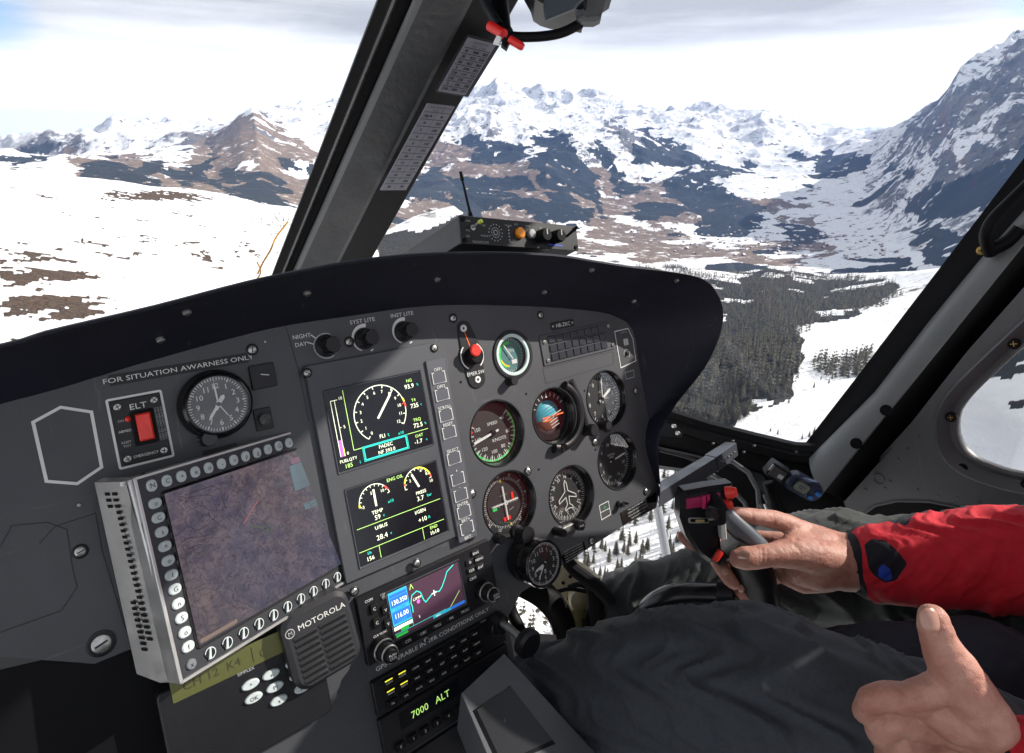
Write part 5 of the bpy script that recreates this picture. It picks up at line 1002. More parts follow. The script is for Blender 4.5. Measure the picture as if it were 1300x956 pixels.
for (px_, py_, r_) in ((931, 625, 6.2), (925.5, 641, 5.2)):
    v = cp(px_, py_, D-4); b = MB(); d_ = (cp(px_+14, py_-1, D-10)-v).normalized(); b.tube([v-d_*9, v-d_*1, v-d_*1, v+d_*3, v+d_*4.4], [r_+1.6, r_+1.6, r_, r_, r_*.7], RED, 22); o = b.build('red_button', hd)
b = MB(FCM); b.prism(rrect(*pd(887.5, 660.5, D), 27, 7, 2.5), -D-1, -D+1, STEEL, .6); b.prism(rrect(*pd(887.5, 660.5, D), 22, 4, 1.5), -D+.8, -D+1.8, RUBBER, .3); b.prism(rrect(*pd(888, 660.5, D), 11, 3, .6), -D+1.8, -D+2.6, mat('mustard', (.40, .30, .10), .5)); b.build('slot_switch', hd)
b = MB(); b.tube([cp(909, 640, 735), cp(909, 652, 722), cp(911, 664, 722)], [10, 12, 10], RUBBER, 20); b.tube([cp(902, 652, 716), cp(908, 652, 710)], [9, 7], BLACK, 16); b.tube([cp(905, 628, 735), cp(914, 640, 725), cp(918, 650, 722)], [5, 6, 7], RUBBER, 14); b.build('trim_switch', hd)
b = MB(); b.tube([cp(915, 648, 740), cp(921, 655, 738), cp(958, 690, 738), cp(964, 696, 740)], [(13, 11)]*4, mat('grip_grey', (.075, .088, .105), .35, var=.08, scale=40), 24); b.build('grey_sleeve', cs)
b = MB(FCM); b.prism([pd(*p, 722) for p in ((914, 664), (921, 663), (922.5, 684), (916, 685))], -732, -720, mat('pale_plate', (.45, .45, .42), .4), 1); b.build('pale_plate', hd)
b = MB(); b.tube([cp(925, 690, 748), cp(945, 700, 748), cp(960, 735, 752), cp(968, 775, 762)], [(24, 22), (25, 23), (24, 22), (22, 21)], MATS['grip_black'], 28); b.tube([cp(916, 700, 740), cp(906, 712, 738)], [11, 9], MATS['grip_black'], 18); b.build('grip', cs)
b = MB(); b.tube([cp(915, 700, 728), cp(909, 709, 726), cp(907, 712, 726)], [(5, 4), (5, 4), (3.5, 3)], RED, 16); b.build('trigger', cs)
# ================================================================ PILOT
def capsule_mesh(bm, A, B, ra, rb, F, n=20):
    A, B = Vector(A), Vector(B); d = B-A; L_ = d.length
    if L_ < 1e-6: d = Vector((0, 0, 1))
    d.normalize(); u = d.orthogonal().normalized(); w = d.cross(u); rings = []
    for (c, r, s0_, s1_) in ((A, ra, -90, 0), (B, rb, 0, 90)):
        for k in range(6):
            e = rad(s0_+(s1_-s0_)*k/5); rings.append((c+d*(r*math.sin(e)), r*max(math.cos(e), .03)))
    vs = []
    for c, r in rings: vs.append([bm.verts.new(F @ (c+u*(r*math.cos(2*math.pi*j/n))+w*(r*math.sin(2*math.pi*j/n)))) for j in range(n)])
    for a, b_ in zip(vs, vs[1:]):
        for j in range(n): bm.faces.new((a[j], a[(j+1) % n], b_[(j+1) % n], b_[j]))
    bm.faces.new(vs[0][::-1]); bm.faces.new(vs[-1])
def organic(chains, voxel, smooth=8, F=MP, disp=None, sf=.5, squash=None):
    """chains of (point, radius): returns numpy verts (world, m) and quads"""
    bm = bmesh.new()
    for ch in chains:
        for (a, ra), (b_, rb) in zip(ch, ch[1:]): capsule_mesh(bm, a, b_, ra, rb, F)
    me = bpy.data.meshes.new('tmp'); bm.to_mesh(me); bm.free(); o = bpy.data.objects.new('tmp', me); COL.objects.link(o)
    m = o.modifiers.new('r', 'REMESH'); m.mode = 'VOXEL'; m.voxel_size = voxel/1000; m.use_smooth_shade = True
    s = o.modifiers.new('s', 'SMOOTH'); s.factor = sf; s.iterations = smooth
    dg = bpy.context.evaluated_depsgraph_get(); m2 = bpy.data.meshes.new_from_object(o.evaluated_get(dg))
    n = len(m2.vertices); co = np.empty(n*3); m2.vertices.foreach_get('co', co); co = co.reshape(-1, 3); no = np.empty(n*3); m2.vertices.foreach_get('normal', no); no = no.reshape(-1, 3)
    fs = [tuple(p.vertices) for p in m2.polygons]
    if disp is not None: co = co+no*disp(co, no)[:, None]
    bpy.data.objects.remove(o); bpy.data.meshes.remove(me); bpy.data.meshes.remove(m2)
    return co, fs
def meshobj(name, parts_, parent, angle=None):
    """parts_: (verts world m, faces, material, matfn or None)"""
    V_, F_, M_, mats_ = [], [], [], []
    for co, fs, m in parts_:
        ml = m[0] if isinstance(m, tuple) else [m]; base = len(V_)
        idx0 = []
        for mm_ in ml:
            if mm_ not in mats_: mats_.append(mm_)
            idx0.append(mats_.index(mm_))
        if isinstance(m, tuple):
            cen_ = np.array([np.mean([co[i] for i in f], axis=0) for f in fs]); w_ = m[1](cen_); M_ += [idx0[int(k)] for k in w_]
        else: M_ += [idx0[0]]*len(fs)
        V_ += [tuple(v) for v in co]; F_ += [tuple(i+base for i in f) for f in fs]
    me = bpy.data.meshes.new(name); o = bpy.data.objects.new(name, me); COL.objects.link(o); A = WM[parent.name].inverted(); o.parent = parent; WM[o.name] = WM[parent.name].copy()
    V_ = np.array(V_); A_np = np.array(A); V_ = V_ @ A_np[:3, :3].T + A_np[:3, 3]
    me.from_pydata(V_.tolist(), [], F_); [me.materials.append(m) for m in mats_]; me.polygons.foreach_set('material_index', M_); me.polygons.foreach_set('use_smooth', [True]*len(F_)); me.update(); return o
# tileable value noise in numpy
_P = rng.permutation(4096); _G = rng.random(4096)*2-1
def vnoise(x, y, z):
    xi, yi, zi = np.floor(x).astype(int), np.floor(y).astype(int), np.floor(z).astype(int); fx_, fy_, fz_ = x-xi, y-yi, z-zi
    sx_, sy_, sz_ = [f*f*f*(f*(f*6-15)+10) for f in (fx_, fy_, fz_)]
    def h(a, b_, c): return _G[_P[(_P[(_P[a & 4095]+b_) & 4095]+c) & 4095]]
    def l(a, b_, t): return a+(b_-a)*t
    return l(l(l(h(xi, yi, zi), h(xi+1, yi, zi), sx_), l(h(xi, yi+1, zi), h(xi+1, yi+1, zi), sx_), sy_), l(l(h(xi, yi, zi+1), h(xi+1, yi, zi+1), sx_), l(h(xi, yi+1, zi+1), h(xi+1, yi+1, zi+1), sx_), sy_), sz_)
def fbm(x, y, z, o=5, g=.5):
    a = 1; s = 0; n = 0
    for k in range(o): s = s+a*vnoise(x, y, z+17.3*k); n += a; a *= g; x = x*2.03+5.1; y = y*2.03+9.7; z = z*2.03
    return s/n
SKIN = mat('skin', (.30, .145, .095), .52, var=.22, scale=55, bump=.5, bscale=420, spec=.35); sk = SKIN.node_tree.nodes['Principled BSDF']; sk.inputs['Subsurface Weight'].default_value = .18; sk.inputs['Subsurface Radius'].default_value = (.012, .005, .003); sk.inputs['Subsurface Scale'].default_value = .4
SKIN.node_tree.nodes['Color Ramp'].color_ramp.elements[0].color = (.33, .135, .10, 1); SKIN.node_tree.nodes['Color Ramp'].color_ramp.elements[1].color = (.47, .26, .20, 1)
_t = SKIN.node_tree; _v = N(_t, 'ShaderNodeTexVoronoi'); _v.feature = 'DISTANCE_TO_EDGE'; _v.inputs['Scale'].default_value = 620; _c = N(_t, 'ShaderNodeTexCoord'); _t.links.new(_c.outputs['Object'], _v.inputs['Vector'])
_b = N(_t, 'ShaderNodeBump'); _b.inputs['Strength'].default_value = .35; _b.inputs['Distance'].default_value = .0012; _t.links.new(_v.outputs['Distance'], _b.inputs['Height']); _o = _t.nodes['Bump']; _t.links.new(_b.outputs[0], _o.inputs['Normal'])
NAIL = mat('nail', (.40, .215, .16), .3, var=.05, scale=60)
FABR = mat('trouser_fabric', (.033, .037, .045), .8, var=.15, scale=300, bump=.35, bscale=2200)
FABG = mat('window_lit_trouser_fabric', (.027, .031, .031), .75, var=.2, scale=60, bump=.3, bscale=1800)  # same trousers; greenish window light on the right leg put into the colour
REDF = mat('red_softshell', (.42, .012, .022), .75, var=.14, scale=60, bump=.35, bscale=1800); BLKF = mat('black_softshell', (.010, .011, .017), .8, var=.2, scale=80, bump=.35, bscale=1800)
NAVY = mat('navy_fabric', (.016, .018, .030), .8, var=.2, scale=60, bump=.35, bscale=1500)
BLUEF = mat('blue_sleeve', (.02, .05, .35), .7)
for m_, w_, c_ in ((FABR, .12, (.4, .45, .5)), (FABG, .2, (.5, .5, .5)), (REDF, .25, (.8, .3, .3)), (BLKF, .15, (.3, .3, .35)), (NAVY, .2, (.3, .32, .4))):
    pb = m_.node_tree.nodes['Principled BSDF']; pb.inputs['Sheen Weight'].default_value = w_; pb.inputs['Sheen Tint'].default_value = (*c_, 1); pb.inputs['Specular IOR Level'].default_value = .3
pil = thing('person', 'pilot in red jacket and dark trousers, right hand on the stick, left thumb raised', 'person', (0, 0, 0)); pil.matrix_world = Matrix.Translation(MP @ cp(1400, 1150, 480)); WM[pil.name] = pil.matrix_world.copy()
K = lambda px, py, d, r: (cp(px, py, d), r)
X = lambda x, y, z, r: (c2p(Vector((x, y, z))), r)
def crease(spots):
    S_ = [(np.array(MP @ cp(px, py, d)), rr_, dep) for px, py, d, rr_, dep in spots]
    return S_
# right hand on the grip
hand = [
 # forearm and wrist
 [K(1150, 716, 735, 29), K(1100, 714, 738, 27), K(1072, 712, 740, 27)],
 [K(1110, 704, 748, 24), K(1070, 700, 752, 23)],
 [K(1110, 727, 738, 22), K(1072, 726, 738, 23)],
 # back of the hand fans out towards the knuckles
 [K(1075, 700, 752, 21), K(1045, 686, 762, 17), K(1020, 676, 764, 14.5)],
 [K(1075, 708, 760, 20), K(1040, 697, 775, 17), K(1008, 690, 785, 15)],
 [K(1075, 715, 762, 20), K(1040, 712, 782, 17), K(1005, 708, 795, 14)],
 [K(1075, 722, 760, 19), K(1040, 727, 782, 16), K(1004, 726, 796, 13)],
 # palm and thenar
 [K(1072, 722, 738, 23), K(1045, 726, 742, 23), K(1018, 722, 748, 20)],
 [K(1065, 712, 735, 22), K(1035, 706, 728, 21), K(1008, 702, 724, 18.5), K(992, 703, 722, 16.5)],
 [K(1050, 733, 750, 17), K(1020, 737, 758, 16), K(1000, 730, 765, 14)],
 [K(1016, 682, 752, 14), K(1005, 692, 738, 14), K(1000, 700, 728, 15)], [K(1045, 692, 752, 20), K(1025, 694, 742, 18), K(1008, 697, 732, 16)],
 # thumb
 [K(1005, 702, 722, 16.5), K(985, 704, 718, 14.5), K(970, 706, 716, 13.4)],
 [K(970, 706, 716, 13.6), K(958, 708, 715, 13.6), K(946, 709, 714, 13.8), K(938, 709.5, 714, 11.6)],
 # index finger along the top, tip on the button
 [K(1022, 676, 764, 14.2), K(1000, 665, 757, 12.6), K(983, 660, 752, 11.8)],
 [K(983, 660, 752, 12.0), K(966, 657, 747, 10.6), K(955, 655.5, 744, 10.0)],
 [K(955, 655.5, 744, 10.2), K(941, 653, 741, 9.0), K(931, 650.5, 739, 7.2)],
 # middle finger wraps round the far side and comes out in front
 [K(1006, 690, 786, 14), K(960, 684, 800, 11.5), K(925, 688, 796, 11)],
 [K(925, 688, 796, 11.2), K(908, 697, 780, 10.2), K(909, 708, 766, 10)],
 [K(909, 708, 766, 10.2), K(917, 722, 752, 9.6), K(926, 735, 746, 9.2), K(931, 741, 744, 7.8)],
 # ring finger
 [K(1004, 707, 796, 13.4), K(965, 712, 806, 11), K(937, 718, 800, 10.6)],
 [K(937, 718, 800, 10.8), K(927, 727, 786, 10), K(931, 738, 768, 9.8)],
 [K(931, 738, 768, 9.8), K(941, 750, 754, 9.2), K(951, 760, 750, 8.6), K(954, 763, 749, 7.4)],
 # little finger, mostly behind the grip
 [K(1004, 725, 797, 12), K(972, 735, 806, 9.4), K(952, 742, 800, 9)],
 [K(952, 742, 800, 9), K(944, 750, 786, 8.6), K(952, 762, 770, 8.2), K(962, 772, 762, 7)],
 # fingertip of the middle finger seen left of the switch head is its knuckle side
 [K(866, 681, 800, 7.5), K(876, 690, 800, 8), K(905, 700, 798, 10), K(925, 700, 798, 11)],
]
def hand_disp(co, no):
    q_ = co*1000
    return .0004*fbm(q_[:, 0]/7, q_[:, 1]/7, q_[:, 2]/7, 3) - .0005*np.clip(1-np.abs(fbm(q_[:, 0]/13+7, q_[:, 1]/13, q_[:, 2]/13, 3))*5, 0, 1)**2 + .0006*fbm(q_[:, 0]/24+3, q_[:, 1]/24, q_[:, 2]/24, 2)
grooves = [  # short creases: (px,py,d), (px,py,d), depth mm, width mm
 ((968, 697, 705), (969, 716, 703), .9, 1.6), ((973, 697, 706), (974, 717, 703), .7, 1.4), ((963, 698, 705), (964, 715, 702), .5, 1.3),
 ((982, 650, 742), (984, 668, 742), .8, 1.8), ((979, 651, 742), (981, 667, 742), .5, 1.4), ((955, 648, 736), (956, 664, 734), .6, 1.4), ((1008, 690, 710), (1035, 728, 722), 1.2, 3), ((1040, 690, 722), (1062, 728, 716), .9, 2.5), ((1050, 690, 725), (1072, 735, 715), .8, 2.2),
 ((1010, 684, 735), (1050, 692, 730), 1.4, 3.2), ((1078, 690, 722), (1082, 736, 715), 1.0, 2.2),
 ((921, 716, 742), (907, 724, 742), .8, 1.6), ((945, 742, 744), (932, 752, 744), .8, 1.6)]
def with_grooves(fn, gr):
    G_ = [(np.array(MP @ cp(*a)), np.array(MP @ cp(*c)), dep/1000, w_/1000) for a, c, dep, w_ in gr]
    def f(co, no):
        d = fn(co, no)
        for A__, B__, dep, w_ in G_:
            ab = B__-A__; t_ = np.clip(((co-A__) @ ab)/(ab @ ab), 0, 1); c_ = A__+t_[:, None]*ab
            # distance measured across the view so creases sit on the visible skin
            v = co-c_; vd = c_/np.linalg.norm(c_, axis=1)[:, None]; al = (v*vd).sum(1); pr = np.linalg.norm(v-al[:, None]*vd, axis=1); k = (np.abs(al) < .022) & (((-vd)*no).sum(1) > .1)
            d = d-k*dep*np.exp(-(pr/w_*1.2)**2)
        return d
    return f
hco, hfs = organic(hand, 1.7, 9, disp=with_grooves(hand_disp, grooves))
# left hand resting near the seat, thumb up
lh = [
 [K(1184.5, 786, 392, 9.6), K(1187, 797, 392, 10.6), K(1191, 812, 393, 10.4)],
 [K(1191, 812, 393, 11), K(1199, 830, 394, 12.6), K(1210, 848, 396, 15)],
 [K(1210, 848, 396, 15), K(1225, 875, 398, 17), K(1250, 915, 400, 18)],
 [K(1212, 862, 398, 11), K(1180, 878, 400, 10.5), K(1160, 884, 402, 10)],
 [K(1250, 915, 400, 18), K(1215, 915, 404, 15), K(1180, 896, 408, 12), K(1162, 884, 408, 10.4)],
 [K(1163, 888, 405, 10.6), K(1128, 884, 404, 9.6)], [K(1128, 884, 404, 9.8), K(1106, 889, 410, 8.8)], [K(1106, 889, 410, 8.8), K(1097, 904, 420, 7.6)],
 [K(1250, 930, 410, 18), K(1200, 922, 416, 14), K(1172, 918, 418, 11.5)], [K(1172, 918, 418, 11.6), K(1135, 914, 410, 10.4)], [K(1135, 914, 410, 10.4), K(1118, 928, 416, 9.6)], [K(1118, 928, 416, 9.6), K(1128, 948, 430, 8.6)],
 [K(1255, 945, 420, 17), K(1205, 948, 428, 13), K(1178, 946, 430, 11)], [K(1178, 946, 430, 11), K(1142, 944, 420, 10)], [K(1142, 944, 420, 10), K(1128, 958, 428, 9.2)], [K(1128, 958, 428, 9.2), K(1140, 976, 440, 8.2)],
 [K(1262, 962, 425, 15), K(1215, 972, 438, 12), K(1188, 972, 440, 9.6)], [K(1188, 972, 440, 9.6), K(1158, 972, 432, 9)], [K(1158, 972, 432, 9), K(1148, 984, 440, 8.2)],
 [K(1245, 925, 408, 20), K(1290, 965, 400, 24), K(1335, 995, 392, 26), K(1400, 1035, 380, 28)],
]
gl_ = [((1178, 808, 382), (1204, 806, 382), .7, 1.5), ((1180, 813, 382), (1206, 811, 382), .8, 1.6), ((1181, 818, 382), (1208, 816, 382), .6, 1.4), ((1192, 838, 382), (1220, 834, 384), .6, 2), ((1184, 803, 382), (1200, 801, 382), .4, 1.2)]
lco, lfs = organic(lh, 1.5, 9, disp=with_grooves(hand_disp, gl_))
def nail(px, py, d, rx, ry, rot, tilt=(0, 0)):
    Fn = FCM @ Matrix.Translation((*pd(px, py, d), -d)) @ Matrix.Rotation(rad(rot), 4, 'Z') @ Matrix.Rotation(rad(tilt[0]), 4, 'X') @ Matrix.Rotation(rad(tilt[1]), 4, 'Y'); vs = []; fs = []
    R_, n = 6, 24
    for j in range(R_+1):
        f = j/R_
        for i in range(n):
            a = 2*math.pi*i/n; x = math.copysign(abs(math.cos(a))**.7, math.cos(a))*rx*f; y = math.copysign(abs(math.sin(a))**.8, math.sin(a))*ry*f; vs.append(tuple(Fn @ Vector((x, y, -(x*x)/(2.0*rx)*.75-(y*y)/(ry*7)+(.3 if f < .95 else -.5)))))
    for j in range(R_):
        for i in range(n): fs.append((j*n+i, j*n+(i+1) % n, (j+1)*n+(i+1) % n, (j+1)*n+i))
    return np.array(vs), fs, NAIL
nails = [nail(1184, 788, 381.2, 6.2, 7.2, 4, (-14, 0)), nail(945, 706.5, 699.3, 6.0, 7.4, 84, (0, -18)), nail(921, 726, 739.5, 4.4, 5.0, 30, (0, -8)), nail(941, 748, 741.5, 4.2, 4.8, 40, (0, -8))]
# rest of the body under the clothes
body = [[X(680, 410, 520, 60), X(600, 430, 500, 60), X(740, 260, 540, 105), X(810, 120, 545, 120), X(820, 40, 540, 105)], [X(820, 30, 530, 60), X(810, -60, 535, 55), X(800, -110, 540, 52)],
        [X(790, -150, 545, 78), X(805, -205, 530, 88), X(800, -225, 545, 84)], [X(990, -10, 650, 55), X(820, 20, 540, 70), X(660, 45, 410, 55)],
        [X(990, -10, 650, 50), X(900, 160, 670, 44), X(790, 272, 690, 38), K(1150, 716, 735, 28)], [X(660, 45, 410, 50), X(600, 210, 350, 42), X(500, 330, 345, 38), K(1400, 1035, 380, 28)],
        [X(640, 430, 560, 60), K(1200, 750, 838, 45), K(1080, 730, 850, 45), K(960, 750, 880, 40), K(830, 785, 905, 35), X(190, 600, 975, 32)], [X(480, 440, 440, 60), K(1180, 992, 480, 45), K(1060, 930, 520, 45), K(900, 875, 572, 42), K(745, 890, 612, 36), X(62, 600, 710, 32)]]
bco, bfs = organic(body, 9, 6)
meshobj('body', [(hco, hfs, SKIN), (lco, lfs, SKIN), (bco, bfs, SKIN)]+nails, pil)
b = MB(MC @ Matrix.Identity(4)); 
hx = organic([[X(798, -165, 575, 80), X(805, -225, 545, 96), X(805, -240, 535, 94)]], 6, 6); meshobj('helmet', [(hx[0], hx[1], mat('white_helmet', (.7, .7, .7), .25))], pil)
# ---- right sleeve
def foldf(axis_a, axis_b, amp, fr, seed=0, ring=.6):
    A__, B__ = np.array(MP @ axis_a), np.array(MP @ axis_b); ax = (B__-A__)/np.linalg.norm(B__-A__)
    def f(co, no):
        t_ = (co-A__) @ ax; rd = co-A__-t_[:, None]*ax; q_ = rd*1000
        w_ = fbm(q_[:, 0]/70+seed, q_[:, 1]/70, q_[:, 2]/70, 2)*1.2
        r_ = 1-np.abs(fbm((t_*1000)/fr+w_*1.6+seed, q_[:, 0]/(fr*3)+seed, q_[:, 1]/(fr*3)+q_[:, 2]/(fr*3), 3))*2.2
        r2_ = 1-np.abs(fbm((t_*1000)/(fr*.5)+w_*2.6+seed+31, q_[:, 0]/(fr*2.2)+seed, q_[:, 1]/(fr*2.2)+q_[:, 2]/(fr*2.2), 3))*2.6
        r_ = np.clip(r_, 0, 1)**1.8; r2_ = np.clip(r2_, 0, 1)**2.4
        return amp/1000*(r_*.75+r2_*.38-.25) + .0006*fbm(co[:, 0]*260, co[:, 1]*260, co[:, 2]*260, 2)
    return f
slv = [[K(1108, 716, 738, 37), K(1116, 716, 735, 43), K(1130, 716, 730, 49), K(1160, 714, 722, 53), K(1210, 712, 712, 55), K(1260, 712, 700, 61), K(1310, 712, 690, 64), K(1400, 722, 690, 62), X(790, 275, 688, 62)], [X(790, 275, 688, 62), X(900, 160, 670, 66), X(990, 0, 650, 74), X(820, 20, 545, 90)],
       [X(820, 20, 545, 100), X(660, 45, 415, 76), X(600, 210, 350, 60), X(500, 330, 345, 52), K(1400, 1040, 380, 45), K(1330, 995, 392, 40)], [X(830, 40, 540, 130), X(810, 140, 550, 140), X(740, 270, 545, 130), X(620, 370, 520, 125)]]
sdisp = foldf(cp(1085, 716, 741), cp(1310, 712, 690), 6.5, 50, 3.7)
sco, sfs = organic(slv, 3.2, 8, disp=sdisp)
W2C = np.array((MC @ Matrix.Identity(4)).inverted())
def topx(c):
    v = c @ W2C[:3, :3].T + W2C[:3, 3]; z_ = np.maximum(v[:, 2], 1); return PCX+FPX*v[:, 0]/z_, PCY+FPX*v[:, 1]/z_, v[:, 2]
def slv_mat(c):
    """red upper panels, black cuff, underarm and thumb-hole patch; the seams are fixed to the sleeve's own axis"""
    a = np.array([cp(1085, 716, 741)[:] , cp(1310, 712, 690)[:]]); a = np.array([np.array(MP @ Vector(v)) for v in a]); ax = (a[1]-a[0]); Ln = np.linalg.norm(ax); ax /= Ln
    t_ = (c-a[0]) @ ax*1000; rd = c-a[0]-((c-a[0]) @ ax)[:, None]*ax; e1 = np.array(MC.to_3x3() @ Vector((0, -1, 0))); e1 /= np.linalg.norm(e1); e2 = np.cross(ax, e1); up_ = rd @ e1; sd = rd @ e2; an = np.degrees(np.arctan2(sd, up_))   # 0 = top
    if np.median(e2 @ np.array(MC.to_3x3() @ Vector((0, 0, 1)))) > 0: an = -an
    k = np.zeros(len(c), int)                      # 0 red
    wob = 5*np.sin(t_/22)
    k[(np.abs(an) > 132-t_*.05+wob)] = 1                 # underarm
    k[(an < 4+wob*.6) & (an > -170)] = 1                # far side behind the piping
    k[t_ < 9+3*np.sin(np.radians(an)*3)] = 1            # cuff
    pa = ((t_-52+an*.05)/34)**2+((an-88)/30)**2 < 1; k[pa] = 1; k[((t_-46)/12)**2+((an-104)/13)**2 < 1] = 2
    k[(t_ < 40) & (an > 95) & (an < 140) & (t_ < 22)] = 1
    return k
ZF = mat('softshell', (.52, .016, .030), .75, var=.14, scale=60, bump=.35, bscale=1800); zt = ZF.node_tree; zb = zt.nodes['Principled BSDF']; zb.inputs['Sheen Weight'].default_value = .04; zb.inputs['Specular IOR Level'].default_value = .25
def zmix(nm, base, c2):
    a_ = N(zt, 'ShaderNodeAttribute'); a_.attribute_name = nm; r_ = N(zt, 'ShaderNodeMapRange'); r_.inputs[1].default_value = .47; r_.inputs[2].default_value = .53; zt.links.new(a_.outputs['Fac'], r_.inputs[0])
    m_ = N(zt, 'ShaderNodeMix', data_type='RGBA'); zt.links.new(r_.outputs[0], m_.inputs['Factor']); zt.links.new(base, m_.inputs['A']); m_.inputs['B'].default_value = (*c2, 1); return m_.outputs['Result']
o1 = zmix('black', zt.nodes['Color Ramp'].outputs[0], (.009, .010, .016)); o2 = zmix('blue', o1, (.02, .05, .35)); zt.links.new(o2, zb.inputs['Base Color'])
def zones(c):
    A__, B__ = np.array(MP @ cp(1085, 716, 741)), np.array(MP @ cp(1310, 712, 690)); ax = B__-A__; ax /= np.linalg.norm(ax); t_ = (c-A__) @ ax*1000; rd = c-A__-((c-A__) @ ax)[:, None]*ax
    vw = np.array(MC.to_3x3() @ Vector((0, 0, 1))); vw /= np.linalg.norm(vw); e1 = np.array(MC.to_3x3() @ Vector((0, -1, 0))); e1 /= np.linalg.norm(e1); e2 = -(vw-ax*(vw @ ax)); e2 /= np.linalg.norm(e2)
    an = np.degrees(np.arctan2(rd @ e2, rd @ e1))        # 0 top, 90 facing the cabin, 180 below
    wob = 5*np.sin(t_/24)+3*np.sin(t_/9+1); top = -14+wob*.6+26*np.exp(-((t_-58)/11)**2); bot = 150+wob-.03*t_
    sd = np.minimum(an-top, bot-an)*.9                   # inside the red panel when positive (about mm)
    cf = t_-3-2.0*np.sin(np.radians(an)*3)
    px_, py_, dz_ = topx(c); poly = [(1097, 692), (1106, 684), (1124, 686), (1140, 700), (1152, 716), (1144, 727), (1138, 737), (1124, 740), (1110, 731), (1103, 722), (1100, 705)]
    def sdf(poly):
        d = np.full(len(c), 1e9); ins = np.zeros(len(c), bool); n = len(poly)
        for i in range(n):
            (x1, y1), (x2, y2) = poly[i], poly[(i+1) % n]; tt = np.clip(((px_-x1)*(x2-x1)+(py_-y1)*(y2-y1))/((x2-x1)**2+(y2-y1)**2), 0, 1); d = np.minimum(d, np.hypot(px_-x1-tt*(x2-x1), py_-y1-tt*(y2-y1)))
            if y1 != y2: ins ^= ((y1 > py_) != (y2 > py_)) & (px_ < (x2-x1)*(py_-y1)/(y2-y1)+x1)
        return np.where(ins, -d, d)
    front = an > 25
    pt_ = np.where(front, sdf(poly), 50); red = np.minimum(np.minimum(sd, cf), pt_); bl = np.where(front, -sdf([(1115, 722), (1121, 716), (1130, 722), (1133, 735), (1124, 738), (1115, 732)]), -50)
    return np.clip(.5-red/6, 0, 1), np.clip(.5+bl/6, 0, 1)
jk = meshobj('jacket', [(sco, sfs, ZF)], pil)
for nm, arr in zip(('black', 'blue'), zones(sco)):
    a_ = jk.data.attributes.new(nm, 'FLOAT', 'POINT'); a_.data.foreach_set('value', arr.astype(np.float32))
# ---- trousers
leg1 = [[X(640, 410, 560, 95), K(1200, 745, 838, 88), K(1080, 727, 850, 86), K(1040, 725, 860, 84)], [K(1040, 725, 860, 84), K(960, 742, 880, 78), K(880, 772, 890, 76), K(815, 778, 905, 70)], [K(815, 778, 905, 70), K(790, 800, 930, 62), X(190, 640, 980, 55)]]
leg2 = [[X(480, 430, 440, 92), K(1180, 990, 480, 84), K(1060, 925, 520, 80), K(960, 888, 555, 79), K(900, 877, 570, 75)], [K(900, 877, 570, 75), K(820, 881, 590, 69), K(745, 893, 610, 65), K(712, 906, 618, 62)], [K(712, 900, 618, 62), X(62, 470, 660, 56), X(60, 650, 730, 52)]]
hips = [[X(640, 430, 560, 96), X(560, 440, 510, 106), X(480, 440, 440, 98)], [K(1250, 880, 640, 75), K(1150, 876, 660, 70), K(1080, 870, 700, 62)]]
tdisp = foldf(cp(720, 900, 620), cp(1180, 985, 480), 12.0, 74, 1.3); t2 = foldf(cp(815, 778, 905), cp(1100, 725, 850), 11.0, 60, 9.1)
tl, tf = organic(leg2, 3.6, 10, disp=tdisp); tr_, trf = organic(leg1, 4.5, 10, disp=t2); th_, thf = organic(hips, 6, 10, disp=foldf(cp(1080, 850, 700), cp(1300, 850, 640), 5, 60, 5))
meshobj('trousers', [(tl, tf, FABR), (tr_, trf, FABG), (th_, thf, NAVY)], pil)
b = MB(); b.tube(resample([cp(1014, 778, 465), cp(1060, 797, 450), cp(1110, 826, 432)], 8), .01, FABR, 6) if False else None
bt = organic([[X(60, 640, 735, 55), X(50, 690, 790, 50), X(-30, 700, 880, 42)], [X(180, 640, 985, 55), X(170, 690, 1040, 50), X(90, 700, 1130, 42)]], 6, 6); meshobj('boots', [(bt[0], bt[1], RUBBER)], pil)
# ================================================================ THE VALLEY AND THE MOUNTAINS
def azel(px, py):
    d = CW @ Vector(((px-PCX)/FPX, (py-PCY)/FPX, 1.0)); return math.atan2(d.x, d.y), math.atan2(d.z, math.hypot(d.x, d.y))
def toz(px, py, r): a, e = azel(px, py); return a, r, r*math.tan(e)
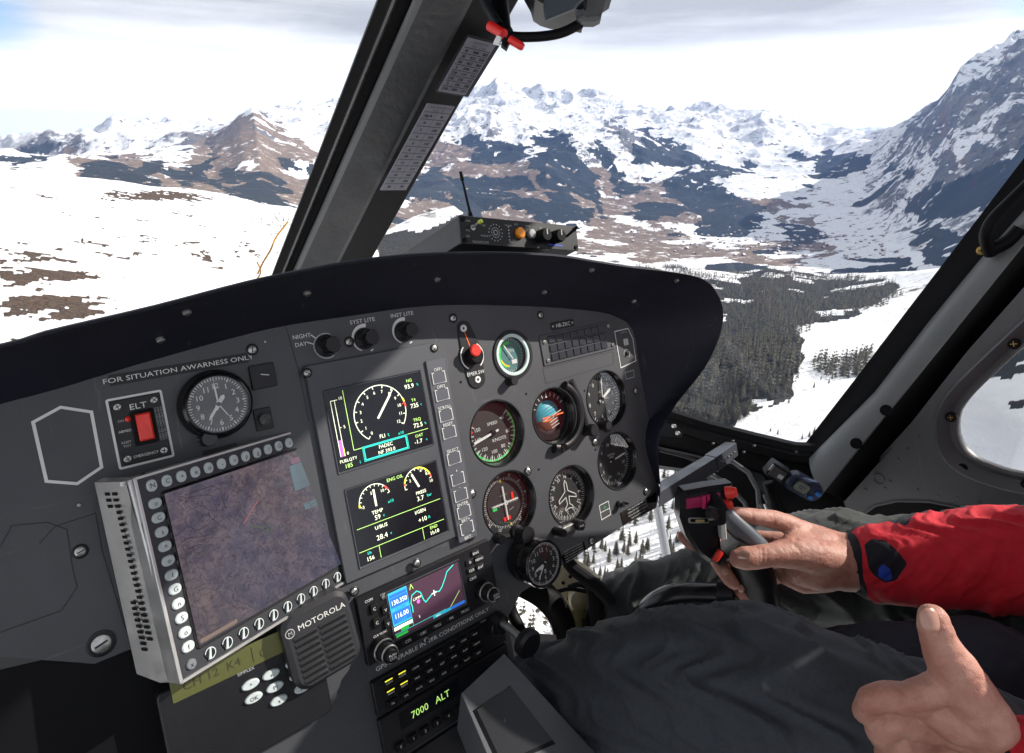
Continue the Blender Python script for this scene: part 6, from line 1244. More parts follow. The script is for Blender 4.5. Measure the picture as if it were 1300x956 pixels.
# ridge and valley lines, near to far: (px, py, horizontal distance m, roughness)
LAY = [
 [(-300, 560, 120, .05), (0, 500, 150, .05), (350, 470, 190, .05), (480, 560, 420, .1), (560, 640, 480, .15), (700, 700, 500, .15), (900, 640, 560, .15), (1040, 585, 640, .15), (1300, 640, 600, .15), (1600, 560, 500, .2)],
 [(-300, 300, 400, .2), (0, 290, 420, .3), (200, 310, 450, .25), (370, 330, 520, .2), (480, 450, 900, .2), (700, 520, 950, .25), (870, 500, 980, .25), (960, 470, 1050, .25), (1060, 450, 1150, .2), (1130, 440, 1200, .2), (1300, 540, 900, .3), (1600, 300, 800, .3)],
 [(-300, 205, 900, .3), (0, 214, 900, .25), (60, 221, 900, .25), (150, 231, 950, .25), (230, 243, 1000, .25), (370, 263, 1200, .3), (430, 285, 1500, .4), (480, 296, 1600, .5), (530, 272, 1700, .5), (575, 262, 1750, .5), (640, 300, 1900, .4), (760, 337, 2200, .4), (850, 341, 2300, .4), (950, 350, 2400, .4), (975, 343, 2450, .4), (1050, 352, 2500, .4), (1130, 350, 2300, .4), (1200, 345, 2000, .5), (1400, 300, 1500, .6), (1700, 200, 1300, .6)],
 [(-300, 260, 2200, .3), (0, 262, 2200, .3), (230, 270, 2300, .3), (370, 300, 2500, .3), (480, 335, 2900, .2), (640, 345, 3200, .15), (850, 348, 3400, .1), (1050, 347, 3400, .1), (1150, 344, 3300, .15), (1300, 330, 2900, .5), (1700, 200, 2500, 1)],
 [(-300, 232, 3800, .6), (0, 222, 4000, .5), (100, 226, 3900, .5), (200, 238, 3900, .5), (300, 248, 3900, .4), (400, 262, 4000, .5), (520, 285, 4200, .35), (640, 298, 4500, .25), (780, 300, 4700, .15), (900, 300, 4800, .12), (1000, 300, 4800, .12), (1120, 300, 4600, .15), (1180, 285, 4200, .5), (1300, 250, 3700, 1), (1700, 60, 3300, 1)],
 [(-300, 190, 6500, 1), (0, 200, 6500, .7), (100, 200, 6200, .8), (190, 192, 6300, .8), (240, 184, 6600, .6), (268, 186, 6800, .5), (290, 166, 7000, .45), (303, 150, 7050, .4), (321, 139, 7100, .35), (345, 157, 7050, .45), (368, 168, 7000, .5), (400, 180, 7200, .6), (520, 215, 6700, .9), (600, 180, 7400, 1), (680, 172, 7600, 1), (740, 178, 7700, 1), (800, 185, 7600, 1), (880, 202, 7200, .9), (960, 218, 7200, .7), (1040, 225, 7400, .5), (1100, 222, 7000, .6), (1145, 215, 5800, .9), (1180, 175, 5600, 2.2), (1224, 120, 5700, 2.4), (1300, 88, 5600, 2.4), (1450, 50, 5400, 2.4), (1700, 60, 5200, 1)],
 [(-300, 178, 11500, 1), (0, 192, 11000, .9), (60, 180, 11000, .9), (110, 170, 11500, .9), (140, 163, 12000, .9), (200, 167, 12000, .9), (262, 158, 11500, .7), (300, 159, 11000, .5), (328, 153, 11000, .4), (345, 142, 11500, .5), (386, 132, 12000, .8), (430, 134, 12000, .8), (520, 128, 12000, .9), (605, 116, 11500, 1), (650, 120, 11500, 1), (700, 131, 11500, 1), (760, 129, 11500, 1), (820, 123, 11500, 1), (892, 129, 11000, 1), (930, 141, 11000, .9), (972, 150, 11000, .8), (1004, 161, 11000, .7), (1050, 172, 10500, .6), (1110, 180, 9500, .6), (1150, 170, 7200, 1), (1190, 132, 6600, 1.2), (1206, 108, 6600, 1.2), (1222, 74, 6500, 1.0), (1245, 66, 6500, 1.3), (1272, 57, 6500, 1.5), (1300, 43, 6500, 1.6), (1400, 15, 6400, 1.6), (1700, -10, 6200, 1)],
 [(-300, 210, 17000, .8), (0, 205, 16000, .8), (200, 200, 16000, .8), (500, 190, 16000, .8), (800, 180, 16000, .8), (1000, 182, 16000, .6), (1150, 182, 15000, .6), (1250, 120, 12000, .8), (1400, 90, 12000, .8), (1700, 60, 12000, .8)],
 [(-300, 170, 26000, .8), (0, 179, 25000, .8), (50, 174, 25000, .8), (90, 178, 25000, .8), (300, 170, 25000, .8), (700, 172, 25000, .8), (1000, 166, 25000, .6), (1050, 161, 25000, .6), (1080, 165, 25000, .6), (1120, 160, 25000, .6), (1300, 166, 25000, .8), (1700, 166, 25000, .8)],
 [(-300, 190, 27000, .2), (700, 190, 27000, .2), (1700, 190, 27000, .2)],
]
layers = []
for Ly in LAY:
    P_ = sorted([(*toz(px, py, r), ro) for px, py, r, ro in Ly]); a = np.array([p[0] for p in P_]); R_ = np.array([p[1] for p in P_]); Z_ = np.array([p[2] for p in P_]); Q_ = np.array([p[3] for p in P_])
    mR, mZ, mQ = (R_[0]+R_[-1])/2, (Z_[0]+Z_[-1])/2, (Q_[0]+Q_[-1])/2
    a = np.concatenate([[-math.pi], a, [math.pi]]); layers.append((a, np.concatenate([[mR], R_, [mR]]), np.concatenate([[mZ], Z_, [mZ]]), np.concatenate([[mQ], Q_, [mQ]])))
def ridged(x, y, z, o=6):
    s = 0; a = 1; n = 0; w_ = 1
    for k in range(o):
        v = (1-np.abs(vnoise(x, y, z+9.1*k)))**2*w_; s = s+a*v; w_ = np.clip(v*1.6, 0, 1); n += a; a *= .5; x, y = x*1.93*.8-y*1.93*.6+3.3, x*1.93*.6+y*1.93*.8+1.7
    return s/n
def heights(az, r):
    """ground height (m, relative to the seats) for azimuth and distance arrays"""
    Rk = [np.interp(az, l[0], l[1]) for l in layers]; Zk = [np.interp(az, l[0], l[2]) for l in layers]; Qk = [np.interp(az, l[0], l[3]) for l in layers]
    z = Zk[0].copy()*np.ones_like(r); ro = Qk[0]*np.ones_like(r)
    for k in range(len(layers)-1):
        t_ = np.clip((r-Rk[k])/(Rk[k+1]-Rk[k]), 0, 1); on = r > Rk[k]; ts = t_*.55+.45*t_*t_*(3-2*t_)
        z = np.where(on, Zk[k]+(Zk[k+1]-Zk[k])*ts, z); ro = np.where(on, Qk[k]+(Qk[k+1]-Qk[k])*t_, ro)
    x, y = r*np.sin(az), r*np.cos(az)
    amp = np.minimum(r*.028, 300)*ro
    L1 = 1500.; n1 = ridged(x/L1+4.2, y/L1+1.1, 0*x+2.2, 8)-.42
    n2 = fbm(x/160., y/160., 0*x+.5, 5); n3 = ridged(x/420., y/420., 0*x+8.5, 5)-.42
    far = np.clip((r-2500)/2500, 0, 1); n4 = ridged(x/170.+2, y/170., 0*x+5.5, 4)-.42
    z = z + far*amp*1.7*n1 + amp*.55*n3*(.25+.75*far) + amp*.30*n4*far*np.clip(ro-.6, 0, 2) + np.minimum(r*.012, 8)*n2*(1-far)*(.3+ro)
    return z, ro
def build_terrain():
    lo, hi = rad(-52), rad(56); daz = rad(.085)
    az = np.concatenate([np.linspace(-math.pi, lo, 120, endpoint=False), np.arange(lo, hi, daz), np.linspace(hi, math.pi, 121)])
    rs = np.concatenate([[3, 20, 50, 80], np.geomspace(100, 2600, 250, endpoint=False), np.geomspace(2600, 13500, 400, endpoint=False), np.geomspace(13500, 26400, 60)])
    nA, nR = len(az), len(rs); AZ, RR = np.meshgrid(az, rs, indexing='ij'); Z, RO = heights(AZ.ravel(), RR.ravel()); Z = Z.reshape(nA, nR); RO = RO.reshape(nA, nR)
    Z[-1] = Z[0]
    X_, Y_ = RR*np.sin(AZ), RR*np.cos(AZ)
    # slope
    dR = np.gradient(Z, axis=1)/np.gradient(RR, axis=1); dA = np.gradient(Z, axis=0)/np.maximum(np.gradient(AZ, axis=0)*RR, 1e-3); SL = np.hypot(dR, dA)
    # where each point stands in the view (used to place woods and meadows on the map)
    c, s = math.cos(PITCH), math.sin(PITCH); dep = Y_*c-Z*s; dep = np.maximum(dep, 1); PX = PCX+FPX*X_/dep; PY = PCY-FPX*(Z*c+Y_*s)/dep
    wx = fbm(X_/300, Y_/300, 0*X_+3, 5); wy = fbm(X_/300+50, Y_/300, 0*X_+3, 5); ps = 26
    WX, WY = PX+wx*ps*1.3, PY+wy*ps*.75
    vis = (Y_ > 0)
    def inside(poly, X=None, Y=None):
        X = WX if X is None else X; Y = WY if Y is None else Y; r_ = np.zeros(X.shape, bool); n = len(poly)
        for i in range(n):
            x1, y1 = poly[i]; x2, y2 = poly[(i+1) % n]
            if y1 == y2: continue
            r_ ^= ((y1 > Y) != (y2 > Y)) & (X < (x2-x1)*(Y-y1)/(y2-y1)+x1)
        return r_ & vis
    def Zm(x0, y0, k, pts): return [(x0+a_/k, y0+b_/k) for a_, b_ in pts]
    g1 = lambda pts: Zm(480, 90, 3.421, pts); g2 = lambda pts: Zm(1000, 40, 3.133, pts); g3 = lambda pts: Zm(0, 120, 2.9875, pts)
    FOR = [g1([(385, 275), (420, 262), (440, 300), (520, 290), (590, 310), (640, 345), (700, 350), (620, 370), (600, 400), (540, 400), (480, 412), (430, 412), (388, 388)]),
           g1([(680, 285), (720, 262), (800, 272), (860, 340), (900, 400), (940, 450), (992, 520), (985, 592), (950, 602), (900, 565), (820, 520), (760, 492), (720, 435), (660, 425), (640, 380), (720, 370), (690, 330)]),
           g1([(380, 478), (450, 495), (520, 500), (620, 550), (700, 590), (760, 555), (860, 585), (905, 620), (895, 695), (820, 690), (740, 660), (690, 650), (600, 640), (480, 600)]),
           g1([(600, 465), (700, 475), (735, 497), (700, 506), (620, 504)]), g1([(905, 318), (1000, 355), (1045, 378), (1052, 425), (1010, 443), (950, 405), (900, 360)]), g1([(1036, 428), (1092, 428), (1132, 480), (1142, 542), (1100, 548), (1050, 522), (1034, 490)]),
           g1([(1105, 622), (1180, 588), (1240, 588), (1284, 620), (1272, 642), (1180, 655)]), g1([(1170, 268), (1230, 298), (1310, 340), (1310, 405), (1220, 362), (1168, 330)]), g1([(1128, 350), (1192, 328), (1214, 380), (1182, 414), (1138, 392)]), g1([(1186, 460), (1260, 440), (1310, 450), (1310, 585), (1270, 565), (1188, 522)]),
           g1([(180, 425), (300, 438), (380, 478), (480, 590), (360, 600), (250, 560), (100, 560), (60, 500)]), g1([(905, 600), (960, 595), (975, 630), (930, 640)]),
           [(846, 256), (866, 230), (900, 221), (935, 232), (965, 246), (980, 264), (960, 277), (975, 290), (940, 296), (925, 288), (905, 292), (880, 282), (855, 270)],
           [(812, 168), (860, 183), (900, 198), (955, 212), (930, 222), (890, 212), (850, 208), (822, 195), (800, 186)],
           g2([(0, 480), (60, 460), (110, 500), (230, 480), (300, 500), (330, 540), (270, 590), (180, 590), (110, 570), (60, 530)]), g2([(400, 545), (460, 530), (470, 570), (430, 590)]), g2([(430, 650), (560, 578), (700, 560), (880, 520), (960, 390), (1100, 400), (1100, 600), (800, 705), (700, 690), (520, 745), (440, 705)]),
           g2([(478, 775), (560, 738), (600, 780), (700, 790), (760, 720), (900, 690), (1000, 900), (640, 960), (560, 905), (478, 862)]), g2([(0, 790), (80, 760), (160, 800), (60, 850), (0, 850)]), g2([(200, 905), (420, 895), (520, 930), (300, 945)]),
           g3([(318, 262), (400, 240), (470, 290), (540, 250), (620, 262), (560, 300), (635, 320), (620, 352), (450, 352), (360, 322), (320, 300)]), g3([(690, 322), (770, 222), (815, 212), (800, 290), (740, 340), (700, 340)]), g3([(820, 318), (855, 290), (890, 310), (895, 350), (860, 375), (825, 355)]),
           g3([(880, 362), (920, 322), (990, 325), (1060, 355), (1090, 400), (1060, 415), (900, 385)]), g3([(1060, 235), (1100, 225), (1165, 290), (1120, 300), (1065, 260)]), g3([(845, 372), (1060, 402), (1100, 430), (860, 410)]), g3([(0, 232), (120, 205), (250, 208), (140, 240), (0, 262)])]
    CLF = [g2([(475, 380), (560, 300), (620, 240), (690, 130), (722, 170), (700, 240), (650, 330), (610, 420), (560, 475), (500, 455)]), g2([(700, 340), (800, 215), (885, 188), (872, 232), (800, 285), (745, 360)]), g2([(690, 485), (760, 395), (830, 440), (885, 505), (800, 522), (700, 515)]), g2([(820, 340), (880, 280), (1000, 250), (1000, 420), (880, 470)]),
           g2([(600, 480), (660, 430), (690, 520), (640, 600), (560, 560)]), g1([(960, 240), (1040, 205), (1110, 240), (1180, 290), (1150, 360), (1090, 330), (1020, 290)]), g1([(455, 290), (500, 285), (520, 320), (470, 330)]), g3([(865, 150), (905, 95), (965, 72), (1020, 130), (960, 200), (880, 210)]), g3([(620, 215), (700, 160), (840, 145), (850, 175), (700, 205)])]
    MEA = [[(480, 232), (560, 215), (640, 222), (720, 262), (790, 250), (870, 275), (960, 290), (1040, 300), (1080, 312), (1040, 326), (960, 332), (860, 330), (780, 326), (700, 312), (600, 300), (480, 285)],
           [(228, 200), (262, 178), (290, 150), (322, 143), (345, 160), (395, 185), (420, 230), (400, 262), (300, 250), (240, 238), (200, 240)],
           [(90, 196), (150, 190), (205, 200), (220, 238), (120, 236)], [(520, 190), (590, 175), (640, 205), (700, 212), (800, 222), (860, 230), (980, 245), (1040, 262), (1060, 290), (900, 300), (700, 290), (520, 250)]]
    near_for = [[(1225, 455), (1300, 400), (1400, 350), (1420, 500), (1290, 520), (1262, 490)], [(485, 300), (520, 287), (540, 292), (575, 270), (600, 280), (620, 330), (480, 340)], [(840, 342), (900, 346), (950, 352), (970, 340), (1010, 346), (1060, 352), (1130, 356), (1150, 372), (1125, 392), (1085, 402), (1020, 415), (1018, 470), (1010, 498), (985, 512), (950, 520), (930, 545), (900, 540), (860, 520), (820, 560), (780, 560), (780, 342)]]
    midr = RR > 2600
    F = np.zeros(X_.shape); 
    for p in FOR: F = np.maximum(F, (inside(p) & midr)*1.0)
    nf = fbm(X_/420+9, Y_/420, 0*X_+1, 6); up = fbm(X_/90., Y_/90., 0*X_+7, 4)
    CL = np.zeros(X_.shape)
    for p in CLF: CL = np.maximum(CL, (inside(p) & midr)*1.0)
    F = np.where((F > 0) & (up < -.48), 0, F); F = np.where(midr & (RR < 9000) & vis & (Z < 100) & (nf > .36) & (PY > 200), 1, F)
    NFm = np.zeros(X_.shape)
    for p in near_for: NFm = np.maximum(NFm, inside(p, PX+wx*34, PY+wy*16)*1.0)
    NFm *= (RR < 2600)*(fbm(X_/130., Y_/130., 0*X_+4, 4) > -.42)
    M = np.zeros(X_.shape)
    for p in MEA: M = np.maximum(M, (inside(p) & midr)*1.0)
    mv = fbm(X_/240., Y_/240., 0*X_+11, 6); flat = np.clip((4900-RR)/600, 0, 1)
    M = np.where((mv+.30*(RO > .3)+.12*((PX > 600) & (PX < 960)) > -.02), M, 0); M = np.where((PX > 1010) & (PY > 300), M*(mv > .25), M)
    # rocky patches poking through the near snow at the left
    pk_ = fbm(X_/13., Y_/24., 0*X_+2, 7, .62); pk2 = fbm(X_/4., Y_/8., 0*X_+2, 5)
    reg = 1.15*np.exp(-(((PX-30)/105)**2+((PY-362)/54)**2))-.10+.85*np.exp(-(((PX-10)/55)**2+((PY-245)/14)**2))*.5+1.7*np.exp(-(((PX-200)/85)**2+((PY-248)/7)**2))+.5*np.exp(-(((PX-250)/160)**2+((PY-320)/30)**2))
    PATCH = np.clip((pk_*.9+pk2*.55+reg*.62-.48)*9, 0, 1)*(RR < 1500)*(X_ < 0)
    ROCK = np.clip((SL-(.62+.25*nf))*5, 0, 1); BARE = np.where((RR > 8200) & (PX < 1140), .45, 1.0)*np.clip((RR-1500)/800, 0, 1)
    # build
    n = nA*nR; co = np.stack([X_, Y_, Z], -1).reshape(-1, 3); idx = np.arange(n).reshape(nA, nR); q_ = np.stack([idx[:-1, :-1], idx[1:, :-1], idx[1:, 1:], idx[:-1, 1:]], -1).reshape(-1, 4)
    me = bpy.data.meshes.new('snowy_ground'); me.vertices.add(n); me.vertices.foreach_set('co', co.ravel().astype(np.float32)); me.loops.add(q_.size); me.loops.foreach_set('vertex_index', q_.ravel().astype(np.int32)); me.polygons.add(len(q_)); me.polygons.foreach_set('loop_start', np.arange(0, q_.size, 4, dtype=np.int32)); me.polygons.foreach_set('use_smooth', np.ones(len(q_), bool)); me.update(calc_edges=True)
    for nm, arr in (('wood', F), ('nearwood', NFm), ('meadow', M), ('patch', PATCH), ('steep', ROCK), ('bare', BARE), ('cliff', CL)):
        a_ = me.attributes.new(nm, 'FLOAT', 'POINT'); a_.data.foreach_set('value', arr.ravel().astype(np.float32))
    o = bpy.data.objects.new('snowy_ground', me); COL.objects.link(o); o['kind'] = 'structure'
    return o
ground = build_terrain()
def terrain_mat():
    m = bpy.data.materials.new('alpine_ground'); m.use_nodes = True; t = m.node_tree; b = t.nodes['Principled BSDF']; b.inputs['Roughness'].default_value = .85; b.inputs['Specular IOR Level'].default_value = .2
    l = t.links.new; g = N(t, 'ShaderNodeNewGeometry')
    def noise(sc_, det, rgh=.55, dist=0, stretch=None):
        n = N(t, 'ShaderNodeTexNoise'); n.inputs['Scale'].default_value = sc_; n.inputs['Detail'].default_value = det; n.inputs['Roughness'].default_value = rgh; n.inputs['Distortion'].default_value = dist
        if stretch: mp_ = N(t, 'ShaderNodeMapping'); mp_.inputs['Scale'].default_value = stretch; l(g.outputs['Position'], mp_.inputs[0]); l(mp_.outputs[0], n.inputs['Vector'])
        else: l(g.outputs['Position'], n.inputs['Vector'])
        return n.outputs[0]
    def ramp(src, p0, p1, c0=(0, 0, 0), c1=(1, 1, 1)):
        r = N(t, 'ShaderNodeValToRGB'); r.color_ramp.elements[0].position = p0; r.color_ramp.elements[1].position = p1; r.color_ramp.elements[0].color = (*c0, 1); r.color_ramp.elements[1].color = (*c1, 1); l(src, r.inputs[0]); return r.outputs[0]
    def attr(n_): a = N(t, 'ShaderNodeAttribute'); a.attribute_name = n_; return a.outputs['Fac']
    def mth(op, a, b_): n = N(t, 'ShaderNodeMath', operation=op); [l(v, n.inputs[i]) if not isinstance(v, (int, float)) else setattr(n.inputs[i], 'default_value', v) for i, v in enumerate((a, b_))]; return n.outputs[0]
    def mix(f, a, b_):
        n = N(t, 'ShaderNodeMix', data_type='RGBA'); l(f, n.inputs['Factor'])
        for k, v in (('A', a), ('B', b_)): l(v, n.inputs[k]) if not isinstance(v, tuple) else setattr(n.inputs[k], 'default_value', (*v, 1))
        return n.outputs['Result']
    big, mid, fine = noise(.0016, 10, .62), noise(.012, 9, .65), noise(.11, 8, .65)
    snow = ramp(mid, .3, .7, (.72, .74, .78), (.84, .84, .84))
    rock = mix(ramp(big, .4, .6), mix(ramp(mid, .35, .65), (.026, .031, .045), (.10, .105, .12)), mix(ramp(mid, .35, .65), (.045, .044, .05), (.15, .138, .135)))
    mead = mix(ramp(fine, .35, .65), (.10, .075, .055), mix(ramp(mid, .4, .6), (.32, .225, .165), (.21, .155, .115)))
    wood = mix(ramp(fine, .3, .75), (.005, .008, .012), (.022, .028, .026))
    # steep rock: snow clings on ledges
    sxyz = N(t, 'ShaderNodeSeparateXYZ'); l(g.outputs['Normal'], sxyz.inputs[0])
    nzc = ramp(mth('ADD', sxyz.outputs[2], mth('MULTIPLY', mth('SUBTRACT', mid, .5), .75)), .66, .78)
    nzc2 = mth('SUBTRACT', 1.0, nzc)
    streak = noise(.006, 9, .7, .8)
    strata = noise(.0075, 9, .68, .3, (1, 1, 3.2))
    rockf = mth('MULTIPLY', mth('MAXIMUM', nzc2, mth('MULTIPLY', attr('steep'), .95)), ramp(mth('ADD', mth('MAXIMUM', streak, strata), mth('MULTIPLY', mth('SUBTRACT', big, .5), .7)), .50, .555))
    rockf = mth('MULTIPLY', rockf, attr('bare')); rockf = mth('MAXIMUM', rockf, mth('MULTIPLY', ramp(mth('ADD', attr('cliff'), mth('MULTIPLY', mth('SUBTRACT', mth('ADD', mid, mth('MULTIPLY', strata, .8)), .9), 3.5)), .45, .56), mth('MULTIPLY', mth('MINIMUM', mth('MULTIPLY', attr('bare'), 3.0), 1.0), .95)))
    col = mix(rockf, snow, rock)
    mf = ramp(mth('ADD', attr('meadow'), mth('MULTIPLY', mth('SUBTRACT', mth('ADD', mid, mth('MULTIPLY', fine, .5)), .75), 4.2)), .46, .56)
    farf = mth('MINIMUM', mth('MULTIPLY', attr('bare'), 3.0), 1.0); mf = mth('MULTIPLY', mf, farf)
    col = mix(mf, col, mead)
    wf = ramp(mth('ADD', attr('wood'), mth('MULTIPLY', mth('SUBTRACT', mth('ADD', mid, mth('MULTIPLY', fine, .7)), .85), 2.3)), .46, .54)
    wf = mth('MULTIPLY', wf, farf)
    col = mix(wf, col, wood)
    nfw = ramp(mth('ADD', attr('nearwood'), mth('MULTIPLY', mth('SUBTRACT', fine, .52), 1.5)), .38, .55)
    col = mix(nfw, col, (.022, .021, .016))
    ptn = ramp(mth('ADD', attr('patch'), mth('MULTIPLY', mth('SUBTRACT', noise(.35, 6, .7), .5), 1.0)), .46, .56)
    col = mix(ptn, col, mix(ramp(noise(.9, 5, .7), .4, .6), (.022, .014, .011), (.11, .07, .045)))
    l(col, b.inputs['Base Color'])
    bp = N(t, 'ShaderNodeBump'); bp.inputs['Strength'].default_value = .8; bp.inputs['Distance'].default_value = 40; l(mth('ADD', mth('MULTIPLY', mid, .6), mth('MULTIPLY', fine, .08)), bp.inputs['Height']); l(bp.outputs[0], b.inputs['Normal'])
    return m
ground.data.materials.append(terrain_mat())

# ---- conifers
TREE = mat('conifer_needles', (.010, .017, .012), .8, col2=(.10, .082, .048), scale=.16); BARK = mat('conifer_bark', (.08, .055, .04), .9)
def tree_geo(h, seed, detail=1.0):
    rr = random.Random(seed); vs = []; fs = []; mi_ = []
    n = 6; vs += [(.16*h/12*math.cos(k*math.pi/3), .16*h/12*math.sin(k*math.pi/3), 0) for k in range(n)]+[(0, 0, h*.9)]; fs += [(k, (k+1) % n, n) for k in range(n)]; mi_ += [1]*n
    L_ = int(7*detail)+2
    for i in range(L_):
        f = i/(L_-1); z = h*(.14+.80*f); R_ = h*.215*(1-f)**.85+.12; m_ = 9 if detail > .5 else 6; off = rr.random()*6.28; c = len(vs)
        vs.append((0, 0, z+h*.10)); 
        for k in range(m_):
            a = off+2*math.pi*k/m_; r_ = R_*rr.uniform(.65, 1.15); vs.append((r_*math.cos(a), r_*math.sin(a), z-h*.035*rr.uniform(.3, 1.8)))
            a2 = a+math.pi/m_; vs.append((R_*.42*math.cos(a2), R_*.42*math.sin(a2), z+h*.01))
        for k in range(2*m_): fs.append((c, c+1+k, c+1+(k+1) % (2*m_))); mi_.append(0)
    return vs, fs, mi_
protos = []
for s in range(6):
    vs, fs, mi_ = tree_geo(10, s); me = bpy.data.meshes.new('conifer'); me.from_pydata(vs, [], fs); me.materials.append(TREE); me.materials.append(BARK); me.polygons.foreach_set('material_index', mi_); me.update(); protos.append(me)
def proj(x, y, z):
    c, s = math.cos(PITCH), math.sin(PITCH); dep = np.maximum(y*c-z*s, 1); return PCX+FPX*x/dep, PCY-FPX*(z*c+y*s)/dep, dep
def inpoly(poly, X, Y):
    r_ = np.zeros(X.shape, bool)
    for i in range(len(poly)):
        x1, y1 = poly[i]; x2, y2 = poly[(i+1) % len(poly)]
        if y1 != y2: r_ ^= ((y1 > Y) != (y2 > Y)) & (X < (x2-x1)*(Y-y1)/(y2-y1)+x1)
    return r_
def scatter(n, az0, az1, r0, r1, poly, dens=None, hmin=9, hmax=17):
    a = rng.uniform(az0, az1, n); r = np.sqrt(rng.uniform(r0*r0, r1*r1, n)); z, _ = heights(a, r); x, y = r*np.sin(a), r*np.cos(a); px, py, dep = proj(x, y, z); k = inpoly(poly, px+22*fbm(x/70, y/70, 0*x+8, 3)*(r0 > 600), py+9*fbm(x/70+9, y/70, 0*x+8, 3)*(r0 > 600))
    if dens is not None: k &= fbm(x/130., y/130., 0*x+4, 4) > dens
    h = rng.uniform(hmin, hmax, n); return np.stack([x, y, z, h, px, py, r], -1)[k]
T_ = []
slope = [(700, 345), (850, 341), (950, 350), (975, 343), (1010, 346), (1060, 353), (1130, 358), (1145, 372), (1110, 392), (1080, 400), (1030, 412), (1015, 430), (1018, 470), (1008, 500), (985, 512), (952, 520), (935, 545), (880, 560), (700, 560)]
T_.append(('slope', scatter(17000, rad(-2), rad(36), 1100, 2550, slope, -.42, 9, 23)))
T_.append(('slope', scatter(5200, rad(0), rad(34), 640, 1300, slope, -.36, 10, 28)))
T_.append(('clump', scatter(9000, rad(20), rad(40), 700, 1700, [(1030, 462), (1050, 452), (1068, 458), (1098, 444), (1104, 462), (1100, 476), (1062, 480), (1040, 478)], -1, 14, 27)))
T_.append(('clump', scatter(9000, rad(20), rad(42), 700, 1900, [(1110, 440), (1140, 436), (1150, 450), (1110, 452)], -1, 14, 25)))
T_.append(('below', scatter(2600, rad(-14), rad(34), 250, 900, [(640, 560), (930, 560), (935, 700), (900, 780), (640, 880)], -1, 11, 19)))
T_.append(('right', scatter(4000, rad(30), rad(54), 300, 1500, [(1180, 420), (1330, 400), (1330, 540), (1215, 520)], -.25, 8, 18)))
T_.append(('left', scatter(2500, rad(-30), rad(-14), 300, 1250, [(318, 262), (385, 268), (400, 330), (345, 305), (322, 290)], .12, 3, 8)))
singles = [(978, 548, 7), (987, 552, 9), (1027, 556, 10), (1018, 558, 8), (1033, 552, 12), (1033, 493, 12), (1052, 487, 9), (1056, 482, 12), (1042, 482, 9), (860, 0, 0), (1001, 512, 9)]
def ray_ground(px, py, r0=150, r1=3000):
    a, e = azel(px, py); r = np.geomspace(r0, r1, 900); z, _ = heights(np.full_like(r, a), r); k = np.argmax(z >= r*math.tan(e)); return r[k]*math.sin(a), r[k]*math.cos(a), z[k], r[k]
for px, py, h in singles:
    if h: x, y, z, r = ray_ground(px, py); T_.append(('lone', np.array([[x, y, z, h, px, py, r]])))
allT = []
for nm, arr in T_:
    for row in arr: allT.append((nm, row))
def inview(r): return (-5 < r[4] < 1305) and (-5 < r[5] < 960)
lonely = [t_ for t_ in allT if t_[0] == 'lone']; rest = [t_ for t_ in allT if t_[0] != 'lone']
def seen(nm, r):
    px, py = r[4], r[5]
    if nm == 'slope': return px > 862+max(0, (398-py)*0) and (py < 515 or px > 850+(py-515))
    if nm == 'below': return 690 < px < 905 and py > 596 and py < 770 and (py > 640 or px > 836)
    if nm == 'right': return px > 1216 and px < 1300
    return True
vis_ = sorted([t_ for t_ in rest if inview(t_[1]) and seen(*t_)], key=lambda t_: t_[1][6]/t_[1][3])
from collections import Counter
pick = vis_[:300-len(lonely)]; ids = set(id(t_) for t_ in pick); others = [t_ for t_ in rest if id(t_) not in ids]
print('TREES', Counter(t_[0] for t_ in pick), 'others', len(others), 'lone', len(lonely))
LONE = ['lone small conifer just above the windscreen sill, left of a rounder one', 'rounder dark conifer just above the windscreen sill, right of a smaller one', 'conifer in the middle of the trio by the corner of windscreen and pillar', 'small conifer at the left of the trio by the pillar corner', 'tallest conifer of the trio, nearest the door pillar', 'lone conifer below the left end of the snowfield clump', 'small conifer just under the clump, left of its twin', 'taller conifer just under the clump, right of its twin', 'small conifer hugging the lower left edge of the clump', 'lone conifer at the ragged lower edge of the wood']
LAB = {'slope': ('dark conifer in the dense wood on the snowy slope below the right windscreen', 'conifers of the wood below the right windscreen'), 'clump': ('dark conifer in the small clump standing in the open snowfield', 'conifers of the clump in the snowfield'),
       'below': ('conifer on the snow seen under the instrument panel through the chin window', 'conifers seen through the chin window'), 'right': ('conifer on the slope seen through the door window', 'conifers seen through the door window'),
       'left': ('small conifer on the snow slope left of the windscreen post', 'conifers left of the windscreen post'), 'lone': ('lone conifer standing on the open snow near the windscreen sill', 'lone conifers on the open snow')}
for nm, r in lonely+pick:
    o = bpy.data.objects.new('conifer', protos[random.randrange(6)]); COL.objects.link(o); s_ = r[3]/10; o.location = (r[0], r[1], r[2]-.4); o.scale = (s_*random.uniform(.8, 1.15),)*2+(s_,); o.rotation_euler = (0, 0, random.uniform(0, 6.28)); tag(o, LONE.pop(0) if nm == 'lone' else LAB[nm][0], 'tree', LAB[nm][1])
V_, F_ = [], []; base = 0; geos = [tree_geo(10, 40+k, .3) for k in range(5)]; geos = [(np.array(g_[0]), np.array([f for f in g_[1]])) for g_ in geos]
for nm, r in others:
    g_ = geos[random.randrange(5)]; s_ = r[3]/10; a = random.uniform(0, 6.28); c_, n_ = math.cos(a)*s_, math.sin(a)*s_; v = g_[0]
    V_.append(np.stack([v[:, 0]*c_-v[:, 1]*n_+r[0], v[:, 0]*n_+v[:, 1]*c_+r[1], v[:, 2]*s_+r[2]-.4], -1)); F_.append(g_[1]+base); base += len(v)
V_ = np.concatenate(V_); F_ = np.concatenate(F_)
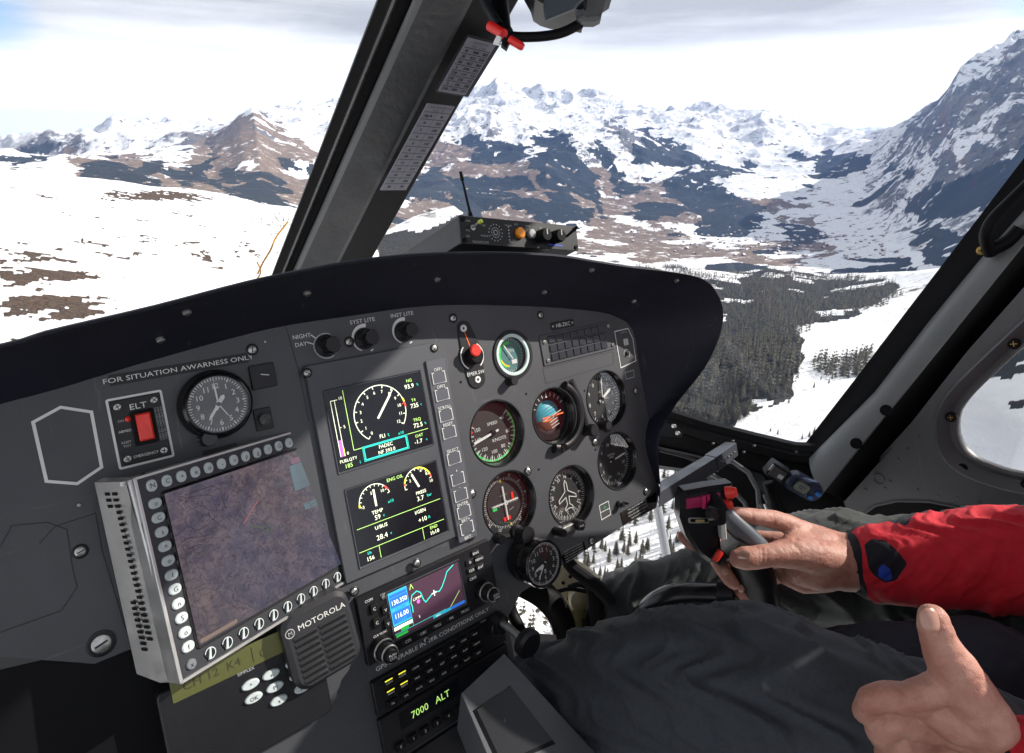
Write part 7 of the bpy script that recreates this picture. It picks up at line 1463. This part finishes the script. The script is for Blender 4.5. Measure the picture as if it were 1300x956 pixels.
me = bpy.data.meshes.new('forest'); me.vertices.add(len(V_)); me.vertices.foreach_set('co', V_.ravel().astype(np.float32)); me.loops.add(F_.size); me.loops.foreach_set('vertex_index', F_.ravel().astype(np.int32)); me.polygons.add(len(F_)); me.polygons.foreach_set('loop_start', np.arange(0, F_.size, 3, dtype=np.int32)); me.update(calc_edges=True); me.materials.append(TREE)
fo = bpy.data.objects.new('forest', me); COL.objects.link(fo); tag(fo, 'dense conifer wood covering the slope beyond the right windscreen', 'forest', kind='stuff')

# ---- chalets of the valley town
b = MB(Matrix.Identity(4)); W_, D_, H_ = 7, 6, 6
hm = bpy.data.meshes.new('chalet'); hv = [(-W_, -D_, 0), (W_, -D_, 0), (W_, D_, 0), (-W_, D_, 0), (-W_, -D_, H_), (W_, -D_, H_), (W_, D_, H_), (-W_, D_, H_), (0, -D_, H_+4), (0, D_, H_+4), (-W_-1.4, -D_-1.4, H_-.6), (W_+1.4, -D_-1.4, H_-.6), (W_+1.4, D_+1.4, H_-.6), (-W_-1.4, D_+1.4, H_-.6), (0, -D_-1.4, H_+4.6), (0, D_+1.4, H_+4.6)]
hf = [(0, 1, 5, 4), (1, 2, 6, 5), (2, 3, 7, 6), (3, 0, 4, 7), (4, 5, 8), (6, 7, 9), (10, 14, 15, 13), (11, 12, 15, 14)]
hm.from_pydata(hv, [], hf); hm.materials.append(mat('chalet_wood', (.20, .10, .055), .8)); hm.materials.append(mat('snowy_roof', (.62, .62, .64), .8)); hm.polygons.foreach_set('material_index', [0]*6+[1, 1]); hm.update(); k = 0
while k < 150:
    px, py = random.gauss(1010, 90), random.gauss(308, 13)
    if not (800 < px < 1140 and 278 < py < 330): continue
    x, y, z, r = ray_ground(px, py, 2700, 7000)
    if r > 6500 or r < 2800: continue
    o = bpy.data.objects.new('chalet', hm); COL.objects.link(o); o.location = (x, y, z-1); o.rotation_euler = (0, 0, random.uniform(0, 3.14)); s_ = random.uniform(.8, 1.5); o.scale = (s_, s_, s_); tag(o, 'tiny chalet of the town scattered over the far valley floor', 'house', 'chalets of the valley town'); k += 1

# ---- haze
zs = ground.data.vertices; zc_ = np.empty(len(zs)*3); zs.foreach_get('co', zc_); zmin, zmax = zc_[2::3].min()-1, zc_[2::3].max()+60
me = bpy.data.meshes.new('haze'); S_ = 27500.0; hv = [(x, y, z) for z in (zmin, zmax) for x, y in ((-S_, -S_), (S_, -S_), (S_, S_), (-S_, S_))]
me.from_pydata(hv, [], [(0, 3, 2, 1), (4, 5, 6, 7), (0, 1, 5, 4), (1, 2, 6, 5), (2, 3, 7, 6), (3, 0, 4, 7)]); hz = bpy.data.objects.new('haze', me); COL.objects.link(hz); hz['kind'] = 'stuff'; hz['label'] = 'thin blue haze filling the valley air'; hz['category'] = 'haze'
hmt = bpy.data.materials.new('haze'); hmt.use_nodes = True; t = hmt.node_tree; t.nodes.clear(); o_ = N(t, 'ShaderNodeOutputMaterial'); pv = N(t, 'ShaderNodeVolumePrincipled'); pv.inputs['Color'].default_value = (.27, .48, 1.0, 1); pv.inputs['Density'].default_value = 3.4e-5; pv.inputs['Anisotropy'].default_value = .2; t.links.new(pv.outputs[0], o_.inputs['Volume']); me.materials.append(hmt)
print('Z range', zmin, zmax)
